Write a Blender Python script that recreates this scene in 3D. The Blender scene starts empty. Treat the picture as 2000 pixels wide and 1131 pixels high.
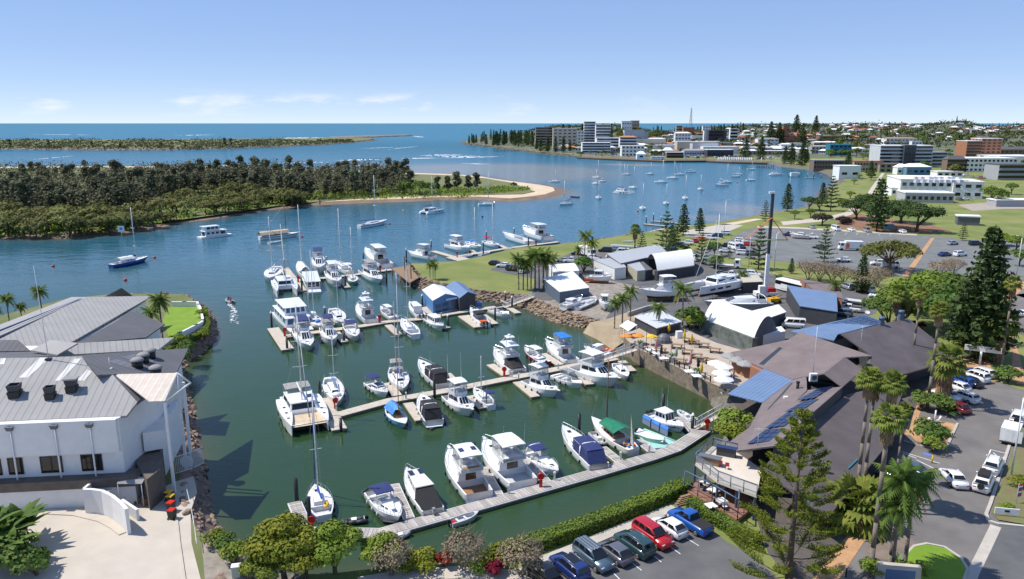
import bpy,bmesh,math,random
from math import sin,cos,pi,radians,atan2,sqrt,hypot
from mathutils import Vector,Matrix
from mathutils.geometry import tessellate_polygon
import numpy as np
scene=bpy.context.scene
COL=scene.collection
rnd=random.Random(7)
# camera
D9,FPX=44.,1450.
Gc=math.atan(325.5/FPX)
SP,CP=sin(Gc),cos(Gc)
D3=bpy.data.cameras.new("camera")
D3.sensor_width=36.
D3.lens=36.*FPX/2000.
D3.clip_start,D3.clip_end=1.,80000.
cam=bpy.data.objects.new("camera",D3)
COL.objects.link(cam)
cam.location=(0,0,D9)
cam.rotation_euler=(pi/2-Gc,0,0)
scene.camera=cam
# sky and sun
Dl,Ei=radians(57),radians(-82)
scene.world=bpy.data.worlds.new("World")
W=scene.world
W.use_nodes=True
wn,wl=W.node_tree.nodes,W.node_tree.links
wn.clear()
w_out=wn.new("ShaderNodeOutputWorld")
G0=wn.new("ShaderNodeBackground")
Ce=wn.new("ShaderNodeTexSky")
Ce.sky_type='NISHITA'
Ce.sun_disc=False
Ce.sun_elevation=Dl
Ce.sun_rotation=Ei
Ce.altitude=50
Ce.air_density,Ce.dust_density,Ce.ozone_density=.4,0.,5.
G0.inputs[1].default_value=.385
w_tc=wn.new("ShaderNodeTexCoord")
Da=wn.new("ShaderNodeSeparateXYZ")
Fi=wn.new("ShaderNodeMath");Fi.operation='ARCTAN2'
wl.new(w_tc.outputs["Generated"],Da.inputs[0])
wl.new(Da.outputs[0],Fi.inputs[0]);wl.new(Da.outputs[1],Fi.inputs[1])
El=wn.new("ShaderNodeCombineXYZ")
def Cd(op,a,b=None,clamp=False):
 n=wn.new("ShaderNodeMath");n.operation=op;n.use_clamp=clamp
 for i,x in enumerate((a,b)):
  if x is None:continue
  if isinstance(x,(int,float)):n.inputs[i].default_value=x
  else:wl.new(x,n.inputs[i])
 return n.outputs[0]
wl.new(Cd('MULTIPLY',Cd('ADD',Fi.outputs[0],.1),8.),El.inputs[0])
wl.new(Cd('MULTIPLY',Da.outputs[2],30.),El.inputs[1])
Fe=wn.new("ShaderNodeTexNoise")
Fe.inputs["Scale"].default_value=1.6;Fe.inputs["Detail"].default_value=7;Fe.inputs["Roughness"].default_value=.58
El.inputs[2].default_value=79.2
wl.new(El.outputs[0],Fe.inputs["Vector"])
Gg=wn.new("ShaderNodeMapRange");Gg.inputs[1].default_value=.52;Gg.inputs[2].default_value=.7
wl.new(Fe.outputs["Fac"],Gg.inputs[0])
Ff=wn.new("ShaderNodeMapRange");Ff.interpolation_type='SMOOTHSTEP';Ff.inputs[1].default_value=.006;Ff.inputs[2].default_value=.016
Ea=wn.new("ShaderNodeMapRange");Ea.interpolation_type='SMOOTHSTEP';Ea.inputs[1].default_value=.026;Ea.inputs[2].default_value=.042;Ea.inputs[3].default_value=1;Ea.inputs[4].default_value=0
wl.new(Da.outputs[2],Ff.inputs[0]);wl.new(Da.outputs[2],Ea.inputs[0])
w_m=Cd('MULTIPLY',Cd('MULTIPLY',Gg.outputs[0],Ff.outputs[0]),Ea.outputs[0])
w_m=Cd("MULTIPLY",w_m,.75,True)
Fh=wn.new("ShaderNodeMapRange");Fh.interpolation_type="SMOOTHSTEP";Fh.inputs[1].default_value=.76;Fh.inputs[2].default_value=.96
wl.new(Cd("COSINE",Cd("ADD",Fi.outputs[0],.42)),Fh.inputs[0]);w_m=Cd("MULTIPLY",w_m,Fh.outputs[0])
Do=wn.new("ShaderNodeMix");Do.data_type='RGBA'
Dp=wn.new("ShaderNodeHueSaturation")
Dp.inputs["Hue"].default_value=.515;Dp.inputs["Saturation"].default_value=1.9;Dp.inputs["Value"].default_value=1.
Fg=wn.new("ShaderNodeGamma");Fg.inputs[1].default_value=.3
wl.new(Ce.outputs[0],Fg.inputs[0]);wl.new(Fg.outputs[0],Dp.inputs["Color"])
wl.new(w_m,Do.inputs[0]);wl.new(Dp.outputs[0],Do.inputs[6])
Do.inputs[7].default_value=(1.75,1.8,1.86,1)
wl.new(Do.outputs[2],G0.inputs[0]);wl.new(G0.outputs[0],w_out.inputs[0])
Eo=bpy.data.lights.new("sun",'SUN')
Eo.energy=3.7;Eo.angle=radians(.53);Eo.color=(1.,.955,.88)
sun=bpy.data.objects.new("sun",Eo);COL.objects.link(sun)
Gh=Vector((cos(Dl)*sin(Ei),cos(Dl)*cos(Ei),sin(Dl)))
sun.rotation_euler=Gh.to_track_quat('Z','Y').to_euler()
sun.location=(-60,40,120)
vs=scene.view_settings
vs.view_transform='Standard';vs.look='None';vs.exposure=.5;vs.gamma=1.
scene.render.engine='CYCLES'
scene.cycles.use_denoising=True
scene.cycles.max_bounces=6;scene.cycles.diffuse_bounces=2;scene.cycles.glossy_bounces=3
scene.cycles.transmission_bounces=3;scene.cycles.transparent_max_bounces=6
scene.cycles.caustics_reflective=False;scene.cycles.caustics_refractive=False
scene.cycles.sample_clamp_indirect=4.
# projection helpers (photo pixel -> place on a level plane)
def G(px,py,z=0.):
 u,v=(px-1000.)/FPX,(py-565.5)/FPX
 drop=SP+v*CP
 t=(D9-z)/drop
 return(u*t,(CP-v*SP)*t,z)
def PX(x,y,z):
 t=y*CP+(D9-z)*SP
 return(1000+FPX*x/t,565.5+FPX*((D9-z)*CP-y*SP)/t)
def DIST(py,z=0.):return G(1000,py,z)[1]
# materials
Ej={}
def _n(nt,t,**kw):
 n=nt.nodes.new(t)
 for k,v in kw.items():
  if k in n.inputs:n.inputs[k].default_value=v
  else:setattr(n,k,v)
 return n
def G3(c):return(c[0],c[1],c[2],1.)
def mat(name,col,rough=.6,metal=0.,var=.14,scale=2.,bump=0.,bscale=None,col2=None,rand=0.,ribs=None,rib_depth=.25,coat=0.,trans=0.,spec=.5,detail=4.,ribcol=.12):

 if name in Ej:return Ej[name]
 m=bpy.data.materials.new(name);m.use_nodes=True
 nt=m.node_tree;L=nt.links
 b=nt.nodes["Principled BSDF"]
 b.inputs["Roughness"].default_value=rough;b.inputs["Metallic"].default_value=metal
 b.inputs["Specular IOR Level"].default_value=spec
 if coat:b.inputs["Coat Weight"].default_value=coat;b.inputs["Coat Roughness"].default_value=.08
 tc=_n(nt,"ShaderNodeTexCoord")
 no=_n(nt,"ShaderNodeTexNoise",Scale=scale,Detail=detail,Roughness=.6)
 L.new(tc.outputs["Object"],no.inputs["Vector"])
 mr=_n(nt,"ShaderNodeMapRange");mr.inputs[1].default_value=.3;mr.inputs[2].default_value=.7
 L.new(no.outputs["Fac"],mr.inputs[0])
 mx=_n(nt,"ShaderNodeMix",data_type='RGBA')
 c2=col2 if col2 else tuple(min(1,c*(1+var))for c in col)
 c1=col if col2 else tuple(c*(1-var)for c in col)
 mx.inputs[6].default_value=G3(c1);mx.inputs[7].default_value=G3(c2)
 L.new(mr.outputs[0],mx.inputs[0])
 out=mx.outputs[2]
 if rand:
  oi=_n(nt,"ShaderNodeObjectInfo")
  hs=_n(nt,"ShaderNodeHueSaturation")
  r1=_n(nt,"ShaderNodeMapRange");r1.inputs[3].default_value=1-rand;r1.inputs[4].default_value=1+rand
  r2=_n(nt,"ShaderNodeMapRange");r2.inputs[3].default_value=.5-rand*.07;r2.inputs[4].default_value=.5+rand*.07
  ml=_n(nt,"ShaderNodeMath",operation='MULTIPLY');ml.inputs[1].default_value=7.31
  fr=_n(nt,"ShaderNodeMath",operation='FRACT')
  L.new(oi.outputs["Random"],r1.inputs[0]);L.new(oi.outputs["Random"],ml.inputs[0]);L.new(ml.outputs[0],fr.inputs[0]);L.new(fr.outputs[0],r2.inputs[0])
  L.new(r1.outputs[0],hs.inputs["Value"]);L.new(r2.outputs[0],hs.inputs["Hue"]);L.new(out,hs.inputs["Color"])
  out=hs.outputs[0]
 Eu=None
 if ribs:
  uv=_n(nt,"ShaderNodeUVMap");sx=_n(nt,"ShaderNodeSeparateXYZ")
  L.new(uv.outputs[0],sx.inputs[0])
  m1=_n(nt,"ShaderNodeMath",operation='DIVIDE');m1.inputs[1].default_value=ribs
  f1=_n(nt,"ShaderNodeMath",operation='FRACT')
  p1=_n(nt,"ShaderNodeMath",operation='PINGPONG');p1.inputs[1].default_value=.5
  s1=_n(nt,"ShaderNodeMapRange",interpolation_type='SMOOTHSTEP');s1.inputs[1].default_value=0.;s1.inputs[2].default_value=.2;s1.inputs[3].default_value=1.;s1.inputs[4].default_value=0.
  L.new(sx.outputs[0],m1.inputs[0]);L.new(m1.outputs[0],f1.inputs[0]);L.new(f1.outputs[0],p1.inputs[0]);L.new(p1.outputs[0],s1.inputs[0])
  dk=_n(nt,"ShaderNodeMix",data_type='RGBA',blend_type='MULTIPLY')
  dk.inputs[7].default_value=(1-ribcol,1-ribcol,1-ribcol,1)
  L.new(s1.outputs[0],dk.inputs[0]);L.new(out,dk.inputs[6]);out=dk.outputs[2]
  Eu=s1.outputs[0]
 L.new(out,b.inputs["Base Color"])
 if bump or ribs:
  bp=_n(nt,"ShaderNodeBump");bp.inputs["Strength"].default_value=bump if bump else .6
  bp.inputs["Distance"].default_value=.05 if not ribs else .04
  if ribs:L.new(Eu,bp.inputs["Height"])
  else:
   n2=_n(nt,"ShaderNodeTexNoise",Scale=bscale or scale*4,Detail=5.)
   L.new(tc.outputs["Object"],n2.inputs["Vector"]);L.new(n2.outputs["Fac"],bp.inputs["Height"])
  L.new(bp.outputs[0],b.inputs["Normal"])
 if trans:
  tr=_n(nt,"ShaderNodeBsdfTranslucent");ms=_n(nt,"ShaderNodeMixShader");ms.inputs[0].default_value=trans
  L.new(out,tr.inputs[0]);L.new(b.outputs[0],ms.inputs[1]);L.new(tr.outputs[0],ms.inputs[2])
  L.new(ms.outputs[0],nt.nodes["Material Output"].inputs[0])
 Ej[name]=m
 return m
def Ab(name,col,rough=.5,metal=0.,**k):return mat(name,col,rough,metal,var=k.pop('var',.05),**k)
gel=Ab("m0",(.8,.8,.79),.22,coat=.3,scale=.8)
Gj=Ab("m1",(.74,.7,.62),.3,scale=.8)
A1=Ab("m2",(.52,.53,.54),.6,scale=3)
B7=Ab("m3",(.7,.7,.69),.65,scale=4,var=.08)
A0=Ab("m4",(.02,.06,.3),.2,coat=.4)
Au=Ab("m5",(.015,.025,.09),.2,coat=.4)
Dx=Ab("m6",(.28,.015,.02),.25,coat=.4)
Dw=Ab("m7",(.16,.42,.6),.3,coat=.2)
A6=Ab("m8",(.22,.42,.36),.3)
Cp=Ab("m9",(.42,.42,.41),.28,.45,coat=.4)
C2=Ab("m10",(.02,.02,.025),.7)
Gn=Ab("m11",(.22,.04,.03),.7)
Av=Ab("m12",(.012,.014,.018),.06,spec=.6)
B2=Ab("m13",(.38,.4,.42),.15,var=.25,scale=2)
B3=Ab("m14",(.05,.12,.22),.08)
def Dt(m,k):
 nt=m.node_tree;b=nt.nodes["Principled BSDF"];t=_n(nt,"ShaderNodeBsdfTransparent");ms=_n(nt,"ShaderNodeMixShader");ms.inputs[0].default_value=k
 nt.links.new(b.outputs[0],ms.inputs[1]);nt.links.new(t.outputs[0],ms.inputs[2]);nt.links.new(ms.outputs[0],nt.nodes["Material Output"].inputs[0])
Dt(B2,.55)
Ar=Ab("m15",(.022,.035,.13),.85,bump=.3,scale=2,var=.2)
Ao=Ab("m16",(.018,.017,.018),.8,bump=.3,scale=2,var=.2)
Bc=Ab("m17",(.02,.17,.52),.8,bump=.3,scale=2,var=.15)
D1=Ab("m18",(.02,.05,.4),.8,bump=.3,scale=2,var=.15)
Cu=Ab("m19",(.06,.24,.62),.6,bump=.5,scale=1.5,var=.2)
F4=Ab("m20",(.005,.16,.085),.8,bump=.5,scale=1.5,var=.2)
Ag=Ab("m21",(.72,.72,.7),.8,bump=.3,scale=1.5)
A2=Ab("m22",(.3,.29,.28),.85,bump=.3,scale=1.5,var=.15)
F3=Ab("m23",(.56,.44,.3),.85,bump=.4,scale=1.2,var=.15)
Di=Ab("m24",(.35,.02,.03),.85,bump=.3)
alu=Ab("m25",(.68,.69,.7),.4,.15)
Ds=Ab("m26",(.62,.63,.64),.25,.8)
wire=Ab("m27",(.3,.31,.32),.4,.6)
Fl=mat("m28",(.3,.16,.08),.6,var=.2,scale=4)
Em=Ab("m29",(.2,.075,.025),.35,var=.2)
rubber=Ab("m30",(.015,.015,.016),.75)
Ct=Ab("m31",(.33,.34,.35),.6)
Cl=Ab("m32",(.05,.052,.058),.6)
Bx=Ab("m33",(.75,.13,.02),.5)
red=Ab("m34",(.55,.02,.015),.4)
A8=Ab("m35",(.75,.42,.02),.5)
Ez=Ab("m36",(.06,.2,.55),.4)
Aa=Ab("m37",(.78,.78,.77),.5,var=.04)
Be=Ab("m38",(.8,.8,.79),.4,ribs=.5,ribcol=.08)
As=Ab("m39",(.015,.015,.017),.5)
Hb=Ab("m40",(.03,.03,.032),.9)
Ep=mat("m41",(.012,.022,.07),.22,var=.3,scale=1.2,coat=.4)
Gi=mat("m42",(.4,.36,.33),.85,var=.25,scale=3,rand=.22)
Fs=mat("m43",(.5,.44,.36),.85,var=.12,scale=1.5,bump=.15,bscale=18)
E6=mat("m44",(.16,.14,.1),.8,var=.4,scale=1.5)
G6=Ab("m45",(.012,.012,.013),.45,var=.3)
Ax=mat("m46",(.46,.42,.36),.85,var=.12,scale=.7,bump=.1,bscale=10)
Cm=mat("m47",(.5,.44,.365),.85,var=.08,scale=.35,bump=.08,bscale=12)
He=mat("m48",(.085,.085,.09),.9,col2=(.145,.142,.138),scale=.22,bump=.25,bscale=25)
Hd=mat("m49",(.165,.17,.165),.9,var=.16,scale=.25,bump=.2,bscale=20)
Eg=mat("m50",(.125,.115,.108),.9,col2=(.195,.178,.165),scale=.2,bump=.2,bscale=22)
F1=mat("m51",(.27,.235,.195),.95,var=.3,scale=.8,bump=.5,bscale=14)
Dv=mat("m52",(.46,.26,.13),.85,var=.18,scale=1.2,bump=.2,bscale=16)
Fx=Ab("m53",(.72,.72,.7),.7,var=.2,scale=2)
linep_y=Ab("m54",(.6,.36,.05),.7,var=.2,scale=2)
Gv=mat("m55",(.115,.165,.028),.9,col2=(.25,.245,.075),scale=.07,bump=.6,bscale=6,detail=8)
Ev=mat("m56",(.13,.24,.012),.9,col2=(.2,.3,.02),scale=.35,bump=.5,bscale=8,detail=8)
Fo=mat("m57",(.1,.13,.035),.95,col2=(.2,.19,.085),scale=.12,bump=.6,bscale=3,detail=8)
sand=mat("m58",(.6,.47,.32),.95,var=.1,scale=.08,bump=.3,bscale=2)
mud=mat("m59",(.2,.135,.085),.7,var=.25,scale=.1,bump=.3,bscale=2)
Ed=mat("m60",(.17,.115,.075),.9,col2=(.33,.245,.175),scale=.9,bump=.6,bscale=4,rand=.3)
Bu=mat("m61",(.1,.085,.07),.9,col2=(.22,.19,.16),scale=.9,bump=.6,bscale=4,rand=.3)
Bg=mat("m62",(.26,.17,.1),.85,var=.25,scale=3)
Ey=mat("m63",(.34,.15,.09),.85,var=.18,scale=4)
B8=mat("m64",(.33,.32,.31),.75,0.,spec=.25,var=.07,scale=.3,ribs=.8,ribcol=.16)
B9=mat("m65",(.13,.13,.14),.75,0.,spec=.25,var=.1,scale=.3,ribs=.8,ribcol=.16)
Ca=mat("m66",(.2,.16,.155),.75,0.,spec=.25,var=.14,scale=.35,ribs=.5,ribcol=.18)
Eq=mat("m67",(.115,.097,.096),.75,0.,spec=.25,var=.15,scale=.3,ribs=.5,ribcol=.2)
Bd=mat("m68",(.145,.22,.36),.75,0.,spec=.25,var=.07,scale=.4,ribs=.6,ribcol=.2)
Ec=mat("m69",(.58,.5,.42),.5,var=.1,scale=1,ribs=.9,ribcol=-.15)
Az=mat("m70",(.74,.73,.72),.7,var=.05,scale=.8)
Bf=mat("m71",(.13,.14,.155),.7,var=.12,scale=.8)
Ap=mat("m72",(.055,.058,.065),.7,var=.15,scale=.8)
E2=mat("m73",(.09,.22,.45),.6,var=.08,scale=1)
Bh=Ab("m74",(.1,.14,.21),.5,.2)
Dc=Ab("m75",(.018,.018,.018),.85)
rim=Ab("m76",(.45,.45,.46),.35,.7)
G9=Ab("headlight",(.75,.76,.78),.15)
Ha=Ab("taillight",(.35,.01,.01),.2)
# mesh builder
class MB:
 def __init__(s):s.v=[];s.f=[];s.m=[];s.sm=[]
 def add(s,vs,fs,mi=0,smooth=False):
  o=len(s.v);s.v.extend(vs)
  for f in fs:s.f.append(tuple(i+o for i in f));s.m.append(mi);s.sm.append(smooth)
  return s
 def box(s,x0,x1,y0,y1,z0,z1,mi=0):
  return s.add([(x0,y0,z0),(x1,y0,z0),(x1,y1,z0),(x0,y1,z0),(x0,y0,z1),(x1,y0,z1),(x1,y1,z1),(x0,y1,z1)],[(3,2,1,0),(4,5,6,7),(0,1,5,4),(1,2,6,5),(2,3,7,6),(3,0,4,7)],mi)
 def frus(s,b,z0,t,z1,mi=0):

  q=lambda r,z:[(r[0],-r[2],z),(r[1],-r[3],z),(r[1],r[3],z),(r[0],r[2],z)]
  return s.add(q(b,z0)+q(t,z1),[(3,2,1,0),(4,5,6,7),(0,1,5,4),(1,2,6,5),(2,3,7,6),(3,0,4,7)],mi)
 def prism(s,Bk,z0,z1,mi=0,top=True,bottom=False):
  n=len(Bk);a=sum(Bk[i][0]*Bk[(i+1)%n][1]-Bk[(i+1)%n][0]*Bk[i][1]for i in range(n))
  if a<0:Bk=Bk[::-1]
  vs=[(p[0],p[1],z0)for p in Bk]+[(p[0],p[1],z1)for p in Bk]
  fs=[(i,(i+1)%n,n+(i+1)%n,n+i)for i in range(n)]
  if n<=4:
   if top:fs.append(tuple(range(n,2*n)))
   if bottom:fs.append(tuple(range(n-1,-1,-1)))
  else:
   tr=tessellate_polygon([[Vector((p[0],p[1],0))for p in Bk]])
   for t in tr:
    (ax,ay),(bx,by),(cx,cy)=(Bk[k][:2]for k in t)
    if(bx-ax)*(cy-ay)-(by-ay)*(cx-ax)<0:t=t[::-1]
    if top:fs.append(tuple(n+k for k in t))
    if bottom:fs.append(tuple(k for k in t[::-1]))
  return s.add(vs,fs,mi)
 def tube(s,p0,p1,r0,r1=None,n=6,mi=0,cap=True,smooth=True):
  r1=r0 if r1 is None else r1
  a,b=Vector(p0),Vector(p1);d=b-a
  if d.length<1e-6:return s
  d.normalize();u=d.cross(Vector((0,0,1))if abs(d.z)<.95 else Vector((1,0,0))).normalized();w=d.cross(u)
  vs=[]
  for c,r in((a,r0),(b,r1)):
   for i in range(n):
    t=2*pi*i/n;vs.append(tuple(c+u*(r*cos(t))+w*(r*sin(t))))
  s.add(vs,[(i,n+i,n+(i+1)%n,(i+1)%n)for i in range(n)],mi,smooth and n>4)
  if cap:s.f.append(tuple(len(s.v)-n+i for i in range(n))[::-1]);s.m.append(mi);s.sm.append(False);s.f.append(tuple(len(s.v)-2*n+i for i in range(n)));s.m.append(mi);s.sm.append(False)
  return s
 def path(s,pts,r,n=5,mi=0):
  for a,b in zip(pts,pts[1:]):s.tube(a,b,r,r,n,mi)
  return s
 def loft(s,Ak,mi=0,closed=True,smooth=False,cap0=False,cap1=False):
  k=len(Ak[0]);o=len(s.v)
  for r in Ak:s.v.extend(tuple(p)for p in r)
  for i in range(len(Ak)-1):
   for j in range(k if closed else k-1):
    a=o+i*k+j;b=o+i*k+(j+1)%k
    s.f.append((a,b,b+k,a+k));s.m.append(mi);s.sm.append(smooth)
  if cap0:s.f.append(tuple(o+j for j in range(k))[::-1]);s.m.append(mi);s.sm.append(False)
  if cap1:s.f.append(tuple(o+(len(Ak)-1)*k+j for j in range(k)));s.m.append(mi);s.sm.append(False)
  return s
 def quadsheet(s,q,mi=0):return s.add([tuple(p)for p in q],[tuple(range(len(q)))],mi)
 def ball(s,c,r,n=8,m=5,mi=0,squash=1.):
  Ak=[[(c[0]+r*sin(pi*i/m)*cos(2*pi*j/n),c[1]+r*sin(pi*i/m)*sin(2*pi*j/n),c[2]-squash*r*cos(pi*i/m))for j in range(n)]for i in range(m+1)]
  return s.loft(Ak,mi,smooth=True)
 def mesh(s,name,Fw):
  me=bpy.data.meshes.new(name);me.from_pydata(s.v,[],s.f)
  for m_ in(Fw if isinstance(Fw,(list,tuple))else[Fw]):me.materials.append(m_)
  if any(s.m):me.polygons.foreach_set("material_index",s.m)
  if any(s.sm):me.polygons.foreach_set("use_smooth",s.sm)
  me.update()
  return me
 def build(s,name,Fw,parent=None,**k):
  return link(name,s.mesh(name,Fw),parent,**k)
Cq={}
def link(name,data,parent=None,loc=None,rz=None,scale=None):
 o=bpy.data.objects.new(name,data);COL.objects.link(o)
 if parent is not None:o.parent=parent
 if loc is None and parent is not None and parent.name in Cq:loc=tuple(-c for c in Cq[parent.name])
 if loc is not None:o.location=loc
 if rz is not None:o.rotation_euler=(0,0,rz)
 if scale is not None:o.scale=(scale,)*3 if isinstance(scale,(int,float))else scale
 return o
def tag(o,label,cat=None,group=None,kind=None):
 if label:o["label"]=label
 if cat:o["category"]=cat
 if group:o["group"]=group
 if kind:o["kind"]=kind
 return o
def Ae(name,label,cat,loc=(0,0,0),rz=0.,group=None,scale=None):
 return tag(link(name,None,None,loc,rz,scale),label,cat,group)
def Ah(name,label,cat,base,group=None):
 o=Ae(name,label,cat,base,0.,group);Cq[o.name]=tuple(base);return o
def Br(o,label=None):
 o["kind"]="structure"
 if label:o["label"]=label
 return o
def Bp(pts,z=None):

 P3=[Vector((p[0],p[1],p[2]if z is None else z))for p in pts]
 tr=tessellate_polygon([P3]);mb=MB();fs=[]
 for t in tr:
  a,b,c=(P3[k]for k in t)
  if(b-a).cross(c-a).z<0:t=t[::-1]
  fs.append(tuple(t))
 return mb.add([tuple(p)for p in P3],fs)
def An(name,pxs,z,m,parent=None,label=None):
 o=Bp([G(x,y,z)for x,y in pxs]).build(name,m,parent)
 if parent is None:Br(o,label)
 return o
def A9(name,pts,m,parent,thick=.18,along=0):

 P3=[Vector(p)for p in pts];n=len(P3)
 nv=Vector((0,0,0))
 for i in range(n):a,b=P3[i],P3[(i+1)%n];nv+=a.cross(b)
 if nv.z<0:P3=P3[::-1];along=(n-2-along)%n;nv=-nv
 nv.normalize();u=(P3[(along+1)%n]-P3[along]).normalized();w=nv.cross(u)
 vs=[tuple(p)for p in P3]+[tuple(p-Vector((0,0,thick)))for p in P3]
 tr=tessellate_polygon([[Vector((p.dot(u),p.dot(w),0))for p in P3]])
 fs=[]
 for t in tr:
  a,b,c=(P3[k]for k in t)
  if(b-a).cross(c-a).z<0:t=t[::-1]
  fs.append(tuple(t));fs.append(tuple(k+n for k in t[::-1]))
 fs+=[(i,n+i,n+(i+1)%n,(i+1)%n)for i in range(n)]
 me=bpy.data.meshes.new(name);me.from_pydata(vs,[],fs);me.materials.append(m)
 uvl=me.uv_layers.new(name="UVMap")
 co=[(Vector(v).dot(u),Vector(v).dot(w))for v in vs]
 for lp in me.loops:uvl.data[lp.index].uv=co[lp.vertex_index]
 return link(name,me,parent)
def Cy(Dk):
 a,b,c=(Vector(G(x,y,z))for x,y,z in Dk);n=(b-a).cross(c-a).normalized();return a,(n if n.z>0 else-n)
def Bj(px,py,pl):

 o=Vector((0,0,D9));d=Vector(G(px,py,0))-o;t=(pl[0]-o).dot(pl[1])/d.dot(pl[1]);return tuple(o+d*t)
def Ay(name,pxs,Dk,m,parent,thick=.18,along=0,lift=0.):
 pl=Cy(Dk);return A9(name,[tuple(Vector(Bj(x,y,pl))+Vector((0,0,lift)))for x,y in pxs],m,parent,thick,along)
def Dr(name,body,loc,size,m,rot=(0,0,0),parent=None):
 c=bpy.data.curves.new(name,'FONT');c.body=body;c.size=size;c.extrude=.01;c.align_x='CENTER';c.align_y='CENTER'
 tmp=bpy.data.objects.new(name,c);COL.objects.link(tmp)
 me=bpy.data.meshes.new_from_object(tmp.evaluated_get(bpy.context.evaluated_depsgraph_get()))
 bpy.data.objects.remove(tmp);me.materials.clear();me.materials.append(m)
 o=bpy.data.objects.new(name,me);COL.objects.link(o);o.location=loc;o.rotation_euler=rot
 if parent is not None:o.parent=parent
 return o
 # land and water
GZ=2.
RZ=2.6
def gl(pts,z=0.):return[G(x,y,z)for x,y in pts]
def F0(pts,d):

 n=len(pts);ar=sum(pts[i][0]*pts[(i+1)%n][1]-pts[(i+1)%n][0]*pts[i][1]for i in range(n));sg=1 if ar>0 else-1
 out=[]
 for i in range(n):
  a,b,c=(Vector(pts[k%n][:2])for k in(i-1,i,i+1))
  e1,e2=(b-a).normalized(),(c-b).normalized()
  n1,n2=Vector((-e1.y,e1.x))*sg,Vector((-e2.y,e2.x))*sg
  m=n1+n2
  if m.length<.2:m=n1
  m.normalize();k=d[i]if isinstance(d,list)else d
  k=k/max(.5,m.dot(n1))
  out.append((b.x+m.x*k,b.y+m.y*k))
 return out
def By(name,Co,z,d,top_m,side_m,label):

 bot=[p[:2]for p in Co];top=F0(bot,d);low=F0(bot,[-(x*1.4/z)for x in d]if isinstance(d,list)else-(d*1.4/z))
 o=Bp([(x,y,z)for x,y in top]).build(name,top_m);Br(o,label)
 mb=MB();mb.loft([[(x,y,-1.4)for x,y in low],[(x,y,z)for x,y in top]])
 s=mb.build("bank",side_m,o)
 return o,top
C6=[(380,2600),(525,1180),(545,1118),(640,1122),(730,1112),(830,1106),(905,1098),(960,1090),(1000,1076),(1060,1056),(1130,1033),(1200,1010),(1270,984),(1320,966),(1350,948),(1378,925),(1400,890),(1412,860),(1418,832),(1402,806),(1388,770),(1240,707),(1206,692),(1190,668),(1172,650),(1148,642),(1100,633),(1060,619),(1030,604),(1008,596),(960,589),(900,583),(850,573),(820,563),(800,554),(783,536),(790,520),(820,524),(852,521),(884,519),(922,512),(957,503),(1002,492),(1074,487),(1119,481),(1170,474),(1213,466),(1292,456),(1345,448),(1400,440),(1415,437),(1444,432),(1487,424),(1534,414),(1572,405),(1590,392),(1600,378),(1612,368),(1632,360),(1628,350),(1615,341),(1592,333),(1562,330),(1525,326),(1500,318),(1430,316.5),(1380,314),(1300,314.5),(1180,309.5),(1130,307),(1060,301),(1005,294),(960,288),(905,282),(902,278),(930,273),(1000,269),(1100,264),(1300,260),(1600,258),(2300,260),(2700,300),(3400,420),(7000,2600)]
Bt=gl(C6)
De=[]
for(x,y)in C6:
 D=DIST(y)
 De.append(3. if(y>900 or y<640)else 2.)
 if 760<y<775 or 700<y<710:De[-1]=.4
 if y<420:De[-1]=6.
ground,At=By("ground",Bt,GZ,De,Gv,Bu,"green mainland around the marina")
RES=[(440,2600),(500,1180),(492,1118),(470,1085),(440,1050),(418,1010),(408,970),(402,930),(398,890),(390,850),(380,810),(374,775),(366,745),(358,722),(372,703),(398,688),(422,664),(426,645),(418,622),(402,600),(385,590),(345,588),(235,588),(120,600),(0,632),(-250,690),(-700,800),(-4000,2600)]
Fq=gl(RES)
Gf,Er=By("resort_ground",Fq,RZ,3.,Fo,Ed,"resort peninsula at the left")
ISL=[(-400,475),(0,466),(130,466),(230,457),(310,446),(345,436),(400,430),(440,424),(480,416),(530,410),(600,402),(700,397),(800,394),(860,391),(930,390),(1000,394),(1050,389),(1085,384),(1105,376),(1100,369),(1070,363),(1030,358),(985,352),(950,346),(900,342),(780,338),(600,332),(400,326),(150,326),(-400,330)]
Fz=gl(ISL)
island,isl_top=By("island",Fz,1.1,7.,sand,mud,"sandy mangrove island across the channel")
An("island_scrub",[(-400,462),(0,455),(200,448),(300,436),(420,420),(540,402),(640,392),(720,386),(800,383),(880,381),(960,380),(1020,379),(1045,374),(1030,368),(1000,357),(950,348.5),(900,343),(780,339),(600,333),(400,327),(150,327),(-400,331)],1.3,Fo,None,"green undergrowth of the island")
SPIT=[(-500,294),(0,292),(150,293.5),(300,294),(420,291.5),(520,288),(620,284),(690,279),(735,274),(728,271),(690,270),(600,272),(450,273),(200,274),(-500,275)]
Dd=gl(SPIT)
spit,Fm=By("sand_spit_land",Dd,3.,8.,Fo,Bu,"scrub covered spit beyond the channel")
BRK=[(640,272),(735,268.5),(800,265.8),(806,265),(800,264.3),(720,266),(640,269)]
brk,_=By("breakwater",gl(BRK),3.2,6.,Bu,Bu,"long dark rock breakwater")
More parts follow.
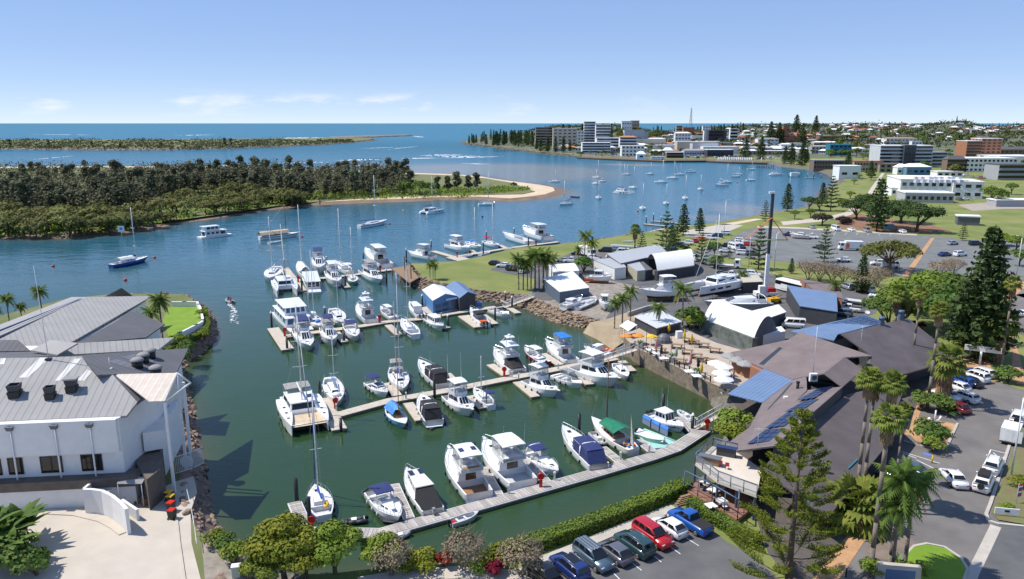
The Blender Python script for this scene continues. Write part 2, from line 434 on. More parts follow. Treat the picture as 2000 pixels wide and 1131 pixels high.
# town terrain: heightfield rising behind the waterfront
def Gu(a,b,x):
 t=max(0.,min(1.,(x-a)/(b-a)));return t*t*(3-2*t)
F9=[(-200,10),(900,4),(1000,10),(1100,26),(1200,30),(1280,12),(1330,10),(1400,22),(1480,30),(1560,31),(1680,33),(1800,31),(1870,33),(1930,24),(2000,30),(2200,36),(3000,34)]
def Fp(px):
 for(a,ha),(b,hb)in zip(F9,F9[1:]):
  if a<=px<=b:t=(px-a)/(b-a);t=t*t*(3-2*t);return ha+(hb-ha)*t
 return F9[-1][1]
def hgt(x,y):
 px=1000+FPX*x/max(1.,y*CP+40*SP)
 h=Fp(px)*Gu(1000,2300,y)
 h+=20*math.exp(-((px-1225)/60)**2)*math.exp(-((y-1400)/180)**2)
 h+=16*math.exp(-((px-1870)/60)**2)*math.exp(-((y-1900)/260)**2)
 return GZ+h+1.5*sin(x*.013)*sin(y*.009)*Gu(1100,1500,y)
def Dg(pt,Bk):
 x,y=pt[0],pt[1];r=False;n=len(Bk);j=n-1
 for i in range(n):
  xi,yi=Bk[i][0],Bk[i][1];xj,yj=Bk[j][0],Bk[j][1]
  if(yi>y)!=(yj>y)and x<(xj-xi)*(y-yi)/(yj-yi)+xi:r=not r
  j=i
 return r
def Gt(px,py):

 a=G(px,py,GZ)
 if a[1]<950 and py>242:return a
 u,v=(px-1000.)/FPX,(py-565.5)/FPX
 t=900.
 while t<5000:
  x,y,z=u*t,(CP-v*SP)*t,D9-(SP+v*CP)*t
  if z<=hgt(x,y):return(x,y,hgt(x,y))
  t+=6
 t=2300.;x,y=u*t,(CP-v*SP)*t
 return(x,y,hgt(x,y))
mb=MB();cols=[900+i*(2300-900)/90 for i in range(91)];rows=[930+i*26 for i in range(60)]+[2500+i*150 for i in range(16)]
for yy in rows:
 for c in cols:
  x=(c-1000)/FPX*(yy*CP+40*SP)
  z=hgt(x,yy)+.05 if Dg((x,yy),At)else-8.
  mb.v.append((x,yy,z))
nc=len(cols)
for i in range(len(rows)-1):
 for j in range(nc-1):
  a=i*nc+j;mb.f.append((a,a+1,a+1+nc,a+nc));mb.m.append(0);mb.sm.append(True)
E3=mat("m77",(.075,.1,.04),.95,col2=(.17,.165,.12),scale=.02,bump=.3,bscale=.3,detail=8)
Br(mb.build("terrain",E3),"wooded rising ground behind the town")
# water: one sheet to the horizon, with a depth attribute taken from the distance to the shores and the sand bars
ys=[241.+.35*i for i in range(20)]+[248+1.2*i for i in range(120)]+[392+5.5*i for i in range(150)]
xs=[-700+i*20 for i in range(171)]
wp=np.array([[G(x,y,0.)for x in xs]for y in ys]);flat=wp.reshape(-1,3)[:,:2]
depth=np.full(len(flat),1e9)
def Fn(P,Bk,closed=True):
 d=np.full(len(P),1e9);Q=np.array([p[:2]for p in Bk]);n=len(Q)
 for i in range(n if closed else n-1):
  a,b=Q[i],Q[(i+1)%n];ab=b-a;l2=(ab**2).sum()
  if l2<1e-9:continue
  t=np.clip(((P-a)@ab)/l2,0,1);d=np.minimum(d,np.hypot(*(P-(a+t[:,None]*ab)).T))
 return d
near=flat[:,1]<2500
sd=np.full(len(flat),1e9)
for Bk,k in((Bt[:40],5.),(Bt[40:78],7.),(Fq,4.),(Fz,10.),(Dd,16.)):
 sd[near]=np.minimum(sd[near],Fn(flat[near],Bk,Bk in(Fz,Dd))/k)
G2=np.exp(-sd)
def Hc(cx,cy,rx,ry,rot=0.):

 c=np.array(G(cx,cy)[:2]);ex=np.array(G(cx+rx,cy)[:2])-c;ey=np.array(G(cx,cy-ry)[:2])-c
 d=flat-c;u=d@ex/(ex@ex);v=d@ey/(ey@ey);u2=u*cos(rot)-v*sin(rot);v2=u*sin(rot)+v*cos(rot)
 return np.clip(1.25-np.sqrt(u2**2+v2**2),0,1)
bar=np.zeros(len(flat))
for b in((930,330,330,14),(1090,336,160,18),(1230,322,90,3.),(700,334,220,12),(1020,345,90,18),(1470,412,110,18),(1400,427,80,10)):
 bar=np.maximum(bar,Hc(*b))
bar=np.maximum(bar,.95*Hc(1085,376,60,14));bar=np.maximum(bar,.8*Hc(1185,640,60,26))
far=np.clip((flat[:,1]-1300)/900,0,1)
me=bpy.data.meshes.new("water")
nyw,nxw=len(ys),len(xs)
vw=[(float(p[0]),float(p[1]),0.)for p in wp.reshape(-1,3)]
fw=[(i*nxw+j,(i+1)*nxw+j,(i+1)*nxw+j+1,i*nxw+j+1)for i in range(nyw-1)for j in range(nxw-1)]
me.from_pydata(vw,[],fw);me.update()
for nm,arr in(("mud",G2),("bar",bar),("sea",far)):
 at=me.attributes.new(nm,'FLOAT','POINT');at.data.foreach_set("value",arr.astype(np.float32))
def Cw():
 m=bpy.data.materials.new("river_water");m.use_nodes=True;nt=m.node_tree;L=nt.links;b=nt.nodes["Principled BSDF"]
 def F5(n):a=_n(nt,"ShaderNodeAttribute");a.attribute_name=n;return a.outputs["Fac"]
 def mix(f,c1,c2):
  x=_n(nt,"ShaderNodeMix",data_type='RGBA')
  L.new(f,x.inputs[0])
  for s_,c in((6,c1),(7,c2)):
   if isinstance(c,tuple):x.inputs[s_].default_value=G3(c)
   else:L.new(c,x.inputs[s_])
  return x.outputs[2]
 def mth(op,a,c,clamp=False):
  n=_n(nt,"ShaderNodeMath",operation=op);n.use_clamp=clamp
  for i,x in enumerate((a,c)):
   if isinstance(x,(int,float)):n.inputs[i].default_value=x
   else:L.new(x,n.inputs[i])
  return n.outputs[0]
 geo=_n(nt,"ShaderNodeNewGeometry")
 n1=_n(nt,"ShaderNodeTexNoise",Scale=.02,Detail=5.,Roughness=.6);L.new(geo.outputs["Position"],n1.inputs["Vector"])
 n2=_n(nt,"ShaderNodeTexNoise",Scale=.006,Detail=6.,Roughness=.65);L.new(geo.outputs["Position"],n2.inputs["Vector"])
 Fj=_n(nt,"ShaderNodeMapRange");Fj.inputs[1].default_value=.35;Fj.inputs[2].default_value=.65;L.new(n1.outputs["Fac"],Fj.inputs[0])
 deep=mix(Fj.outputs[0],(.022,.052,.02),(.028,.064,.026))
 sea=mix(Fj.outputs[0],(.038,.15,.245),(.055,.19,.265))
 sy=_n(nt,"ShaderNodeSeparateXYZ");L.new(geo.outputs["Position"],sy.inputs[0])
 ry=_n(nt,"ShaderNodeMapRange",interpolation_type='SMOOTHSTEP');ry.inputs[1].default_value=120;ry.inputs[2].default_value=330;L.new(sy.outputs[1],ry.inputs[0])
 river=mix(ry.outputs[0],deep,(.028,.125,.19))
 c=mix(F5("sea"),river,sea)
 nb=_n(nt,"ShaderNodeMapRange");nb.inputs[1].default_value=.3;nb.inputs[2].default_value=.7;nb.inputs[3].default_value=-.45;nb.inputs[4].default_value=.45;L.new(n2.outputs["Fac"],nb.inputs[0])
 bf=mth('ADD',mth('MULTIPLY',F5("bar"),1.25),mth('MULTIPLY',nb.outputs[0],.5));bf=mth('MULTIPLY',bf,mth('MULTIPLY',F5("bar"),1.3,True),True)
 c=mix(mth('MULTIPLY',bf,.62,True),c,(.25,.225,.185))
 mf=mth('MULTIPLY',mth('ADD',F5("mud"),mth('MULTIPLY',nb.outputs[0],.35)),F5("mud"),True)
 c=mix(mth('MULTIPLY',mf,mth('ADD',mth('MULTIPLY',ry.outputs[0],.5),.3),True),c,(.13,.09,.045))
 L.new(c,b.inputs["Base Color"])
 b.inputs["Roughness"].default_value=.05;b.inputs["IOR"].default_value=1.333;b.inputs["Specular IOR Level"].default_value=.5
 rs=_n(nt,"ShaderNodeMapRange",interpolation_type='SMOOTHSTEP');rs.inputs[1].default_value=130;rs.inputs[2].default_value=620;rs.inputs[3].default_value=.5;rs.inputs[4].default_value=.045;L.new(sy.outputs[1],rs.inputs[0]);L.new(rs.outputs[0],b.inputs["Specular IOR Level"])
 rr=_n(nt,"ShaderNodeMapRange");rr.inputs[1].default_value=150;rr.inputs[2].default_value=1500;rr.inputs[3].default_value=.06;rr.inputs[4].default_value=.35;L.new(sy.outputs[1],rr.inputs[0]);L.new(rr.outputs[0],b.inputs["Roughness"])
 mp=_n(nt,"ShaderNodeMapping");mp.inputs["Rotation"].default_value=(0,0,.5);mp.inputs["Scale"].default_value=(1.,2.4,1.);L.new(geo.outputs["Position"],mp.inputs["Vector"])
 w1=_n(nt,"ShaderNodeTexNoise",Scale=.75,Detail=4.,Roughness=.6);L.new(mp.outputs[0],w1.inputs["Vector"])
 w2=_n(nt,"ShaderNodeTexNoise",Scale=.09,Detail=4.,Roughness=.6);L.new(mp.outputs[0],w2.inputs["Vector"])
 gust=_n(nt,"ShaderNodeTexNoise",Scale=.018,Detail=4.);L.new(geo.outputs["Position"],gust.inputs["Vector"])
 gs=_n(nt,"ShaderNodeMapRange");gs.inputs[1].default_value=.35;gs.inputs[2].default_value=.65;gs.inputs[3].default_value=.15;gs.inputs[4].default_value=1.15;L.new(gust.outputs["Fac"],gs.inputs[0])
 b1=_n(nt,"ShaderNodeBump");b1.inputs["Distance"].default_value=.17;L.new(w1.outputs["Fac"],b1.inputs["Height"]);L.new(mth('MULTIPLY',gs.outputs[0],.3),b1.inputs["Strength"])
 b2=_n(nt,"ShaderNodeBump");b2.inputs["Distance"].default_value=1.4;L.new(w2.outputs["Fac"],b2.inputs["Height"]);L.new(mth('ADD',mth('MULTIPLY',ry.outputs[0],.3),.04),b2.inputs["Strength"]);L.new(b1.outputs[0],b2.inputs["Normal"])
 L.new(b2.outputs[0],b.inputs["Normal"])
 return m
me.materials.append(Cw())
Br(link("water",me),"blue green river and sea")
# surf lines and wakes
F2=mat("m78",(.78,.79,.8),.9,var=.1,scale=.3)
def foam(name,pxs,wpx,label,seed=0,broken=.06):
 r=random.Random(seed);mbf=MB();(x0,y0),(x1,y1)=pxs;n=int(abs(x1-x0)/3)+6;run=[]
 for i in range(n+1):
  t=i/n;w=wpx*(.35+.65*r.random())*sin(pi*min(1,max(.06,t)))
  x,y=x0+(x1-x0)*t,y0+(y1-y0)*t+r.uniform(-.3,.3)*wpx
  if r.random()<broken:run.append(None)
  else:run.append((G(x,y-w/2,.06),G(x,y+w/2,.06)))
 for a,b_ in zip(run,run[1:]):
  if a and b_:mbf.add([a[1],b_[1],b_[0],a[0]],[(0,1,2,3)])
 return tag(mbf.build(name,F2),label,"surf",None,"stuff")
for i,(p,w,lb)in enumerate(((((818,303.3),(908,302.6)),1.5,"front white surf line across the river bar"),(((832,306.6),(945,304.8)),1.4,"second white surf line on the bar"),(((780,309.4),(860,308.6)),1.2,"short surf line left on the bar"),(((655,313.2),(745,311.4)),1.6,"white surf line off the island trees"),(((540,318.6),(650,316.6)),1.2,"thin surf line behind the island"),(((380,325.5),(520,320)),1.8,"surf edge along the island's far side"),(((670,323.2),(770,321.6)),1.2,"broken foam on the sand flat"),(((860,308.8),(985,305.6)),1.2,"long faint surf line on the bar"),(((900,319.5),(960,320.6)),.9,"scattered foam on the flat"),(((530,270.5),(640,268.6)),1.1,"surf on the ocean beach behind the spit"),(((805,266.2),(830,268.2)),1.,"surf at the breakwater tip"),(((340,264.5),(420,263.4)),.7,"distant breaker off the spit"),(((60,262.6),(190,263.6)),.5,"far breaker at the left"),(((905,277.6),(935,276.4)),.6,"surf behind the pine headland"),(((700,290.3),(790,287)),.5,"thin wake streak in the channel"),(((60,312),(150,304)),.6,"pale streak on the water at left"),(((750,293),(830,284),),.6,"curved wake streak toward the sea"))):
 foam("surf_line",p,w,lb,i)
MT=[Vector(p[:2])for p in At]
def snap(p):

 if Dg(p,At):return p
 q=Vector(p[:2]);E9=None
 for a,b in zip(MT,MT[1:]):
  ab=b-a;t=max(0,min(1,(q-a).dot(ab)/max(1e-9,ab.length_squared)));c=a+ab*t;d=(q-c).length
  if E9 is None or d<E9[0]:E9=(d,c)
 return(E9[1].x,E9[1].y,p[2])if E9[0]<25 else p
def An(name,pxs,z,m,parent=None,label=None):
 P_=[Vector(G(x,y,z))for x,y in pxs];out=[]
 for a,b in zip(P_,P_[1:]+P_[:1]):
  n=max(1,min(12,int((b-a).length/4)))
  for i in range(n):out.append(tuple(a.lerp(b,i/n)))
 if abs(z-GZ)<.5 and P_[0].x>-40:out=[snap(p)for p in out]
 o=Bp(out).build(name,m,parent)
 return Br(o,label)
 # ground sheets on the mainland (each a few mm over the one below)
An("boatyard_asphalt",[(1075,512),(1010,518),(962,523),(958,528),(1005,537),(1048,545),(1038,575),(1036,596),(1085,622),(1150,633),(1190,640),(1236,665),(1395,700),(1460,690),(1640,640),(1710,612),(1720,590),(1690,572),(1560,545),(1440,524),(1370,508),(1330,500),(1290,500),(1240,490),(1170,488),(1120,492)],GZ+.02,He,None,"dark boatyard asphalt")
An("boatyard_gravel",[(1042,598),(1052,585),(1075,588),(1140,565),(1120,545),(1150,540),(1250,560),(1200,600),(1178,628),(1152,634),(1100,626),(1062,612)],GZ+.04,F1,None,"gravel corner of the boatyard")
An("lane_asphalt",[(1230,505),(1180,486),(1120,496),(1160,520),(1330,520),(1300,505)],GZ+.03,Eg,None,"lane behind the boatyard")
An("car_park_asphalt",[(1318,505),(1350,492),(1410,478),(1450,452),(1480,443),(1560,446),(1640,450),(1720,455),(1790,459),(1850,463),(1890,470),(1985,466),(2100,500),(2060,600),(1930,560),(1840,548),(1760,540),(1640,528),(1540,512),(1470,506),(1400,500),(1360,510)],GZ+.03,Hd,None,"wide pale grey car park")
An("boat_ramp",[(1330,452),(1398,440),(1416,437),(1452,440),(1400,462),(1340,462)],GZ-.3+.35,Ax,None,"concrete boat ramp apron")
An("ramp_sand",[(1395,440),(1440,432.5),(1475,427),(1490,428),(1440,438)],GZ+.05,sand,None,"sandy strip beside the ramp")
An("park_path",[(1525,433),(1600,426),(1650,415),(1672,400),(1690,385),(1700,368),(1712,352),(1722,338),(1728,338),(1716,356),(1706,374),(1695,392),(1680,408),(1662,420),(1610,432),(1530,440)],GZ+.04,Cm,None,"pale footpath winding through the park")
An("playground_mulch",[(1630,425),(1680,418),(1760,432),(1820,440),(1860,452),(1800,456),(1720,450),(1640,446)],GZ+.03,mat("m79",(.24,.13,.075),.95,var=.3,scale=.6,bump=.4),None,"brown mulch under the playground trees")
An("kerb_line",[(1480,441.5),(1560,444),(1720,453),(1790,457.5),(1792,460),(1720,456),(1560,447),(1478,444)],GZ+.06,Cm,None,"pale kerb along the car park")
An("divider_kerb",[(1818,465),(1826,464),(1775,540),(1762,539)],GZ+.07,Dv,None,"tan strip dividing the car parks")
An("car_park_verge",[(1436,510),(1470,515),(1560,530),(1640,545),(1700,555),(1690,568),(1640,560),(1560,542),(1490,524),(1440,517)],GZ+.06,Gv,None,"grass verge between boatyard and car park")
An("club_forecourt",[(1870,400),(1960,393),(2050,392),(2050,408),(1960,408),(1900,412)],GZ+.03,mat("m80",(.36,.31,.26),.95,var=.15,scale=.5),None,"pale forecourt of the club")
An("side_road",[(2100,560),(1985,575),(1955,600),(1965,640),(2010,660),(2100,660)],GZ+.03,Eg,None,"road at the right edge")
An("brick_path",[(1990,545),(1955,580),(1948,620),(1962,660),(1978,690),(1975,720),(1985,750),(2100,760),(2100,740),(2000,730),(1990,690),(1975,650),(1962,620),(1968,590),(2010,555)],GZ+.05,Dv,None,"orange footpath curving down the right side")
An("street_asphalt",[(1700,1700),(1640,1090),(1690,1010),(1730,930),(1765,860),(1790,800),(1840,760),(1890,730),(1950,745),(1990,760),(2150,800),(2900,1700)],GZ+.02,Eg,None,"sunlit street and parking bays at right")
An("cross_street",[(1880,1700),(1895,1125),(1940,1020),(2000,1030),(2150,1050),(2900,1700)],GZ+.04,He,None,"dark cross street in the corner")
An("lower_car_park",[(700,1700),(1040,1118),(1110,1085),(1200,1048),(1310,1003),(1345,1003),(1420,1058),(1470,1085),(1520,1130),(1600,1700)],GZ+.02,He,None,"asphalt of the lower car park")
An("restaurant_paving",[(1440,905),(1500,1080),(1560,1150),(1640,1090),(1700,1000),(1765,860),(1800,790),(1900,715),(1860,680),(1700,640),(1560,655),(1480,700),(1420,770)],GZ+.012,mat("m81",(.1,.085,.075),.9,var=.2,scale=.6),None,"dark paving round the restaurant")
An("forecourt_pavers",[(1560,1200),(1600,1110),(1660,1040),(1700,1040),(1640,1130),(1620,1200)],GZ+.05,Dv,None,"paved entry strip")
An("paver_strip",[(1700,1040),(1770,1035),(1790,1065),(1730,1095),(1690,1085)],GZ+.045,mat("m82",(.2,.15,.12),.9,var=.2,scale=.8),None,"brown paving under the palms")
An("garden_pavers",[(1772,845),(1800,815),(1868,828),(1850,868),(1838,872),(1790,862)],GZ+.06,Dv,None,"orange paved garden bay")
An("entry_pavers",[(1850,700),(1900,690),(1930,700),(1945,745),(1880,745),(1800,800),(1780,850),(1765,850),(1800,770)],GZ+.05,Dv,None,"orange paving by the entrance")
An("round_lawn",[(1770,1085),(1785,1068),(1810,1063),(1845,1070),(1875,1090),(1887,1110),(1880,1130),(1850,1150),(1780,1150)],GZ+.16,Ev,None,"small round lawn at the corner")
An("verge_bark",[(1936,1000),(1960,930),(2000,820),(2100,800),(2100,1035),(1990,1022),(1950,1015)],GZ+.15,mat("m83",(.17,.12,.08),.95,col2=(.16,.19,.05),scale=.5,bump=.5,bscale=6),None,"rough grassy verge at the right edge")
def Df(name,pxs,w,h,m,label,z=GZ):
 pts=[Vector(G(x,y,z))for x,y in pxs];mbk=MB();L_,R_=[],[]
 for i,p in enumerate(pts):
  d=(pts[min(i+1,len(pts)-1)]-pts[max(i-1,0)]).normalized();nrm=Vector((-d.y,d.x,0))*(w/2);L_.append(p+nrm);R_.append(p-nrm)
 Ak=[[(a.x,a.y,z-.05),(a.x,a.y,z+h),(b.x,b.y,z+h),(b.x,b.y,z-.05)]for a,b in zip(L_,R_)]
 mbk.loft(Ak,cap0=True,cap1=True)
 return Br(mbk.build(name,m),label)
Df("kerb",[(1930,1018),(1926,1005),(1934,985),(1952,930),(1978,850),(2010,780)],.35,.15,Ax,"pale kerb along the right verge")
Df("kerb",[(1930,1018),(1950,1024),(2010,1030),(2100,1040)],.35,.15,Ax,"pale kerb round the street corner")
Df("kerb",[(1770,1085),(1785,1068),(1810,1063),(1845,1070),(1875,1090),(1888,1110),(1882,1135)],.3,.15,Ax,"kerb round the small lawn")
Df("gutter",[(1945,1028),(1925,1070),(1900,1120),(1885,1160)],1.,.05,Ax,"concrete gutter across the side street")
Df("footpath",[(1030,1118),(1070,1092),(1150,1060),(1240,1022),(1318,992)],1.3,.12,Ax,"concrete footpath beside the hedge")
Df("kerb",[(1765,862),(1800,872),(1840,878),(1852,868),(1870,828)],.3,.15,Ax,"kerb round the palm garden")
Df("gravel_path",[(700,1140),(800,1122),(900,1118),(1000,1125),(1040,1115)],2.,.04,Cm,"pale path behind the waterside shrubs")
An("resort_driveway",[(-1500,1700),(-300,1010),(0,1000),(90,995),(170,985),(260,985),(300,960),(345,940),(378,930),(385,960),(372,1000),(374,1060),(392,1131),(430,1700)],RZ+.02,Cm,None,"pale concrete driveway")
Df("driveway_kerb",[(345,1012),(350,1060),(360,1131),(368,1180)],.25,.15,Cm,"kerb beside the driveway",RZ)
Df("driveway_kerb",[(90,1000),(150,1003),(200,1015),(225,1028),(243,1042)],1.1,.12,Cm,"curved kerb at the white wall",RZ)
An("resort_lawn",[(330,660),(392,632),(383,592),(345,590),(330,600),(318,625)],RZ+.03,Ev,None,"bright green lawn on the point")
An("gravel_edge",[(400,1131),(392,1040),(415,1060),(470,1120),(485,1160),(405,1170)],RZ+.015,F1,None,"gravel strip beside the driveway")
def line(pxs,w,m=Fx,z=GZ+.05,name="painted_line",parent=None):
 a,b=Vector(G(*pxs[0],z)),Vector(G(*pxs[1],z));d=(b-a).normalized();nrm=Vector((-d.y,d.x,0))*(w/2)
 return MB().quadsheet([a+nrm,a-nrm,b-nrm,b+nrm]).build(name,m,parent)
def Et(name,label,lst,w,m=Fx,z=GZ+.05):
 r=Br(link(name,None),label)
 for p in lst:line(p,w,m,z,"painted_line",r)
 return r
Et("bay_markings","white bay lines of the lower car park",[((1341,1051),(1365,1066)),((1309,1068),(1329,1082)),((1274,1083),(1292,1098)),((1233,1098),(1253,1114)),((1199,1120),(1215,1136)),((1152,1136),(1165,1150))],.1)
Et("street_markings","faded white and orange lines on the street",[((1762,882),(1835,905)),((1763,885),(1790,895)),((1790,898),(1830,918)),((1935,878),(1966,886)),((1966,886),(1952,905)),((1935,878),(1928,898)),((1940,884),(1958,900))],.14)
Et("car_park_markings","rows of faded white bay lines in the big car park",[((1555+i*9,474+i*4.),(1598+i*12,476+i*4.6))for i in range(9)]+[((1915-i*10,482+i*6),(1945-i*8,484+i*6))for i in range(8)]+[((1500+i*22,452+i*.3),(1496+i*22,457+i*.3))for i in range(12)],.12,Fx,GZ+.055)
Et("yard_markings","white bay lines on the boatyard asphalt",[((1462,523),(1474,530)),((1485,527),(1500,536)),((1510,532),(1523,540)),((1340,610),(1362,622))],.12)
bm=Bp([G(x,y,GZ+.055)for x,y in[(1801,884),(1818,886),(1822,891),(1806,890)]]).build("disabled_bay_symbol",Ab("m84",(.12,.2,.55),.7));Br(bm,"blue painted bay symbol on the street")
# boats
def lerp(a,b,t):return tuple(a[i]+(b[i]-a[i])*t for i in range(3))
def C8(mb,q,u0,u1,v0,v1,off=.012,mi=0):

 def at(u,v):return Vector(lerp(lerp(q[0],q[1],u),lerp(q[3],q[2],u),v))
 n=(Vector(q[1])-Vector(q[0])).cross(Vector(q[3])-Vector(q[0])).normalized()*off
 c=[at(u0,v0),at(u1,v0),at(u1,v1),at(u0,v1)]
 mb.add([tuple(p+n)for p in c]+[tuple(p-n*2)for p in c],[(0,1,2,3),(0,4,5,1),(1,5,6,2),(2,6,7,3),(3,7,4,0)],mi)
class C9:
 def __init__(s,name,label,cat,Aw,bow,beam=None,fb=None,z=1.,L=None,group=None,base=0.,onland=False):
  a,b=Vector(G(*Aw,z+base)),Vector(G(*bow,z+base));d=b-a
  s.L=L or d.length;c=(a+b)/2
  s.B=beam or s.L*.31;s.fb=fb or(.55+s.L*.055)
  s.root=Ae(name,label,cat,(c.x,c.y,base),atan2(d.y,d.x),group)
 def hb(s,t):
  if t<.42:k=s.tr+(1-s.tr)*sin(t/.42*pi/2)
  else:k=1-((t-.42)/.58)**s.p
  return max(.02,s.B/2*k)
 def dz(s,t):return s.fb*(1+s.sheer*t*t)
 def X(s,t):return-s.L/2+s.L*t
 def hull(s,tr=.82,p=2.5,sheer=.35,rake=.11,ck=(.03,.36),floor=.4,hm=None,dm=None,fm=None,wl=.9,stripe=None,keel=-.45,anti=None):
  hm,dm,fm=hm or gel,dm or B7,fm or A1
  s.tr,s.p,s.sheer=tr,p,sheer;s.ck=ck
  N=14;ts=[i/N for i in range(N)]+[.975,1.];rk=rake*s.L;mb=MB();Ak=[];inner=[]
  for t in ts:
   b,z=s.hb(t),s.dz(t);r=[]
   for f,zz,lv in((1,z,1),(.985,z*.55,.55),(wl,0,0),(.5,keel*.7,-.1),(0,keel,-.15)):
    r.append((s.X(t)-rk*t**4*(1-lv),b*f,zz))
   Ak.append(r+[(x,-y,zz)for x,y,zz in r[-2::-1]]);inner.append(max(0.,b-.1-.02*s.B))
  mb.loft(Ak,closed=False,smooth=True)
  mb.f.append(tuple(range(9))[::-1]);mb.m.append(0);mb.sm.append(False)
  h=mb.build("hull",hm,s.root)
  md=MB();c0,c1=ck;fz=s.fb*floor
  V=[]
  for t,w in zip(ts,inner):V.append((s.X(t)-(.02 if t==1 else 0),w,s.dz(t)))
  for i in range(len(ts)-1):
   (xa,wa,za),(xb,wb,zb)=V[i],V[i+1];ba,bb=s.hb(ts[i]),s.hb(ts[i+1])
   for sg in(1,-1):
    q=[(xa,sg*ba,za),(xb,sg*bb,zb),(xb,sg*wb,zb+.012),(xa,sg*wa,za+.012)]
    md.add(q,[(3,2,1,0)if sg>0 else(0,1,2,3)])
   tm=(ts[i]+ts[i+1])/2
   if c0<=tm<=c1:
    md.add([(xa,-wa,fz),(xb,-wb,fz),(xb,wb,fz),(xa,wa,fz)],[(0,1,2,3)],1)
    for sg in(1,-1):md.add([(xa,sg*wa,fz),(xb,sg*wb,fz),(xb,sg*wb,zb+.012),(xa,sg*wa,za+.012)],[(0,1,2,3)if sg<0 else(3,2,1,0)])
    if ts[i]<=c0+.5/N or i==0:md.add([(xa,-wa,fz),(xa,wa,fz),(xa,wa,za+.012),(xa,-wa,za+.012)],[(0,1,2,3)])
   else:
    cr=.03*s.B*.3
    md.add([(xa,-wa,za+.012),(xb,-wb,zb+.012),(xb,0,zb+cr),(xa,0,za+cr)],[(0,1,2,3)])
    md.add([(xa,wa,za+.012),(xb,wb,zb+.012),(xb,0,zb+cr),(xa,0,za+cr)],[(3,2,1,0)])
    if i and c0<=(ts[i-1]+ts[i])/2<=c1:md.add([(xa,-wa,fz),(xa,wa,fz),(xa,wa,za+.012),(xa,-wa,za+.012)],[(3,2,1,0)])
  md.build("deck",[dm,fm],s.root)
  if stripe:
   m2=MB()
   for sg in(1,-1):
    r2=[]
    for t in ts[:-1]:
     b,z=s.hb(t),s.dz(t)
     r2.append([(s.X(t)-rk*t**4*.25,sg*(b*.995+.012),z*.78),(s.X(t)-rk*t**4*.4,sg*(b*.988+.012),z*.6)])
    m2.loft(r2,closed=False)
   m2.build("stripe",stripe,h)
  if s.root.location.y<165 and s.root.location.z<.5 and s.L>6:
   for t in(.2,.42,.6):
    for sg in(1,-1):MB().ball((s.X(t),sg*(s.hb(t)+.1),s.fb*.55),.13,7,5,0,2.3).build("fender",(gel,Au,As)[int(s.L*10)%3],s.root)
  if anti:
   m2=MB();r2=[]
   for t in ts:
    b=s.hb(t);q=[]
    for f,zz,lv in((wl+.012,.12,.1),(wl+.01,0,0),(.51,keel*.7-.01,-.1),(0,keel-.012,-.15)):q.append((s.X(t)-rk*t**4*(1-lv),b*f+.01,zz))
    r2.append(q+[(x,-y,zz)for x,y,zz in q[-2::-1]])
   m2.loft(r2,closed=False,smooth=True).build("antifouling",anti,h)
  return h
 def cabin(s,t0,t1,w0,w1,h,rf=.5,ra=.05,top=.86,m=None,name="cabin",z=None,side=((.08,.47,.35,.8),(.53,.92,.35,.8)),front=3,back=None,gm=None,roof_m=None,parent=None,over=.12):
  m=m or gel;z0=(min(s.dz(t0),s.dz(t1))-.02)if z is None else z;x0,x1=s.X(t0),s.X(t1)
  b=(x0,x1,w0,w1);t=(x0+ra,x1-rf,w0*top,w1*top*.95);z1=z0+h
  mb=MB();mb.frus(b,z0,t,z1)
  c=mb.build(name,m,parent or s.root)
  q=lambda r,zz:[(r[0],-r[2],zz),(r[1],-r[3],zz),(r[1],r[3],zz),(r[0],r[2],zz)]
  lo,hi=q(b,z0),q(t,z1)
  sides=([lo[0],lo[1],hi[1],hi[0]],[lo[2],lo[3],hi[3],hi[2]])
  for k,f in enumerate(sides):
   for(u0,u1,v0,v1)in side:
    if k:u0,u1=1-u1,1-u0
    w=MB();C8(w,f,u0,u1,v0,v1);w.build("window",gm or Av,c)
  if front:
   f=[lo[1],lo[2],hi[2],hi[1]];g=.06
   for i in range(front):
    w=MB();C8(w,f,g+i*(1-g)/front,(i+1)*(1-g)/front,.3,.92);w.build("windscreen",gm or Av,c)
  if back:
   f=[lo[3],lo[0],hi[0],hi[3]];w=MB();C8(w,f,*back);w.build("cabin_door",Av,c)
  if roof_m is not None:
   r=MB();r.frus((t[0]-over*2.,t[1]+over,t[2]+over,t[3]+over),z1+.004,(t[0]-over*1.6,t[1]+over*.6,t[2]+over*.7,t[3]+over*.7),z1+.09);r.build("roof",roof_m,c)
  return c,z1,t
 def top(s,x0,x1,w0,w1,z,m,name="hardtop",posts_from=None,th=.09,pr=.03,screen=None,curve=.1,side_m=None):
  mb=MB();n=6
  Ak=[]
  for i in range(n+1):
   t=i/n;x=x0+(x1-x0)*t;w=w0+(w1-w0)*t;zz=z+curve*sin(pi*t)
   Ak.append([(x,-w,zz-th),(x,-w,zz),(x,-w*.5,zz+curve*.6),(x,w*.5,zz+curve*.6),(x,w,zz),(x,w,zz-th)])
  mb.loft(Ak,cap0=True,cap1=True)
  o=mb.build(name,m,s.root)
  if posts_from is not None:
   for x,w in((x0+.1,w0-.05),(x1-.1,w1-.05)):
    for sg in(1,-1):
     MB().tube((x+(.15 if x==x0+.1 else-.1),sg*w,posts_from),(x,sg*w,z-.02),pr,pr,5).build("post",Ds,o)
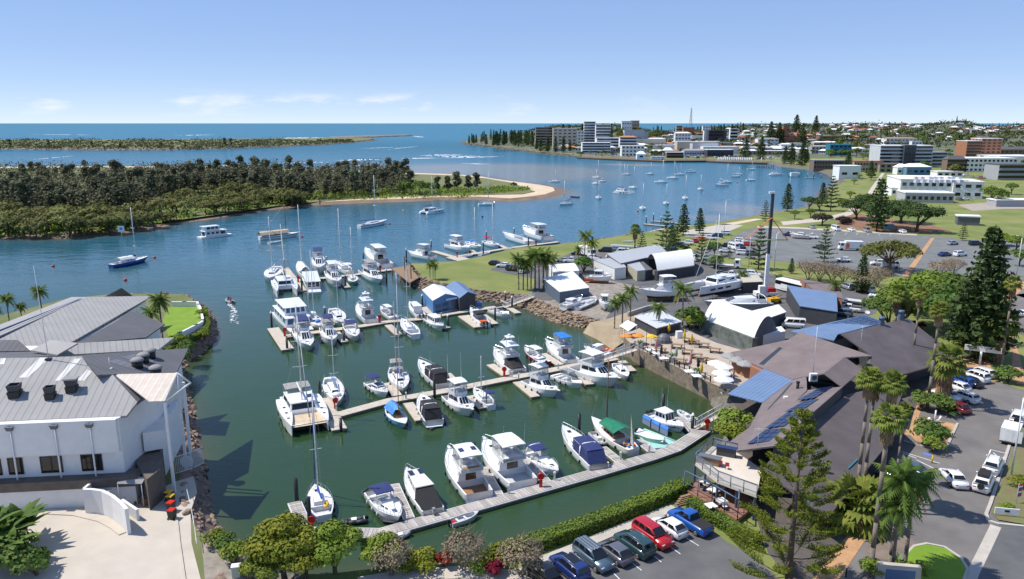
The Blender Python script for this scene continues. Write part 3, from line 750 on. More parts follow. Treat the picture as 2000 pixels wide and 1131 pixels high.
  if screen is not None:
   w=MB();zt,zb=z-th,screen
   w.add([(x1,-w1,zb),(x1,w1,zb),(x1-.15,w1*.95,zt),(x1-.15,-w1*.95,zt)],[(0,1,2,3)])
   for sg in(1,-1):w.add([(x0+(x1-x0)*.25,sg*w0,zb),(x1,sg*w1,zb),(x1-.15,sg*w1*.95,zt),(x0+(x1-x0)*.25,sg*w0*.95,zt)],[(0,1,2,3)])
   w.build("clear_screen",side_m or B2,o)
  return o
 def rail(s,t0=.5,h=.55,m=None,r=.03,n=7,t1=.985):
  mb=MB();pts=[]
  ts=[t0+(t1-t0)*i/n for i in range(n+1)]
  for sg in(1,-1):
   ps=[(s.X(t),sg*max(.08,s.hb(t)-.06),s.dz(t)+h*min(1,.3+(t-t0)*8))for t in ts]
   mb.path(ps,r,4)
   for t,p in zip(ts[1:],ps[1:]):mb.tube((p[0],p[1],s.dz(t)),p,r*.8,r*.8,4)
   pts.append(ps[-1])
  mb.tube(pts[0],pts[1],r,r,4)
  mb.build("bow_rail",m or Ds,s.root)
 def platform(s,l=.55,m=None,z=.22):
  w=s.hb(0)*.92;MB().frus((-s.L/2-l,-s.L/2+.06,w*.86,w),z,(-s.L/2-l,-s.L/2+.06,w*.86,w),z+.09).build("swim_platform",m or gel,s.root)
 def pulpit(s,l=.5):
  MB().frus((s.L/2-.5,s.L/2+l,.28,.14),s.dz(1)-.02,(s.L/2-.5,s.L/2+l,.28,.14),s.dz(1)+.08).build("bow_sprit",gel,s.root)
 def hatch(s,t,y=0,w=.5,m=None,z=None,name="hatch"):
  zz=(s.dz(t)+.035)if z is None else z
  MB().box(s.X(t)-w/2,s.X(t)+w/2,y-w/2,y+w/2,zz,zz+.045).build(name,m or Av,s.root)
 def solarp(s,x,y,z,w=.6,l=1.):
  MB().box(x-l/2,x+l/2,y-w/2,y+w/2,z,z+.03).build("solar_panel",Ep,s.root)
 def antenna(s,x,y,z,h,lean=(0,0)):
  MB().tube((x,y,z),(x+lean[0]*h,y+lean[1]*h,z+h),.022,.012,4).build("antenna",Aa,s.root)
 def outboard(s,y=0,m=None,k=1.):
  x=-s.L/2-.25*k;mb=MB();mb.frus((x-.32*k,x+.25*k,.16*k,.22*k),s.fb*.75,(x-.22*k,x+.2*k,.13*k,.17*k),s.fb*.75+.55*k);mb.box(x-.12*k,x+.12*k,-.07*k,.07*k,-.4,s.fb*.76)
  o=mb.build("outboard_motor",m or As,s.root);o.location.y=y
 def seats(s,m,t=.12,w=.75):
  z=s.fb*.4;x=s.X(t);b=s.hb(t)*w
  MB().box(x-.25,x+.3,-b,b,z,z+.42).build("seat",m,s.root)
 def helm(s,x,z,m=None):
  mb=MB();mb.frus((x-.3,x+.35,.5,.5),z,(x-.1,x+.2,.45,.45),z+.75);mb.build("helm_console",m or gel,s.root)
  MB().box(x-1.15,x-.65,-.55,.55,z,z+.5).build("helm_seat",B7,s.root)
 def mast(s,t=.56,h=None,z=None,r=.075,m=None,spreaders=(.45,),boom=.36,cover=None,stays=True,jib=None,name="mast",sw=None,rakeb=0.,stayr=.018,boom_rise=.04):
  h=h or s.L*1.25;m=m or alu;x=s.X(t);z0=(s.dz(t)+.3)if z is None else z;tip=(x-rakeb*h,0,z0+h)
  o=MB().tube((x,0,z0-.35),tip,r,r*.65,7).build(name,m,s.root)
  sw=sw or s.B*.24;W=[]
  for k in spreaders:
   p=lerp((x,0,z0),tip,k);MB().tube((p[0]-.1,-sw,p[2]+.05),(p[0],0,p[2]),.03,.04,4).tube((p[0],0,p[2]),(p[0]-.1,sw,p[2]+.05),.04,.03,4).build("spreader",m,o)
   W.append((p[0]-.1,sw,p[2]+.05))
  if boom:
   bl=boom*s.L;bz=z0+.75;e=(x-bl,0,bz+boom_rise*bl)
   bo=MB().tube((x-.08,0,bz),e,.06,.05,6).build("boom",m,s.root)
   if cover:
    mbc=MB();Ak=[]
    for i in range(6):
     k=i/5;p=lerp((x-.05,0,bz),e,k);rr=.22*(1-.5*k)
     Ak.append([(p[0],rr*.6*cos(a),p[2]+.08+rr*(.9+sin(a)))for a in[2*pi*j/8 for j in range(8)]])
    mbc.loft(Ak,smooth=True,cap0=True,cap1=True).build("sail_cover",cover,bo)
  if stays:
   w=MB();bt=(s.L/2-.1,0,s.dz(1)+.05)
   w.tube(bt,tip,stayr,stayr,3);w.tube((-s.L/2+.1,0,s.dz(0)),tip,stayr,stayr,3)
   for sg in(1,-1):
    Cr=(x-.15,sg*(s.hb(t)-.08),s.dz(t))
    for p in W:q=(p[0],sg*p[1],p[2]);w.tube(Cr,q,stayr,stayr,3);Cr=q
    w.tube(Cr,(tip[0],0,tip[2]-.1),stayr,stayr,3)
   w.build("rigging",wire,o)
   if jib:
    MB().tube(lerp(bt,tip,.04),lerp(bt,tip,.9),.085,.03,6).build("furled_sail",jib,o)
  return o
 def drape(s,x0,x1,w0,w1,z0,z1,m,name="cover",ridge=0.,drop=.35):

  mb=MB();Ak=[];n=7;r=random.Random(int(abs(x0*100)))
  for i in range(n+1):
   t=i/n;x=x0+(x1-x0)*t;w=w0+(w1-w0)*t;z=z0+(z1-z0)*t+r.uniform(-.05,.05)
   Ak.append([(x,-w,z-drop),(x,-w*.55,z+ridge*.3+r.uniform(-.03,.03)),(x,0,z+ridge),(x,w*.55,z+ridge*.3+r.uniform(-.03,.03)),(x,w,z-drop)])
  mb.loft(Ak,closed=False,smooth=False)
  return mb.build(name,m,s.root)
 def lifelines(s,t0=.02,t1=.93,h=.6):
  mb=MB();ts=[t0+(t1-t0)*i/9 for i in range(10)]
  for sg in(1,-1):
   ps=[(s.X(t),sg*(s.hb(t)-.07),s.dz(t)+h)for t in ts];mb.path(ps,.012,3)
   for t,p in zip(ts,ps):mb.tube((p[0],p[1],s.dz(t)),p,.015,.015,3)
  mb.build("lifelines",Ds,s.root)
def Af(label,Aw,bow,hm=None,cover=None,beam=None,mh=None,jib=None,spreaders=(.45,),wood=False,bimini=None,dodger=None,mizzen=None,detail=True,tent=None,mt=.57,z=1.,name="sailing_yacht",cat="yacht",stripe=None,group=None,L=None,hat=True,boom=.36,dinghy=None,r=.08,dm=None,rakeb=0.):
 s=C9(name,label,cat,Aw,bow,beam or None,None,z,L,group)
 if not beam:s.B=s.L*.3
 s.fb=.5+.05*s.L
 s.hull(tr=.55,p=2.1,sheer=.3,rake=.13,ck=(.07,.3),floor=.35,hm=hm,stripe=stripe,dm=dm,fm=Fl if wood else A1)
 c,z1,t=s.cabin(.32,.68,s.hb(.32)*.62,s.hb(.68)*.5,.42+.01*s.L,.5,.05,.8,side=((.12,.32,.3,.75),(.38,.58,.3,.75),(.64,.8,.3,.7)),front=1 if not wood else 0,m=Fl if wood else gel)
 sp=Em if wood else alu
 s.mast(mt,mh or s.L*1.28,z1-.35,r,sp,spreaders,boom,cover,True,jib,rakeb=rakeb)
 if mizzen:s.mast(mizzen,(mh or s.L*1.28)*.68,s.dz(.1),r*.8,sp,(.5,),.2,cover,True,None,"mizzen_mast")
 if detail:
  s.rail(.82,.6,n=3,r=.022);s.lifelines()
  s.hatch(.78,0,.5)
 if bimini:s.top(s.X(.05),s.X(.24),s.hb(.1)*.75,s.hb(.2)*.75,s.fb+1.75,bimini,"bimini",s.fb,.04)
 if dodger:s.top(s.X(.29),s.X(.42),s.hb(.3)*.6,s.hb(.4)*.5,s.fb+1.15,dodger,"spray_hood",None,.25,curve=.2)
 if tent:s.drape(s.X(.1),s.X(.62),s.hb(.2)*.8,s.hb(.6)*.7,s.fb+1.5,s.fb+1.3,tent,"boom_tent",.5,.55)
 if dinghy:MB().ball((s.X(.78),0,s.dz(.78)+.25),.75,10,6,0,.42).build("deck_dinghy",dinghy,s.root)
 return s
def Ai(label,Aw,bow,beam=None,bim=None,hm=None,stripe=None,hard=None,canvas=None,tower=False,z=1.1,detail=True,screen=True,name="flybridge_cruiser",cat="motor cruiser",wood=False,solarp=False,back_cover=None,hatch=True,ant=2,fb=None,group=None,base=0.,anti=None,antl=3.5,low=False,dm=None,L=None,pul=True):
 s=C9(name,label,cat,Aw,bow,beam,fb,z,L,group,base)
 if not beam:s.B=s.L*.33
 s.fb=fb or(.65+.06*s.L)
 s.hull(tr=.88,p=2.6,sheer=.42,rake=.14,ck=(.03,.27),floor=.35,hm=hm,stripe=stripe,anti=anti,fm=Fl if wood else A1,dm=dm)
 ch=1.05+.03*s.L
 c,z1,t=s.cabin(.27,.74,s.hb(.27)*.82,s.hb(.74)*.6,ch,s.L*.16,.05,.86,side=((.06,.42,.45,.86),(.46,.82,.42,.8)),front=3,back=(.3,.75,.05,.85))
 fx0,fx1=s.X(.2),s.X(.52);w0,w1=s.hb(.27)*.74,s.hb(.5)*.62
 mb=MB();q=lambda k,zz:[(fx0,-w0*k,zz),(fx1,-w1*k,zz),(fx1+.3,0,zz),(fx1,w1*k,zz),(fx0,w0*k,zz)]
 mb.loft([q(1,z1),q(1.03,z1+.55),q(.94,z1+.55),q(.94,z1+.08)],cap1=True);mb.f.append(tuple(range(4,-1,-1)));mb.m.append(0);mb.sm.append(False)
 fl=mb.build("flybridge",gel,s.root)
 if not low:s.helm(fx1-.55,z1+.1)
 MB().box(fx0+.15,fx0+.7,-w0*.75,w0*.75,z1+.1,z1+.48).build("bench_seat",B7 if not wood else Fl,s.root)
 if bim or hard:
  s.top(fx0+.1,fx1+.1,w0*.98,w1*1.02,z1+2.05,hard or bim,"hardtop" if hard else "bimini",z1+.5,.08 if hard else .04,screen=(z1+.55)if screen else None)
  if solarp:
   for y in(-.55,.55):s.solarp((fx0+fx1)/2,y*w0,z1+2.2)
 if tower:
  zt=z1+3.3;mt=MB()
  for sg in(1,-1):
   for x in(fx0+.5,fx1-.2):mt.tube((x,sg*w0*.85,z1+2.),((fx0+fx1)/2+(.35 if x>0 else-.35),sg*.55,zt),.035,.035,4)
  mt.build("tower",Ds,s.root);s.top((fx0+fx1)/2-.8,(fx0+fx1)/2+.8,.8,.75,zt+.08,gel,"tower_top",None,.07)
  MB().ball(((fx0+fx1)/2,0,zt+.35),.35,8,5,0,.7).build("radar_dome",Aa,s.root)
 if back_cover:s.drape(s.X(.02),s.X(.27),s.hb(0)*.9,s.hb(.27)*.8,s.fb+.1,z1-.1,back_cover,"cockpit_cover",.05,.35)
 if detail:
  s.rail(.5,.6);s.platform(.6)
  if pul:s.pulpit(.45)
  if hatch:s.hatch(.8,0,.55)
 for i in range(ant):s.antenna(fx0+.4,(1 if i%2 else-1)*w0*.9,z1+.5,antl,(-.12,.03))
 return s
def Cf(label,Aw,bow,beam=None,canvas=None,hm=None,stripe=None,z=1.,arch=True,enclosed=False,name="sports_cruiser",cat="motor cruiser",detail=True,group=None,ck=(.03,.46),hatchm=None,fb=None,seatm=None,base=0.,anti=None,L=None,dm=None):
 s=C9(name,label,cat,Aw,bow,beam,fb,z,L,group,base)
 if not beam:s.B=s.L*.32
 s.fb=fb or(.55+.055*s.L)
 s.hull(tr=.9,p=2.5,sheer=.32,rake=.13,ck=ck,floor=.35,hm=hm,stripe=stripe,anti=anti,dm=dm)
 cx=ck[1];zc=s.dz(cx)
 c,z1,t=s.cabin(cx-.01,.86,s.hb(cx)*.7,s.hb(.86)*.42,.3,s.L*.12,.02,.8,name="foredeck_trunk",side=((.2,.45,.3,.75),(.52,.72,.3,.75)),front=0)
 w=MB();x=s.X(cx)+.25;b=s.hb(cx)*.8
 w.add([(x+.5,-b*.75,z1-.1),(x+.5,b*.75,z1-.1),(x-.1,b*.72,z1+.5),(x-.1,-b*.72,z1+.5)],[(0,1,2,3)])
 for sg in(1,-1):w.add([(x+.5,sg*b*.75,z1-.1),(x-.9,sg*b*1.08,z1-.15),(x-1.,sg*b*1.02,z1+.35),(x-.1,sg*b*.72,z1+.5)],[(0,1,2,3)])
 w.build("windscreen",B2,s.root)
 s.helm(x-.9,s.fb*.35);s.seats(seatm or B7)
 if canvas:
  x0,x1=s.X(.1),s.X(cx)+.1;zt=s.fb+1.35
  s.top(x0 if enclosed else s.X(cx*.35),x1,s.hb(.1)*.85,s.hb(cx)*.75,zt,canvas,"canvas_top",s.fb,.05,curve=.12)
  if enclosed:
   w=MB();a=s.hb(.02)*.92
   w.add([(s.X(.02),-a,s.fb),(s.X(.02),a,s.fb),(x0,a*.9,zt-.04),(x0,-a*.9,zt-.04)],[(3,2,1,0)])
   for sg in(1,-1):w.add([(s.X(.02),sg*a,s.fb),(s.X(cx),sg*s.hb(cx)*.82,zc),(x1-.2,sg*s.hb(cx)*.75,zt-.05),(x0,sg*a*.9,zt-.04)],[(0,1,2,3)])
   w.build("canvas_sides",canvas,s.root)
 if arch:
  m2=MB();xa=s.X(cx*.55);wa=s.hb(.2)*.95
  m2.path([(xa-.2,-wa,s.fb),(xa+.05,-wa*.85,s.fb+1.25),(xa+.15,-wa*.5,s.fb+1.55),(xa+.15,wa*.5,s.fb+1.55),(xa+.05,wa*.85,s.fb+1.25),(xa-.2,wa,s.fb)],.09,6).build("radar_arch",gel,s.root)
 if detail:s.rail(.55,.45);s.platform(.5);s.hatch(.8,0,.5,hatchm or Av,z1+.02 if .8<.84 else None)
 return s
def Bo(label,Aw,bow,beam=None,hm=None,roof_m=None,z=1.,t0=.3,t1=.66,h=1.5,back_cover=None,outb=0,name="cabin_boat",cat="boat",stripe=None,detail=True,group=None,fb=None,base=0.,front=3,over=.12,outm=None,L=None,side=None,dm=None):
 s=C9(name,label,cat,Aw,bow,beam,fb,z,L,group,base)
 if not beam:s.B=s.L*.34
 s.fb=fb or(.5+.055*s.L)
 s.hull(tr=.88,p=2.4,sheer=.4,rake=.12,ck=(.03,t0),floor=.35,hm=hm,stripe=stripe,dm=dm)
 c,z1,t=s.cabin(t0,t1,s.hb(t0)*.8,s.hb(t1)*.68,h,.35,.05,.9,roof_m=roof_m or gel,front=front,side=side or((.08,.34,.45,.85),(.39,.65,.45,.85),(.7,.92,.45,.82)),over=over)
 s.cabin(t1-.02,min(.9,t1+.2),s.hb(t1)*.62,s.hb(.86)*.4,.32,.35,.02,.85,name="foredeck_trunk",side=(),front=0)
 s.seats(B7)
 if back_cover:
  w=MB();a=s.hb(.02)*.95;b2=s.hb(t0)*.8
  w.add([(s.X(.02),-a,s.fb),(s.X(.02),a,s.fb),(s.X(t0),b2*.9,z1-.05),(s.X(t0),-b2*.9,z1-.05)],[(3,2,1,0)])
  for sg in(1,-1):w.add([(s.X(.02),sg*a,s.fb),(s.X(t0),sg*b2,s.dz(t0)),(s.X(t0),sg*b2*.9,z1-.05)],[(0,1,2)])
  w.build("cockpit_cover",back_cover,s.root)
 for i in range(outb):s.outboard(0 if outb==1 else(-.38+.76*i),outm)
 if detail:s.rail(.6,.5);s.hatch(min(.82,t1+.1),0,.4,None,s.dz(.8)+.3)
 return s
def Dj(label,Aw,bow,beam=None,hm=None,z=.9,top_m=None,outb=1,name="centre_console_boat",cat="boat",group=None,rods=2,base=0.,stripe=None,L=None):
 s=C9(name,label,cat,Aw,bow,beam,None,z,L,group,base)
 if not beam:s.B=s.L*.33
 s.fb=.5+.045*s.L
 s.hull(tr=.9,p=2.3,sheer=.45,rake=.12,ck=(.05,.68),floor=.4,hm=hm,stripe=stripe)
 s.helm(s.X(.48),s.fb*.4);s.seats(B7,.15)
 s.top(s.X(.3),s.X(.62),s.B*.3,s.B*.28,s.fb+1.65,top_m or gel,"hardtop",s.fb*.45,.07,screen=s.fb+.6)
 for i in range(outb):s.outboard(0 if outb==1 else(-.35+.7*i))
 for i in range(rods):s.antenna(s.X(.35),(1 if i else-1)*s.B*.32,s.fb+1.2,3.2,(-.35,(.1 if i else-.1)))
 s.rail(.68,.35)
 return s
def Aj(label,Aw,bow,hm=None,beam=None,z=.4,motor=True,name="dinghy",cat="dinghy",group=None,thwarts=2,base=0.,extra=None,L=None,fm=None):
 s=C9(name,label,cat,Aw,bow,beam,None,z,L,group,base)
 if not beam:s.B=s.L*.38
 s.fb=.55
 s.hull(tr=.85,p=2.3,sheer=.3,rake=.1,ck=(.03,.86),floor=.3,hm=hm or alu,dm=hm or alu,fm=fm or A1,keel=-.2)
 for i in range(thwarts):x=s.X(.25+.28*i);MB().box(x-.13,x+.13,-s.hb(.3)*.9,s.hb(.3)*.9,.36,.42).build("thwart",alu,s.root)
 if motor:s.outboard(0,None,.75)
 if extra:MB().box(s.X(.12)-.15,s.X(.12)+.2,-.3,.2,.2,.48).build("fuel_tank",extra,s.root)
 return s
def rib(label,Aw,bow,tube_m=None,z=.4,motor=True,name="inflatable_dinghy",cat="dinghy",group=None,rt=.23,base=0.,seat=True,L=None,beam=None,floor_m=None):
 s=C9(name,label,cat,Aw,bow,beam,.5,z,L,group,base)
 if not beam:s.B=s.L*.45
 w,l=s.B/2-rt,s.L/2
 pts=[(-l,w,.3),(-l*.2,w,.3),(l*.45,w*.92,.33),(l*.75,w*.6,.4),(l*.93,w*.2,.46)]
 pts=pts+[(x,-y,z_)for x,y,z_ in pts[::-1]]
 mb=MB();mb.path(pts,rt,8)
 for p in pts:mb.ball(p,rt*1.01,8,5)
 mb.build("tube",tube_m or Ct,s.root)
 MB().prism([(-l+.1,-w),(l*.5,-w*.85),(l*.85,0),(l*.5,w*.85),(-l+.1,w)],.1,.2).build("floor",floor_m or A1,s.root)
 MB().box(-l+.05,-l+.13,-w,w,.1,.6).build("transom",A1,s.root)
 if seat:MB().box(-.35,.25,-.3,.3,.2,.6).build("seat",B7,s.root)
 if motor:s.outboard(0,None,.7)
 return s
def Bq(label,Aw,bow,beam=None,z=1.4,mh=None,cover=None,bimini=None,sail=True,power=False,name="catamaran",cat="catamaran",group=None,tramp=None,detail=True,roof_m=None,hm=None,base=0.,L=None,anti=None):
 s=C9(name,label,cat,Aw,bow,beam,None,z,L,group,base)
 if not beam:s.B=s.L*.54
 s.fb=.6+.07*s.L;L,B=s.L,s.B;hw=B*.13;yc=B/2-hw;hm=hm or gel
 s.tr,s.p,s.sheer=.8,2.2,.1
 for sg in(1,-1):
  mb=MB();Ak=[]
  for i in range(13):
   t=i/12;b=hw*((.55+.45*min(1,t/.3))if t<.4 else max(.06,1-((t-.4)/.6)**2.3));zt=s.fb*(.45+.55*min(1,t/.14))*(1+.08*t)
   x=-L/2+L*t
   Ak.append([(x,sg*yc+b,zt),(x,sg*yc+b*.9,.1),(x-(.25*t**4),sg*yc+b*.3,-.45),(x-(.25*t**4),sg*yc-b*.3,-.45),(x,sg*yc-b*.9,.1),(x,sg*yc-b,zt)])
  mb.loft(Ak,smooth=False,cap0=True,cap1=True).build("hull",hm,s.root)
  if anti:
   m2=MB();m2.loft([[(p[0],sg*yc+(p[1]-sg*yc)*1.02,min(.1,p[2])-.012)for p in r_]for r_ in Ak],cap0=True,cap1=True).build("antifouling",anti,s.root)
  for k in(.45,.62,.78):
   MB().box(-L/2+L*k-.22,-L/2+L*k+.22,sg*yc-.2,sg*yc+.2,s.fb*1.02,s.fb*1.02+.09).build("hatch",Av,s.root)
   w=MB();C8(w,[(-L/2+L*(k-.05),sg*(yc+hw*.98),s.fb*.35),(-L/2+L*(k+.05),sg*(yc+hw*.98),s.fb*.35),(-L/2+L*(k+.05),sg*(yc+hw*1.),s.fb*.75),(-L/2+L*(k-.05),sg*(yc+hw*1.),s.fb*.75)][::sg],0,1,.2,.8,.03);w.build("window",Av,s.root)
 MB().box(-L/2+L*.08,-L/2+L*.62,-yc,yc,s.fb*.45,s.fb*.98).build("bridge_deck",hm,s.root)
 c,z1,t=s.cabin(.18,.62,yc*.92,yc*.82,1.15,.75,.1,.86,z=s.fb*.97,side=((.1,.5,.4,.85),(.55,.92,.4,.8)),front=1,back=(.25,.75,.02,.85),roof_m=roof_m or gel)
 if tramp is not None:
  MB().box(-L/2+L*.63,L/2-.5,-yc+hw*.3,yc-hw*.3,s.fb*.72,s.fb*.74).build("trampoline",tramp,s.root)
  MB().tube((L/2-.35,-yc,s.fb*.95),(L/2-.35,yc,s.fb*.95),.09,.09,6).build("crossbeam",alu,s.root)
 if bimini:s.top(s.X(.04),s.X(.24),yc*.75,yc*.75,z1+.75,bimini,"bimini",s.fb,.05)
 if sail:
  s.hb=lambda t_:s.B/2
  s.mast(.5,mh or L*1.4,z1+.2,.11,alu,(.35,.62),.34,cover,True,Ag,sw=B*.16,stayr=.022)
  for y in(yc*.35,yc*.52):MB().box(-L/2+L*.36,-L/2+L*.46,y,y+.45,z1+.11,z1+.14).build("solar_panel",Ep,s.root)
 return s
def B1(label,Aw,bow,beam=None,z=.7,storeys=1,name="houseboat",cat="houseboat",hm=None,roof_m=None,group=None,wall=None,L=None,up=(.25,.7),glassy=False):
 s=C9(name,label,cat,Aw,bow,beam,None,z,L,group)
 if not beam:s.B=s.L*.42
 L,B=s.L,s.B;wall=wall or gel
 MB().frus((-L/2,L/2-.3,B/2,B*.36),-.4,(-L/2,L/2,B/2,B*.4),.6).build("hull",hm or gel,s.root)
 MB().box(-L/2+.05,L/2-.2,-B*.4,B*.4,.6,.66).build("deck",B7,s.root)
 s.fb=.66;s.tr,s.p,s.sheer=1,9,0
 c,z1,t=s.cabin(.14,.82,B*.46,B*.42,2.,.2,.05,.98,m=wall,z=.66,side=((.06,.2,.4,.8),(.27,.41,.4,.8),(.48,.62,.4,.8),(.7,.92,.3,.85)),front=3,back=(.2,.8,.02,.85),roof_m=roof_m or gel,over=.3,name="house",gm=B3 if glassy else None)
 if storeys>1:s.cabin(up[0],up[1],B*.4,B*.38,1.7,.3,.05,.97,m=wall,z=z1+.12,side=((.1,.35,.35,.85),(.42,.66,.35,.85),(.72,.93,.35,.85)),front=4 if glassy else 3,roof_m=roof_m or gel,over=.35,name="upper_cabin",gm=B3 if glassy else None)
 mb=MB();y=B*.46
 for sg in(1,-1):
  mb.tube((-L/2+.1,sg*y,1.5),(-L/2+L*.14,sg*y,1.5),.025,.025,4)
  for k in(.1,.8):mb.tube((-L/2+k,sg*y,.6),(-L/2+k,sg*y,1.5),.025,.025,4)
 mb.build("rail",Ds,s.root)
 return s
 # pontoons, piles, dock furniture
def Bl(Y,py):
 v=(py-565.5)/FPX
 return D9-Y*(SP+v*CP)/(CP-v*SP)
def G8(Aw,bow,t,top_py,z=1.,base=0.):
 a,b=Vector(G(*Aw,z)),Vector(G(*bow,z));p=a+(b-a)*t
 return Bl(p.y,top_py)-base
def Bs(pts,w):

 L_,R_=[],[];n=len(pts)
 for i,p in enumerate(pts):
  d1=(pts[min(i+1,n-1)]-pts[max(i-1,0)]).normalized()
  k=1.
  if 0<i<n-1:d0=(pts[i]-pts[i-1]).normalized();k=1/max(.5,d1.dot(d0))
  nr=Vector((-d1.y,d1.x,0))*(w/2*k);L_.append(p+nr);R_.append(p-nr)
 return L_,R_
Gb={}
def Bn(label,main,w,Gk,fw=1.,top=.5,boards=False,m=None,name="pontoon",zpx=.5,deep=.35,z0=-.3):
 m=m or Fs
 c=Vector(G(*main[0],0));root=Ah(name,label,"pontoon",(c.x,c.y,0))
 def run(pxs,ww,nm,zt):
  pts=[Vector(G(x,y,zpx))for x,y in pxs]
  for p in pts:p.z=zt
  L_,R_=Bs(pts,ww);mb=MB()
  Ak=[[(a.x,a.y,z0),(a.x,a.y,zt-.12),(b.x,b.y,zt-.12),(b.x,b.y,z0)]for a,b in zip(L_,R_)]
  fl=mb.loft(Ak,cap0=True,cap1=True).build("float",E6,root)
  L2,R2=Bs(pts,ww+.12);mb=MB()
  Ak=[[(a.x,a.y,zt-.14),(a.x,a.y,zt),(b.x,b.y,zt),(b.x,b.y,zt-.14)]for a,b in zip(L2,R2)]
  d=mb.loft(Ak,cap0=True,cap1=True).build(nm,m if not boards else alu,root)
  if boards:
   key=round(ww,2)
   if key not in Gb:Gb[key]=MB().box(-.19,.19,-ww/2+.08,ww/2-.08,0,.04).mesh("plank",Gi)
   for a,b in zip(pts,pts[1:]):
    dd=b-a;n=int(dd.length/.42);ang=atan2(dd.y,dd.x)
    for i in range(n):
     p=a+dd*((i+.5)/n)
     o=link("plank",Gb[key],d,(p.x,p.y,zt+.004+rnd.uniform(0,.012)),ang+rnd.uniform(-.006,.006));
  return d
 run(main,w,"walkway",top)
 for f in Gk:
  run(f[:2],f[2]if len(f)>2 else fw,"finger",top-.03)
 return root
Bn("weathered plank pontoon nearest the camera with six berth fingers",[(592,1038),(742,1041),(860,1008),(960,980),(1170,921),(1272,891),(1318,875),(1376,838)],1.9,[((575,980),(597,1032),1.5),((769,945),(799,1012)),((944,912),(973,966)),((1028,896),(1070,944)),((1176,873),(1212,902)),((1246,858),(1276,882)),((1326,814),(1356,842),1.5)],1.25,boards=True)
Bn("pale concrete pontoon in the middle row, joined to the patio gangway",[(650,812),(760,782),(880,761),(996,738),(1110,716),(1204,699)],1.9,[((631,777),(663,838),2.1),((757,747),(776,772)),((797,786),(821,820)),((872,729),(892,748)),((920,772),(944,796)),((958,711),(988,732)),((1010,745),(1046,774)),((1060,690),(1094,712)),((1124,722),(1152,750)),((1214,704),(1235,724))],1.5)
Bn("pale concrete pontoon of the third row below the floating sheds",[(560,656),(612,649),(708,636),(756,628),(816,623),(867,614),(918,606),(985,597)],1.9,[((533,640),(562,682),2.3),((656,648),(674,667)),((758,634),(779,653)),((845,628),(874,640)),((628,620),(648,634)),((940,612),(967,632)),((990,598),(1012,611)),((905,616),(937,638),2.6)],1.5)
Bn("far concrete pontoon reached from the timber landing",[(572,548),(640,542),(692,536),(766,526)],2.,[((556,523),(591,568),2.2),((664,543),(679,561))],1.6)
Bn("outer concrete pontoon along the channel beside the lawn",[(846,490),(884,501),(915,497),(995,484),(1050,477),(1090,472)],2.,[((884,501),(920,511),5.),((920,488),(930,496)),((976,478),(990,485))],1.6)
Bn("public landing pontoon by the boat ramp with white posts",[(1252,457),(1290,448),(1330,441),(1400,440)],1.8,[((1258,437),(1300,441)),((1272,431),(1340,437))],1.4)
Bn("floating landing in the upper harbour",[(1572,346.5),(1594,346.8)],2.2,[],1.)
o=tag(MB().box(-3.6,3.6,-1.6,1.6,.5,3.6).build("shelter",Aa),"white roofed shelter on the upper harbour landing","shelter");p=G(1552,345.5,0);o.location=(p[0],p[1],0);
PILE=MB().tube((0,0,-2),(0,0,3.),.2,.2,10).mesh("pile_shaft",G6)
CAPM=MB().loft([[(.23*cos(a),.23*sin(a),3.)for a in[2*pi*j/10 for j in range(10)]],[(.23*cos(a),.23*sin(a),3.08)for a in[2*pi*j/10 for j in range(10)]],[(.03*cos(a),.03*sin(a),3.5)for a in[2*pi*j/10 for j in range(10)]]],smooth=True,cap1=True).mesh("pile_cap",Aa)
def pile(px,py,top_py=None,white=True,label="",h=None,group="mooring piles",z=.4):
 p=G(px,py,z);hh=(Bl(p[1],top_py)if top_py else(h or 3.5))
 k=hh/3.5 if white else hh/3.
 r=Ae("mooring_pile",label,"pile",(p[0],p[1],0),0,group)
 s_=link("shaft",PILE,r);s_.scale=(1.15,1.15,k)
 if white:c_=link("cap",CAPM,r);c_.scale=(1.15,1.15,k)
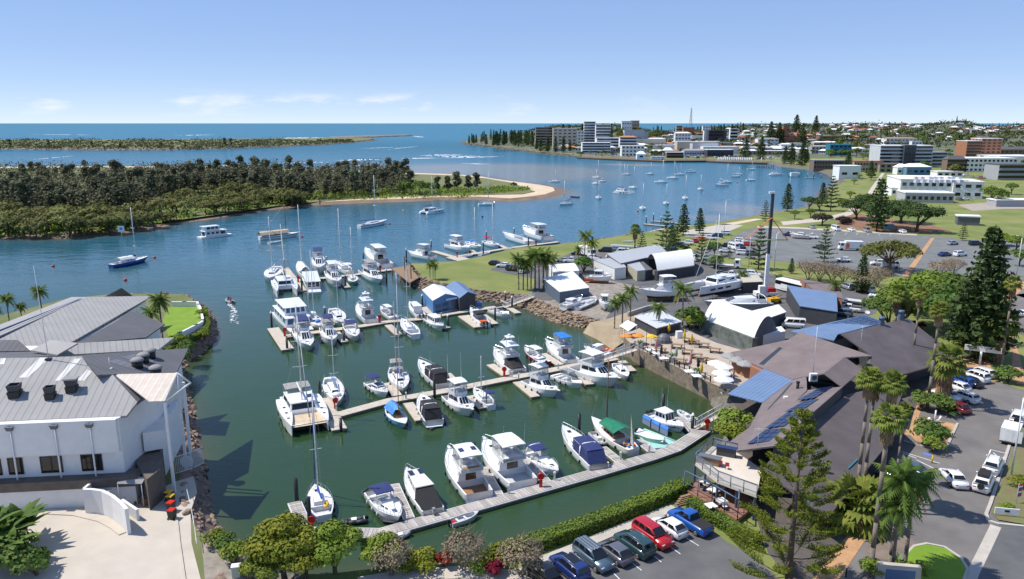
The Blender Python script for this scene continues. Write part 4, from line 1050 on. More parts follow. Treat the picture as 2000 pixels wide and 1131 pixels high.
for a in((606,1036,972,False,"thick black pile at the corner of the nearest pontoon"),(580,978,934,False,"black pile at the end of the short nearest finger"),(1131,843,808,False,"bare black pile behind the navy covered cruiser"),(1295,800,769,False,"black pile behind the white boat on the blue float"),(1352,838,806,True,"white capped pile at the foot of the restaurant gangway"),(926,876,864,False,"black pile beyond the solar roofed cruiser"),(625,776,745,False,"black pile behind the large catamaran"),(666,838,817,False,"short black pile at the catamaran finger's tip"),(849,776,738,False,"tall black pile in the middle of the second row"),(531,637,607,True,"white capped pile at the outer corner of the third row"),(635,622,597,True,"white capped pile beside the wooden ketch"),(561,681,660,False,"black pile at the foot of the wide third row finger"),(672,666,646,False,"black pile between two blue topped cruisers"),(777,652,635,False,"black pile beside the empty third row berth"),(825,597,574,True,"white capped pile at the blue shed"),(875,638,613,True,"white capped pile right of the small white cabin boat"),(967,626,601,False,"black pile beside the bow rider"),(1000,601,577,True,"white capped pile at the lawn gangway"),(987,590,568,True,"white capped pile under the lawn seawall"),(909,586,566,True,"white capped pile behind the dark shed"),(556,525,503,True,"white capped pile behind the two catamarans"),(590,568,545,False,"black pile beside the small houseboat"),(675,559,538,False,"black pile at the fourth row finger tip"),(755,549,524,True,"white capped pile next to the timber landing"),(710,511,494,False,"black pile behind the tall flybridge yacht"),(638,514,500,True,"white capped pile behind the blue railed cruiser"),(794,510,484,True,"white capped pile outside the timber landing"),(842,480,468,True,"white capped pile behind the outer pontoon cruiser"),(944,495,474,False,"plain black pile on the outer pontoon"),(950,465,450,True,"white capped pile behind the red covered yacht"),(1032,482,463,False,"black pile in front of the motor yacht"),(1004,461,444,True,"white capped pile behind the motor yacht's bow"),(1262,437,421,True,"black public landing pile with white top"),(1276,432,416,True,"tall pale landing pile"),(1291,434,422,True,"second dark landing pile with white top"),(1541,346,338,True,"dark pile left of the upper harbour shelter"),(1561,345,338.5,True,"white pile right of the upper harbour shelter"),(1577,345,339,True,"white topped pile on the upper harbour landing"),(1589,348,338,True,"dark pile right of the upper landing"),(1604,347,341,True,"last dark pile by the upper beach")):
 pile(a[0],a[1],a[2],a[3],a[4])
def E8(px,py,label,k=1.):
 p=G(px,py,.5);r=Ae("fire_hose_reel",label,"hose reel",(p[0],p[1],.5),0,"fire hose reels on the pontoons")
 MB().tube((0,0,0),(0,0,1.5),.05,.05,6).build("post",alu,r)
 MB().tube((0,-.16,1.35),(0,.16,1.35),.42*k,.42*k,14).build("reel",red,r)
 MB().box(-.2,.2,-.34,-.06,.02,1.05).build("extinguisher_box",red,r)
for x,y,l in((610,1036,"red hose reel at the corner of the nearest pontoon"),(1056,950,"red hose reel beside the nearest walkway"),(1380,840,"red box by the restaurant gangway foot"),(656,797,"red hose reel beside the white catamaran"),(985,735,"red hose reel by the game fishing boat"),(1172,700,"red hose reel by the patio gangway"),(742,630,"red hose reel at the third row junction"),(557,656,"red hose reel beside the big houseboat"),(743,530,"red hose reel by the tall flybridge yacht"),(583,551,"red hose reel by the small houseboat"),(893,502,"red hose reel on the outer pontoon"),(1047,479,"red hose reel near the motor yacht")):E8(x,y,l)
def Fu(px,py,label):
 p=G(px,py,.5);r=Ae("service_pedestal",label,"pedestal",(p[0],p[1],.5),0,"power pedestals on the pontoons")
 MB().box(-.12,.12,-.1,.1,0,1.).build("post",alu,r);MB().frus((-.15,.15,.13,.13),1.,(-.1,.1,.08,.08),1.15).build("cap",Aa,r)
for x,y,l in((1212,898,"pedestal beside the green covered sailing boat"),(1268,884,"pedestal beside the mint covered dinghy"),(993,964,"pedestal behind the big flybridge cruiser"),(657,802,"pedestal at the catamaran finger"),(793,779,"pedestal by the black covered cruiser"),(1000,737,"pedestal behind the game boat"),(1013,741,"second pedestal in the middle row"),(1090,721,"pedestal behind the blue topped cruiser"),(862,620,"pedestal below the blue shed"),(1083,938,"dark pedestal by the small blue topped cruiser")):Fu(x,y,l)
def Dh(label,a,b,za,zb,w=1.3):
 A,B_=Vector(G(*a,za)),Vector(G(*b,zb));root=Ah("gangway",label,"gangway",tuple(A))
 d=(B_-A);h=Vector((d.x,d.y,0)).normalized();nr=Vector((-h.y,h.x,0))*(w/2)
 mb=MB();q=[A-nr,A+nr,B_+nr,B_-nr];mb.loft([[tuple(p-Vector((0,0,.12)))for p in q],[tuple(p)for p in q]],cap0=True,cap1=True).build("deck",Fs,root)
 for sg in(1,-1):
  m2=MB();n=8;up=Vector((0,0,1.15))
  P_=[A+d*(i/n)+nr*sg for i in range(n+1)]
  m2.tube(tuple(P_[0]+up),tuple(P_[-1]+up),.045,.045,5);m2.tube(tuple(P_[0]+up*.5),tuple(P_[-1]+up*.5),.03,.03,4)
  for i,p in enumerate(P_):
   m2.tube(tuple(p),tuple(p+up),.035,.035,4)
   if i<n:m2.tube(tuple(p if i%2 else p+up),tuple(P_[i+1]+up if i%2 else P_[i+1]),.03,.03,4)
  m2.build("railing",alu,root)
Dh("aluminium truss gangway from the restaurant down to the nearest pontoon",(1358,836),(1412,806),.55,3.)
Dh("white railed gangway from the patio corner to the middle pontoon",(1150,712),(1243,682),.55,3.2)
Dh("sloping railed gangway below the lawn seawall",(985,600),(1042,579),.55,2.4)
L0=[G(x,y,2.)for x,y in((764,524),(806,518),(822,540),(800,552))]
tl=Ah("timber_landing","brown timber landing at the tip of the lawn","jetty",(L0[0][0],L0[0][1],0))
MB().prism([p[:2]for p in L0],1.75,2.,bottom=True).build("deck",Bg,tl)
for(x,y)in((766,526),(801,553),(782,540)):
 p=G(x,y,1.8);MB().tube((p[0],p[1],-1.5),(p[0],p[1],2.),.18,.18,8).build("pier",Bg,tl)
gm=MB();ga,gb,gc,gd=(G(x,y,2.)for x,y in((791,528),(803,544),(799,532),(805,549)))
for p in(ga,gb):gm.tube((p[0],p[1],2),(p[0],p[1],6.2),.14,.14,6)
gm.tube((ga[0],ga[1],6.1),(gb[0],gb[1],6.1),.14,.14,6);gm.build("gantry",Ab("m85",(.06,.04,.03),.7),tl)
def G4(label,pxs,z1,m,cat="float",name="boat_float",rails=None,mod=0):
 pts=[G(x,y,z1)for x,y in pxs];c=pts[0];r=Ah(name,label,cat,(c[0],c[1],0))
 MB().prism([p[:2]for p in pts],-.3,z1).build("body",m,r)
 if rails:
  for a,b in rails:MB().tube(G(*pxs[a],z1+.08),G(*pxs[b],z1+.08),.12,.12,6).build("edge_roll",m,r)
 return r
G4("black inflatable drive-on float under the navy topped cruiser",[(706,962),(722,952),(790,1012),(782,1022),(748,1018)],.25,Cl,rails=((0,1),(0,4),(4,3)))
G4("pale mint drive-on float beneath the covered dinghy",[(1240,846),(1258,838),(1320,862),(1296,874),(1276,876)],.22,Ab("m86",(.36,.6,.54),.5),rails=((1,2),(0,4)))
bf=Ah("boat_float","blue modular float beside the white cabin boat","float",G(1260,820,0))
for i in range(3):
 q=[G(x,y,.9)for x,y in((1257+i*17,809+i*9),(1272+i*17,816+i*9),(1270+i*17,823+i*9),(1255+i*17,815+i*9))]
 o=MB().prism([p[:2]for p in q],-.2,.75).build("module",Ab("m87",(.22,.27,.36),.6),bf);MB().prism([(p[0],p[1])for p in q],.752,.92).build("lid",Ez,o)
G4("black drive-on float under the black covered cruiser",[(822,826),(868,818),(872,824),(842,838)],.25,Cl)
# the fleet
def M_(st,bw,t,top):return G8(st,bw,t,top)
Af("white sailing yacht with blue transom and royal blue sail cover, nearest pontoon",(633,1004),(615,947),beam=2.95,cover=D1,mh=13.2,jib=A0,hm=gel,stripe=A0,r=.1,mt=.6,dinghy=None)
MB().ball((0,0,0),.34,8,5,0,.5).build("yellow_sail_bag",A8,None)
_b=bpy.data.objects["yellow_sail_bag"];_b.location=G(637,985,1.2);_b.scale=(1,1.9,.8);tag(_b,"yellow bag in the cockpit of the blue sterned yacht","bag")
Cf("white cruiser with navy bimini sitting on the black float",(731,957),(781,1014),2.9,Ar,arch=False,hatchm=B3)
s_=Bo("white cabin boat with two roof solar panels and black stern cover",(846,996),(794,919),3.,roof_m=Gj,t0=.3,t1=.74,h=1.35,back_cover=Ao,outb=1,outm=Cp)
for y_ in(-.6,.6):s_.solarp(s_.X(.62),y_,s_.dz(.5)+1.52)
s_=Ai("white flybridge cruiser with two blue solar panels on its roof",(936,966),(877,885),3.9,hard=gel,wood=True,solarp=True,antl=4)
Ai("big white flybridge game cruiser with curved white hardtop, nearest row",(1022,942),(946,866),4.4,hard=gel,fb=1.35,antl=4.5,low=False)
Cf("small white cruiser with rounded navy bimini, bow to the walkway",(1028,876),(1091,923),2.7,Ar,fb=.95)
Cf("white cruiser with fully enclosed navy canvas cockpit",(1170,910),(1098,837),3.2,Ar,enclosed=True)
s_=Af("classic white double ended sailing boat under a green tarpaulin",(1238,878),(1155,818),hm=Gj,wood=True,beam=3.3,mh=M_((1238,878),(1155,818),.62,694)-2.,spreaders=(),boom=0,mt=.62,detail=False,r=.11)
s_.drape(s_.X(.22),s_.X(.62),1.75,1.35,s_.fb+1.75,s_.fb+1.55,F4,"green_tarpaulin",.35,.3)
s_.mast(.08,4.6,s_.fb,.06,Em,(),0,None,False,None,"mizzen_mast");MB().add([(s_.X(.08)-.06,.03,s_.fb+4.4),(s_.X(.08)-.06,.03,s_.fb+.5),(s_.X(-.06),.5,s_.fb+.35)],[(0,1,2),(2,1,0)]).build("mizzen_sail",Ag,s_.root)
for i_ in range(14):MB().box(-.16,.16,-.12,.12,0,.22).build("deck_gear",(Bc,Bx,A2,Ao,A8,A6)[i_%6],s_.root,loc=(s_.X(.05+.012*i_),rnd.uniform(-.9,.9),s_.fb+.02))
s_=C9("covered_dinghy","dinghy under a grey white cover on the mint float","dinghy",(1247,843),(1300,862),1.9,.7,.7)
s_.hull(hm=A6,ck=(0.,0.),keel=-.2);s_.drape(s_.X(.02),s_.X(.95),.95,.35,.85,.8,Ag,"cover",.4,.2);s_.outboard()
s_=Bo("white cabin boat with twin black outboards beside the blue float",(1271,805),(1337,836),2.9,t0=.28,t1=.6,h=1.35,outb=2,hm=gel,stripe=A0)
s_.antenna(s_.X(.4),.6,s_.fb+1.8,3.6);s_.antenna(s_.X(.4),-.6,s_.fb+1.8,3.2)
rib("charcoal rigid inflatable tied ahead of the blue sterned yacht",(713,1013),(668,1019),Cl)
Aj("small open aluminium dinghy with a red fuel tank outside the nearest pontoon",(880,1021),(935,1003),A1,extra=red)
rib("pale grey inflatable dinghy with white board at the nearest pontoon",(765,1050),(800,1040),Ct,motor=False)
rib("grey inflatable tender beside the white cabin boat's finger",(1355,820),(1325,803),A1,motor=True)
rib("grey tender with a white motor squeezed behind the classic boat",(1160,845),(1182,868),Ct)
s_=Bq("large white sailing catamaran with beige trampoline at the middle row's outer end",(577,768),(606,830),7.,mh=M_((577,768),(606,830),.5,588)-3.2,cover=Ag,bimini=A2,tramp=F3)
Af("white yacht with turquoise sail cover and dinghy on its bow",(644,738),(662,789),beam=3.3,cover=Bc,mh=M_((644,738),(662,789),.6,644)-2.2,spreaders=(.3,.62),dinghy=Ag)
s_=Bo("small white half cabin boat with a navy awning frame",(721,744),(757,769),2.5,t0=.42,t1=.7,h=.6,front=1);s_.top(s_.X(.02),s_.X(.4),.9,.9,s_.fb+1.5,Ar,"bimini",s_.fb,.04);s_.solarp(s_.X(.55),0,s_.dz(.55)+.72,1.3,1.4)
Af("white ketch with grey canopy and two masts in the middle row",(771,718),(789,763),beam=3.5,cover=D1,mh=M_((771,718),(789,763),.57,520)-2.4,spreaders=(.3,.6),bimini=A2,dodger=A2,mizzen=.16)
s_=Af("light blue classic sailing boat under a blue tarpaulin",(761,795),(792,829),hm=Dw,wood=True,beam=2.7,mh=M_((761,795),(792,829),.6,686)-1.8,spreaders=(),boom=0,detail=False,r=.07,mt=.6)
s_.drape(s_.X(.12),s_.X(.6),1.2,1.,s_.fb+1.1,s_.fb+1.2,Cu,"blue_tarpaulin",.5,.55)
Cf("white cruiser with black enclosed cockpit on a black float",(848,822),(823,774),3.2,Ao,enclosed=True,stripe=Au)
s_=Cf("sleek white cruiser with black soft top and radar arch",(867,752),(818,708),3.3,Ao,enclosed=True);s_.antenna(s_.X(.25),1.2,s_.fb+1,4);s_.antenna(s_.X(.05),-1,s_.fb+.5,4)
Ai("white flybridge cruiser with tall outriggers, bow to the camera in the middle row",(879,771),(922,805),3.5,hard=gel,antl=5.5)
s_=Af("small white yacht with navy bimini and a person aboard",(961,790),(925,757),beam=2.4,cover=None,mh=6.5,bimini=Ar,boom=0)
s_=Ai("white game fishing boat lettered BREAK with a black cockpit cover",(1012,723),(966,687),3.6,hard=gel,tower=True,screen=False,back_cover=Ao)
Dr("name_lettering","BREAK",(-s_.L/2-.02,0,s_.fb*.62),.62,As,(pi/2,0,-pi/2),s_.root)
Dj("red hulled centre console boat with white hardtop",(1066,707),(1024,681),2.6,hm=Dx,rods=2)
Ai("white flybridge cruiser with bright blue canopy",(1118,703),(1067,668),3.4,bim=Bc,antl=2,fb=1.15)
Ai("white express game boat with hardtop and tall aerials in front of the middle pontoon",(1031,741),(1090,768),3.5,hard=gel,tower=True,fb=1.15,antl=5)
s_=Dj("white runabout with a clear canopy between two game boats",(1085,730),(1138,752),2.7,rods=0,outb=0,top_m=B2)
Ai("largest white flybridge boat in front of the patio gangway",(1126,717),(1208,748),4.6,hard=gel,fb=1.45,antl=7)
Af("small white sloop beside the patio wall",(1202,708),(1226,737),beam=2.5,mh=M_((1202,708),(1226,737),.55,630)-1.6,spreaders=(),boom=0,detail=False)
Bo("white and red rescue style boat behind the patio gangway",(1190,690),(1140,677),2.8,stripe=red,t0=.35,t1=.6,h=1.2)
Aj("orange open boat at the patio gangway",(1196,686),(1172,678),Bx,motor=False)
B1("two storey white houseboat with sloping blue windows at the third row's end",(556,606),(590,645),6.2,storeys=2,glassy=True)
Ai("white trawler cruiser with navy canopy and dinghy on its foredeck",(583,642),(606,681),3.6,bim=Ar,antl=1,fb=1.3)
s_=Af("wooden masted ketch with blue sail bags in the third row",(600,613),(626,641),hm=Gj,wood=False,beam=3.4,mh=M_((600,613),(626,641),.55,484)-2.,spreaders=(.5,),cover=None,boom=0,mt=.55,bimini=None,dodger=Ag,mizzen=.15)
s_.root.children[0];MB().ball((s_.X(.72),.3,s_.dz(.72)+.3),.7,8,5,0,.5).build("sail_bag",Cu,s_.root);MB().ball((s_.X(.25),-.9,s_.fb+.2),.5,8,5,0,.6).build("sail_bag",Cu,s_.root)
Ai("white cruiser with navy bimini left of the third row finger",(637,641),(649,671),3.3,bim=Ar,antl=1)
Af("broad white yacht with solar arch in the third row",(651,604),(669,634),beam=3.7,mh=M_((651,604),(669,634),.57,504)-2.2,spreaders=(.55,),cover=None,boom=.3)
Cf("white cruiser with a rounded navy canopy right of the third row finger",(681,632),(695,663),3.1,Ar)
Ai("white fishing boat with a tuna tower in the third row",(726,626),(699,600),3.6,hard=gel,tower=True,screen=False,antl=4)
Dj("white hardtop centre console boat by the red hose reel",(770,620),(743,601),2.4,rods=1)
s_=Af("white and blue racing yacht with grey sail cover, stern to the camera",(813,654),(785,625),beam=3.3,hm=gel,stripe=A0,cover=A2,mh=M_((813,654),(785,625),.6,507)-2.,spreaders=(.3,.62))
Bo("small white cabin boat with outboards left of the blue shed",(823,617),(800,593),2.6,outb=2,t0=.28,t1=.68,h=1.25)
Bo("white cabin boat with four dark front windows below the blue shed",(836,621),(866,640),2.8,t0=.25,t1=.68,h=1.4,front=4,stripe=A6)
s_=Bo("white work boat with orange gear and twin outboards",(948,632),(919,605),2.8,t0=.5,t1=.72,h=.7,outb=2);MB().box(-.6,.6,-.7,.7,0,.8).build("orange_crates",Bx,s_.root,loc=(s_.X(.12),0,s_.fb*.4));s_.top(s_.X(.28),s_.X(.5),1.1,1.1,s_.fb+1.2,Ao,"soft_top",s_.fb,.3)
Cf("white bow rider with a black cockpit cover near the lawn gangway",(960,603),(995,616),2.5,Ao,arch=False)
Aj("grey flat boat moored behind the dark shed",(992,586),(965,580),A1,motor=False,thwarts=1)
Aj("white flat skiff at the lawn gangway foot",(1000,592),(975,583),gel,motor=False,thwarts=1)
Af.__defaults__=tuple(.14 if d_==.08 else d_ for d_ in Af.__defaults__)
Af("white yacht berthed against the inner catamaran, tall bare mast",(541,523),(525,549),beam=5.,mh=M_((541,523),(525,549),.5,418)-2.4,spreaders=(.4,),cover=Ag,name="trimaran",cat="trimaran")
Bq("white sailing catamaran with dark front windows in the fourth row",(551,545),(561,571),6.6,mh=M_((551,545),(561,571),.5,437)-3.,cover=Ag,tramp=None)
B1("small white houseboat with a flat roof and open deck",(604,540),(615,570),4.2,storeys=1)
s_=Af("white yacht under a pale boom tent with black opening",(599,541),(583,516),beam=3.6,mh=M_((599,541),(583,516),.56,399)-2.,spreaders=(.35,.62),tent=Ag)
Ai("blue railed white motor cruiser in the fourth row",(621,507),(624,533),4.2,bim=Ar,antl=1)
Ai("white trawler yacht with clear flybridge screens, bow to the camera",(645,533),(660,559),4.,hard=gel,antl=2)
Af("white yacht with grey furled main and tall double spreader mast",(684,532),(653,513),beam=3.8,cover=A2,mh=M_((684,532),(653,513),.57,405)-2.,spreaders=(.3,.6),bimini=Ag)
Af("pale green hulled yacht in the fourth row",(688,537),(690,554),hm=A6,beam=3.2,mh=M_((688,537),(690,554),.57,438)-2.,spreaders=(.3,.62),L=10)
Ai("white cruiser with grey flybridge canopy beside the timber landing",(711,528),(745,551),4.2,bim=A2,antl=1,fb=1.4)
Ai("tall white flybridge yacht with tinted side windows, stern to the landing",(755,520),(714,492),5.,hard=gel,fb=1.9,antl=2)
Ai("white flybridge cruiser moored beyond the timber landing",(846,502),(797,494),4.2,hard=gel,antl=1)
Ai("white trawler cruiser with radar dome on the outer pontoon",(876,478),(918,489),4.2,bim=Ag,tower=False,antl=1)
Af("white yacht with pale blue hood on the outer pontoon",(912,473),(940,484),beam=3.4,mh=M_((912,473),(940,484),.57,402)-2,spreaders=(.4,.7),dodger=Cu)
Af("white yacht with a red sail cover on the outer pontoon",(945,471),(976,481),beam=3.4,mh=M_((945,471),(976,481),.57,395)-2,spreaders=(.4,.7),cover=Di,bimini=Di)
Cf("sleek white sports cruiser in front of the motor yacht",(1036,475),(981,459),4.,None)
s_=Ai("large white motor yacht with two tinted decks",(1083,471),(1010,449),6.,hard=gel,fb=2.2,antl=2,L=22)
Aj("white dinghy at the inner side of the outer pontoon",(905,501),(925,497),gel,motor=False);Aj("pale dinghy next along the outer pontoon",(937,497),(958,493),gel,motor=False);Aj("third small dinghy along the outer pontoon",(985,488),(1003,484),A1,motor=False)
B1("white two deck houseboat anchored off the mangroves",(393,462),(447,456),4.2,storeys=2,up=(.15,.6),L=13)
s_=Af("blue hulled yacht with white boom tent anchored off the resort",(216,518),(291,503),hm=A0,beam=3.8,cover=Ar,mh=M_((216,518),(291,503),.66,403)-1.8,spreaders=(.25,.6),boom=.42,mt=.66)
s_.drape(s_.X(.18),s_.X(.55),1.5,1.4,s_.fb+1.5,s_.fb+1.4,Ag,"boom_tent",.25,.5)
s_=Af("old schooner covered by a long tan tarpaulin",(506,464),(588,456),hm=gel,stripe=Au,beam=4.2,mh=M_((506,464),(588,456),.62,397)-2,spreaders=(.5,),boom=0,mt=.64,wood=True,mizzen=.25,detail=False)
s_.drape(s_.X(0.),s_.X(.68),1.9,1.7,s_.fb+1.4,s_.fb+1.6,F3,"tan_tarpaulin",.5,.9)
Aj("white tender lying alongside the schooner",(524,474),(551,471),gel,motor=False)
s_=Af("white and blue ketch with solar hood anchored mid channel",(701,442),(757,432),hm=gel,stripe=A0,beam=4.,cover=Bc,mh=M_((701,442),(757,432),.57,341)-2,spreaders=(.35,.68),bimini=Ar)
Bq("white sailing catamaran with blue cover anchored off the beach",(826,413),(862,408),6.2,mh=M_((826,413),(862,408),.5,344)-2.5,cover=Ar,bimini=Ar,tramp=None)
Af("white yacht with red stern off the sandy beach",(934,398),(969,397),hm=gel,beam=3.4,mh=M_((934,398),(969,397),.6,334)-2,spreaders=(.5,),jib=None)
def Al(px,py,label,top=None,az=-100,L=9.5,kind="sail",**k):
 p=G(px,py,.4);a=radians(az);d=(cos(a)*L/2,sin(a)*L/2)
 st,bw=PX(p[0]-d[0],p[1]-d[1],1.),PX(p[0]+d[0],p[1]+d[1],1.)
 if kind=="sail":return Af(label,st,bw,mh=(Bl(p[1],top)-2)if top else None,detail=False,group="yachts moored in the harbour",beam=k.pop('beam',3.2),r=.17,**k)
 if kind=="motor":return Bo(label,st,bw,3.2,detail=False,group="boats moored in the harbour",t0=.3,t1=.62,**k)
 if kind=="cat":return Bq(label,st,bw,6.6,mh=Bl(p[1],top)-3,group="yachts moored in the harbour",**k)
Al(1084,355,"white yacht moored just beyond the sand spit tip",331,-20)
Al(1164,359,"small white yacht left of the anchored pair, middle harbour",328,-60,8)
Al(1167,347,"white yacht farthest left behind the anchored pair",311,-50)
Al(1177,354,"little white motor boat right of two moored yachts",None,-30,6,"motor")
Al(1169,387,"white yacht moored bow on, right of the sand spit",350,-85)
Al(1218,375,"big white catamaran moored in the middle harbour",318,-35,13,"cat",cover=Ar)
Al(1237,367,"white yacht with a dark cover behind the big catamaran",323,-70,10.5,cover=Ao)
Al(1224,341,"distant small yacht beyond the big catamaran",320,-20,8)
Al(1270,340,"distant cream yacht near the wharf",315,-30,8,hm=Gj)
Al(1292,356,"white yacht with two tall lines, harbour centre",310,-35,11)
Al(1255,408,"white yacht moored nearest the landing, bow to camera",355,-95,10.5)
Al(1104,399,"white yacht with blue cover moored off the spit",350,-140,10,cover=Bc,bimini=Ar)
Aj("dark hulled open boat at the sand spit's edge",(1131,385),(1113,384),Au)
Al(1315,348,"white yacht with leaning forestay, harbour centre",312,-40,11,jib=Ag)
Al(1328,341,"white yacht next to the wharf channel",318,-20,9)
Al(1350,336,"long white motor cruiser near the far wharf",None,-10,10,"motor")
Al(1368,370,"slim white yacht moored alone right of centre",339,-88,8.5)
Al(1338,388,"large white yacht moored bow on, right of centre",340,-95,11)
Al(1301,398,"small white yacht with a turquoise cover near the landing",356,-95,9,cover=Bc)
Al(1418,356,"white yacht with canopy beside the low motor cruiser",318,-10,10.5,bimini=Ag)
Al(1409,362,"low white motor cruiser in the right harbour",None,180,10,"motor")
Al(1437,345,"white motor boat behind the right hand yachts",None,-15,8.5,"motor")
Al(1443,341,"tiny yacht behind the right hand motor boat",324,-10,7)
Al(1468,331,"white yacht with a red canopy",312,-10,9,bimini=Di,cover=Di)
Al(1467,352,"white yacht nearest the upper harbour landing",334,0,8)
Al(1516,341,"white catamaran moored by the far jetty",316,-5,13,"cat")
for x,y,l in((737,295,"small white launch in the river entrance"),(366,294,"white speedboat far across the channel"),(931,300.5,"white launch below the pine headland"),(850,294,"little boat crossing the bar")):Aj(l,(x-4,y),(x+4,y+.2),gel,motor=False,L=7)
rib("small inflatable with two people heading upriver",(455,590),(442,584),Ct,L=3.8)
wk=MB();r_=random.Random(3)
for i in range(70):
 t=i/70;x,y=448+10*sin(t*2.2),592+t*40;a=G(x+r_.uniform(-1,1)*(2+8*t),y+r_.uniform(-1,1),.05);q=r_.uniform(.15,.5)*(1-.5*t)
 wk.add([(a[0]-q,a[1]-q*.6,.05),(a[0]+q,a[1]-q*.5,.05),(a[0]+q*.8,a[1]+q*.6,.05),(a[0]-q,a[1]+q*.4,.05)],[(0,1,2,3)])
tag(wk.build("boat_wake",F2),"foamy wake behind the inflatable","wake",None,"stuff")
def buoy(px,py,label,m=red,r=.4):
 p=G(px,py,0);o=MB().ball((0,0,.15),r,8,6).build("mooring_buoy",m);o.location=p;tag(o,label,"buoy","mooring buoys")
for x,y,l,m in((302,504,"red buoy ahead of the blue hulled yacht",red),(245,548,"small red buoy off the resort roof",red),(761,438,"red buoy ahead of the anchored ketch",red),(788,412,"yellow buoy off the beach",A8),(942,424,"dark buoy in the channel",As),(1246,413,"red buoy beside the nearest moored yacht",red),(590,463,"red buoy at the schooner's bow",red),(1450,328,"dark buoy in the upper harbour",As),(104,521,"brown buoy at the far left",red),(1440,357,"red buoy among the right hand yachts",red)):buoy(x,y,l,m,.5)
# vehicles
def Bw(name,c,metal=0.):return Ab("m88"+name,c,.28,metal,coat=.8,scale=.7,var=.04)
PW,Cs,D6,C5=Bw("white",(.78,.78,.78)),Bw("silver",(.42,.43,.44),.5),Bw("grey",(.16,.16,.185),.4),Bw("black",(.012,.012,.014))
Ga,Hh,D5,PGRN=Bw("red",(.42,.008,.012)),Bw("blue",(.01,.085,.36)),Bw("navy",(.012,.03,.14)),Bw("dark_green",(.02,.055,.06))
C4,PMAR,PORG=Bw("slate_blue",(.1,.155,.2),.4),Bw("maroon",(.16,.008,.02)),Bw("orange",(.6,.12,.02))
CARS={"sedan":(4.75,1.84,1.45,[(0,.7),(.02,.92),(.17,.98),(.6,.95),(.74,.9),(.95,.74),(1,.55)],(.12,.76,.27,.56)),"hatch":(4.25,1.8,1.5,[(0,.72),(.02,.96),(.2,1.),(.62,.98),(.75,.95),(.95,.8),(1,.55)],(.02,.79,.2,.55)),"suv":(4.75,1.9,1.75,[(0,.78),(.02,1.08),(.2,1.12),(.66,1.1),(.76,1.06),(.96,.92),(1,.62)],(.012,.78,.07,.6)),"wagon":(4.85,1.84,1.5,[(0,.72),(.02,.98),(.2,.99),(.6,.96),(.74,.91),(.95,.75),(1,.55)],(.012,.75,.1,.56)),"ute":(5.35,1.9,1.8,[(0,.95),(.01,1.08),(.38,1.1),(.7,1.12),(.78,1.08),(.96,.96),(1,.65)],(.37,.79,.41,.62)),"van":(4.9,1.9,2.1,[(0,.95),(.02,1.15),(.5,1.15),(.86,1.12),(.93,1.02),(.98,.9),(1,.6)],(.012,.95,.03,.8)),}
CM={}
def G1(me,w,seg=2):

 bm=bmesh.new();bm.from_mesh(me);bmesh.ops.remove_doubles(bm,verts=bm.verts,dist=1e-4)
 ed=[e for e in bm.edges if len(e.link_faces)==2 and e.calc_face_angle(0)>.5]
 bmesh.ops.bevel(bm,geom=ed,offset=w,segments=seg,affect='EDGES',clamp_overlap=True)
 for f in bm.faces:f.smooth=True
 bm.to_mesh(me);bm.free();return me
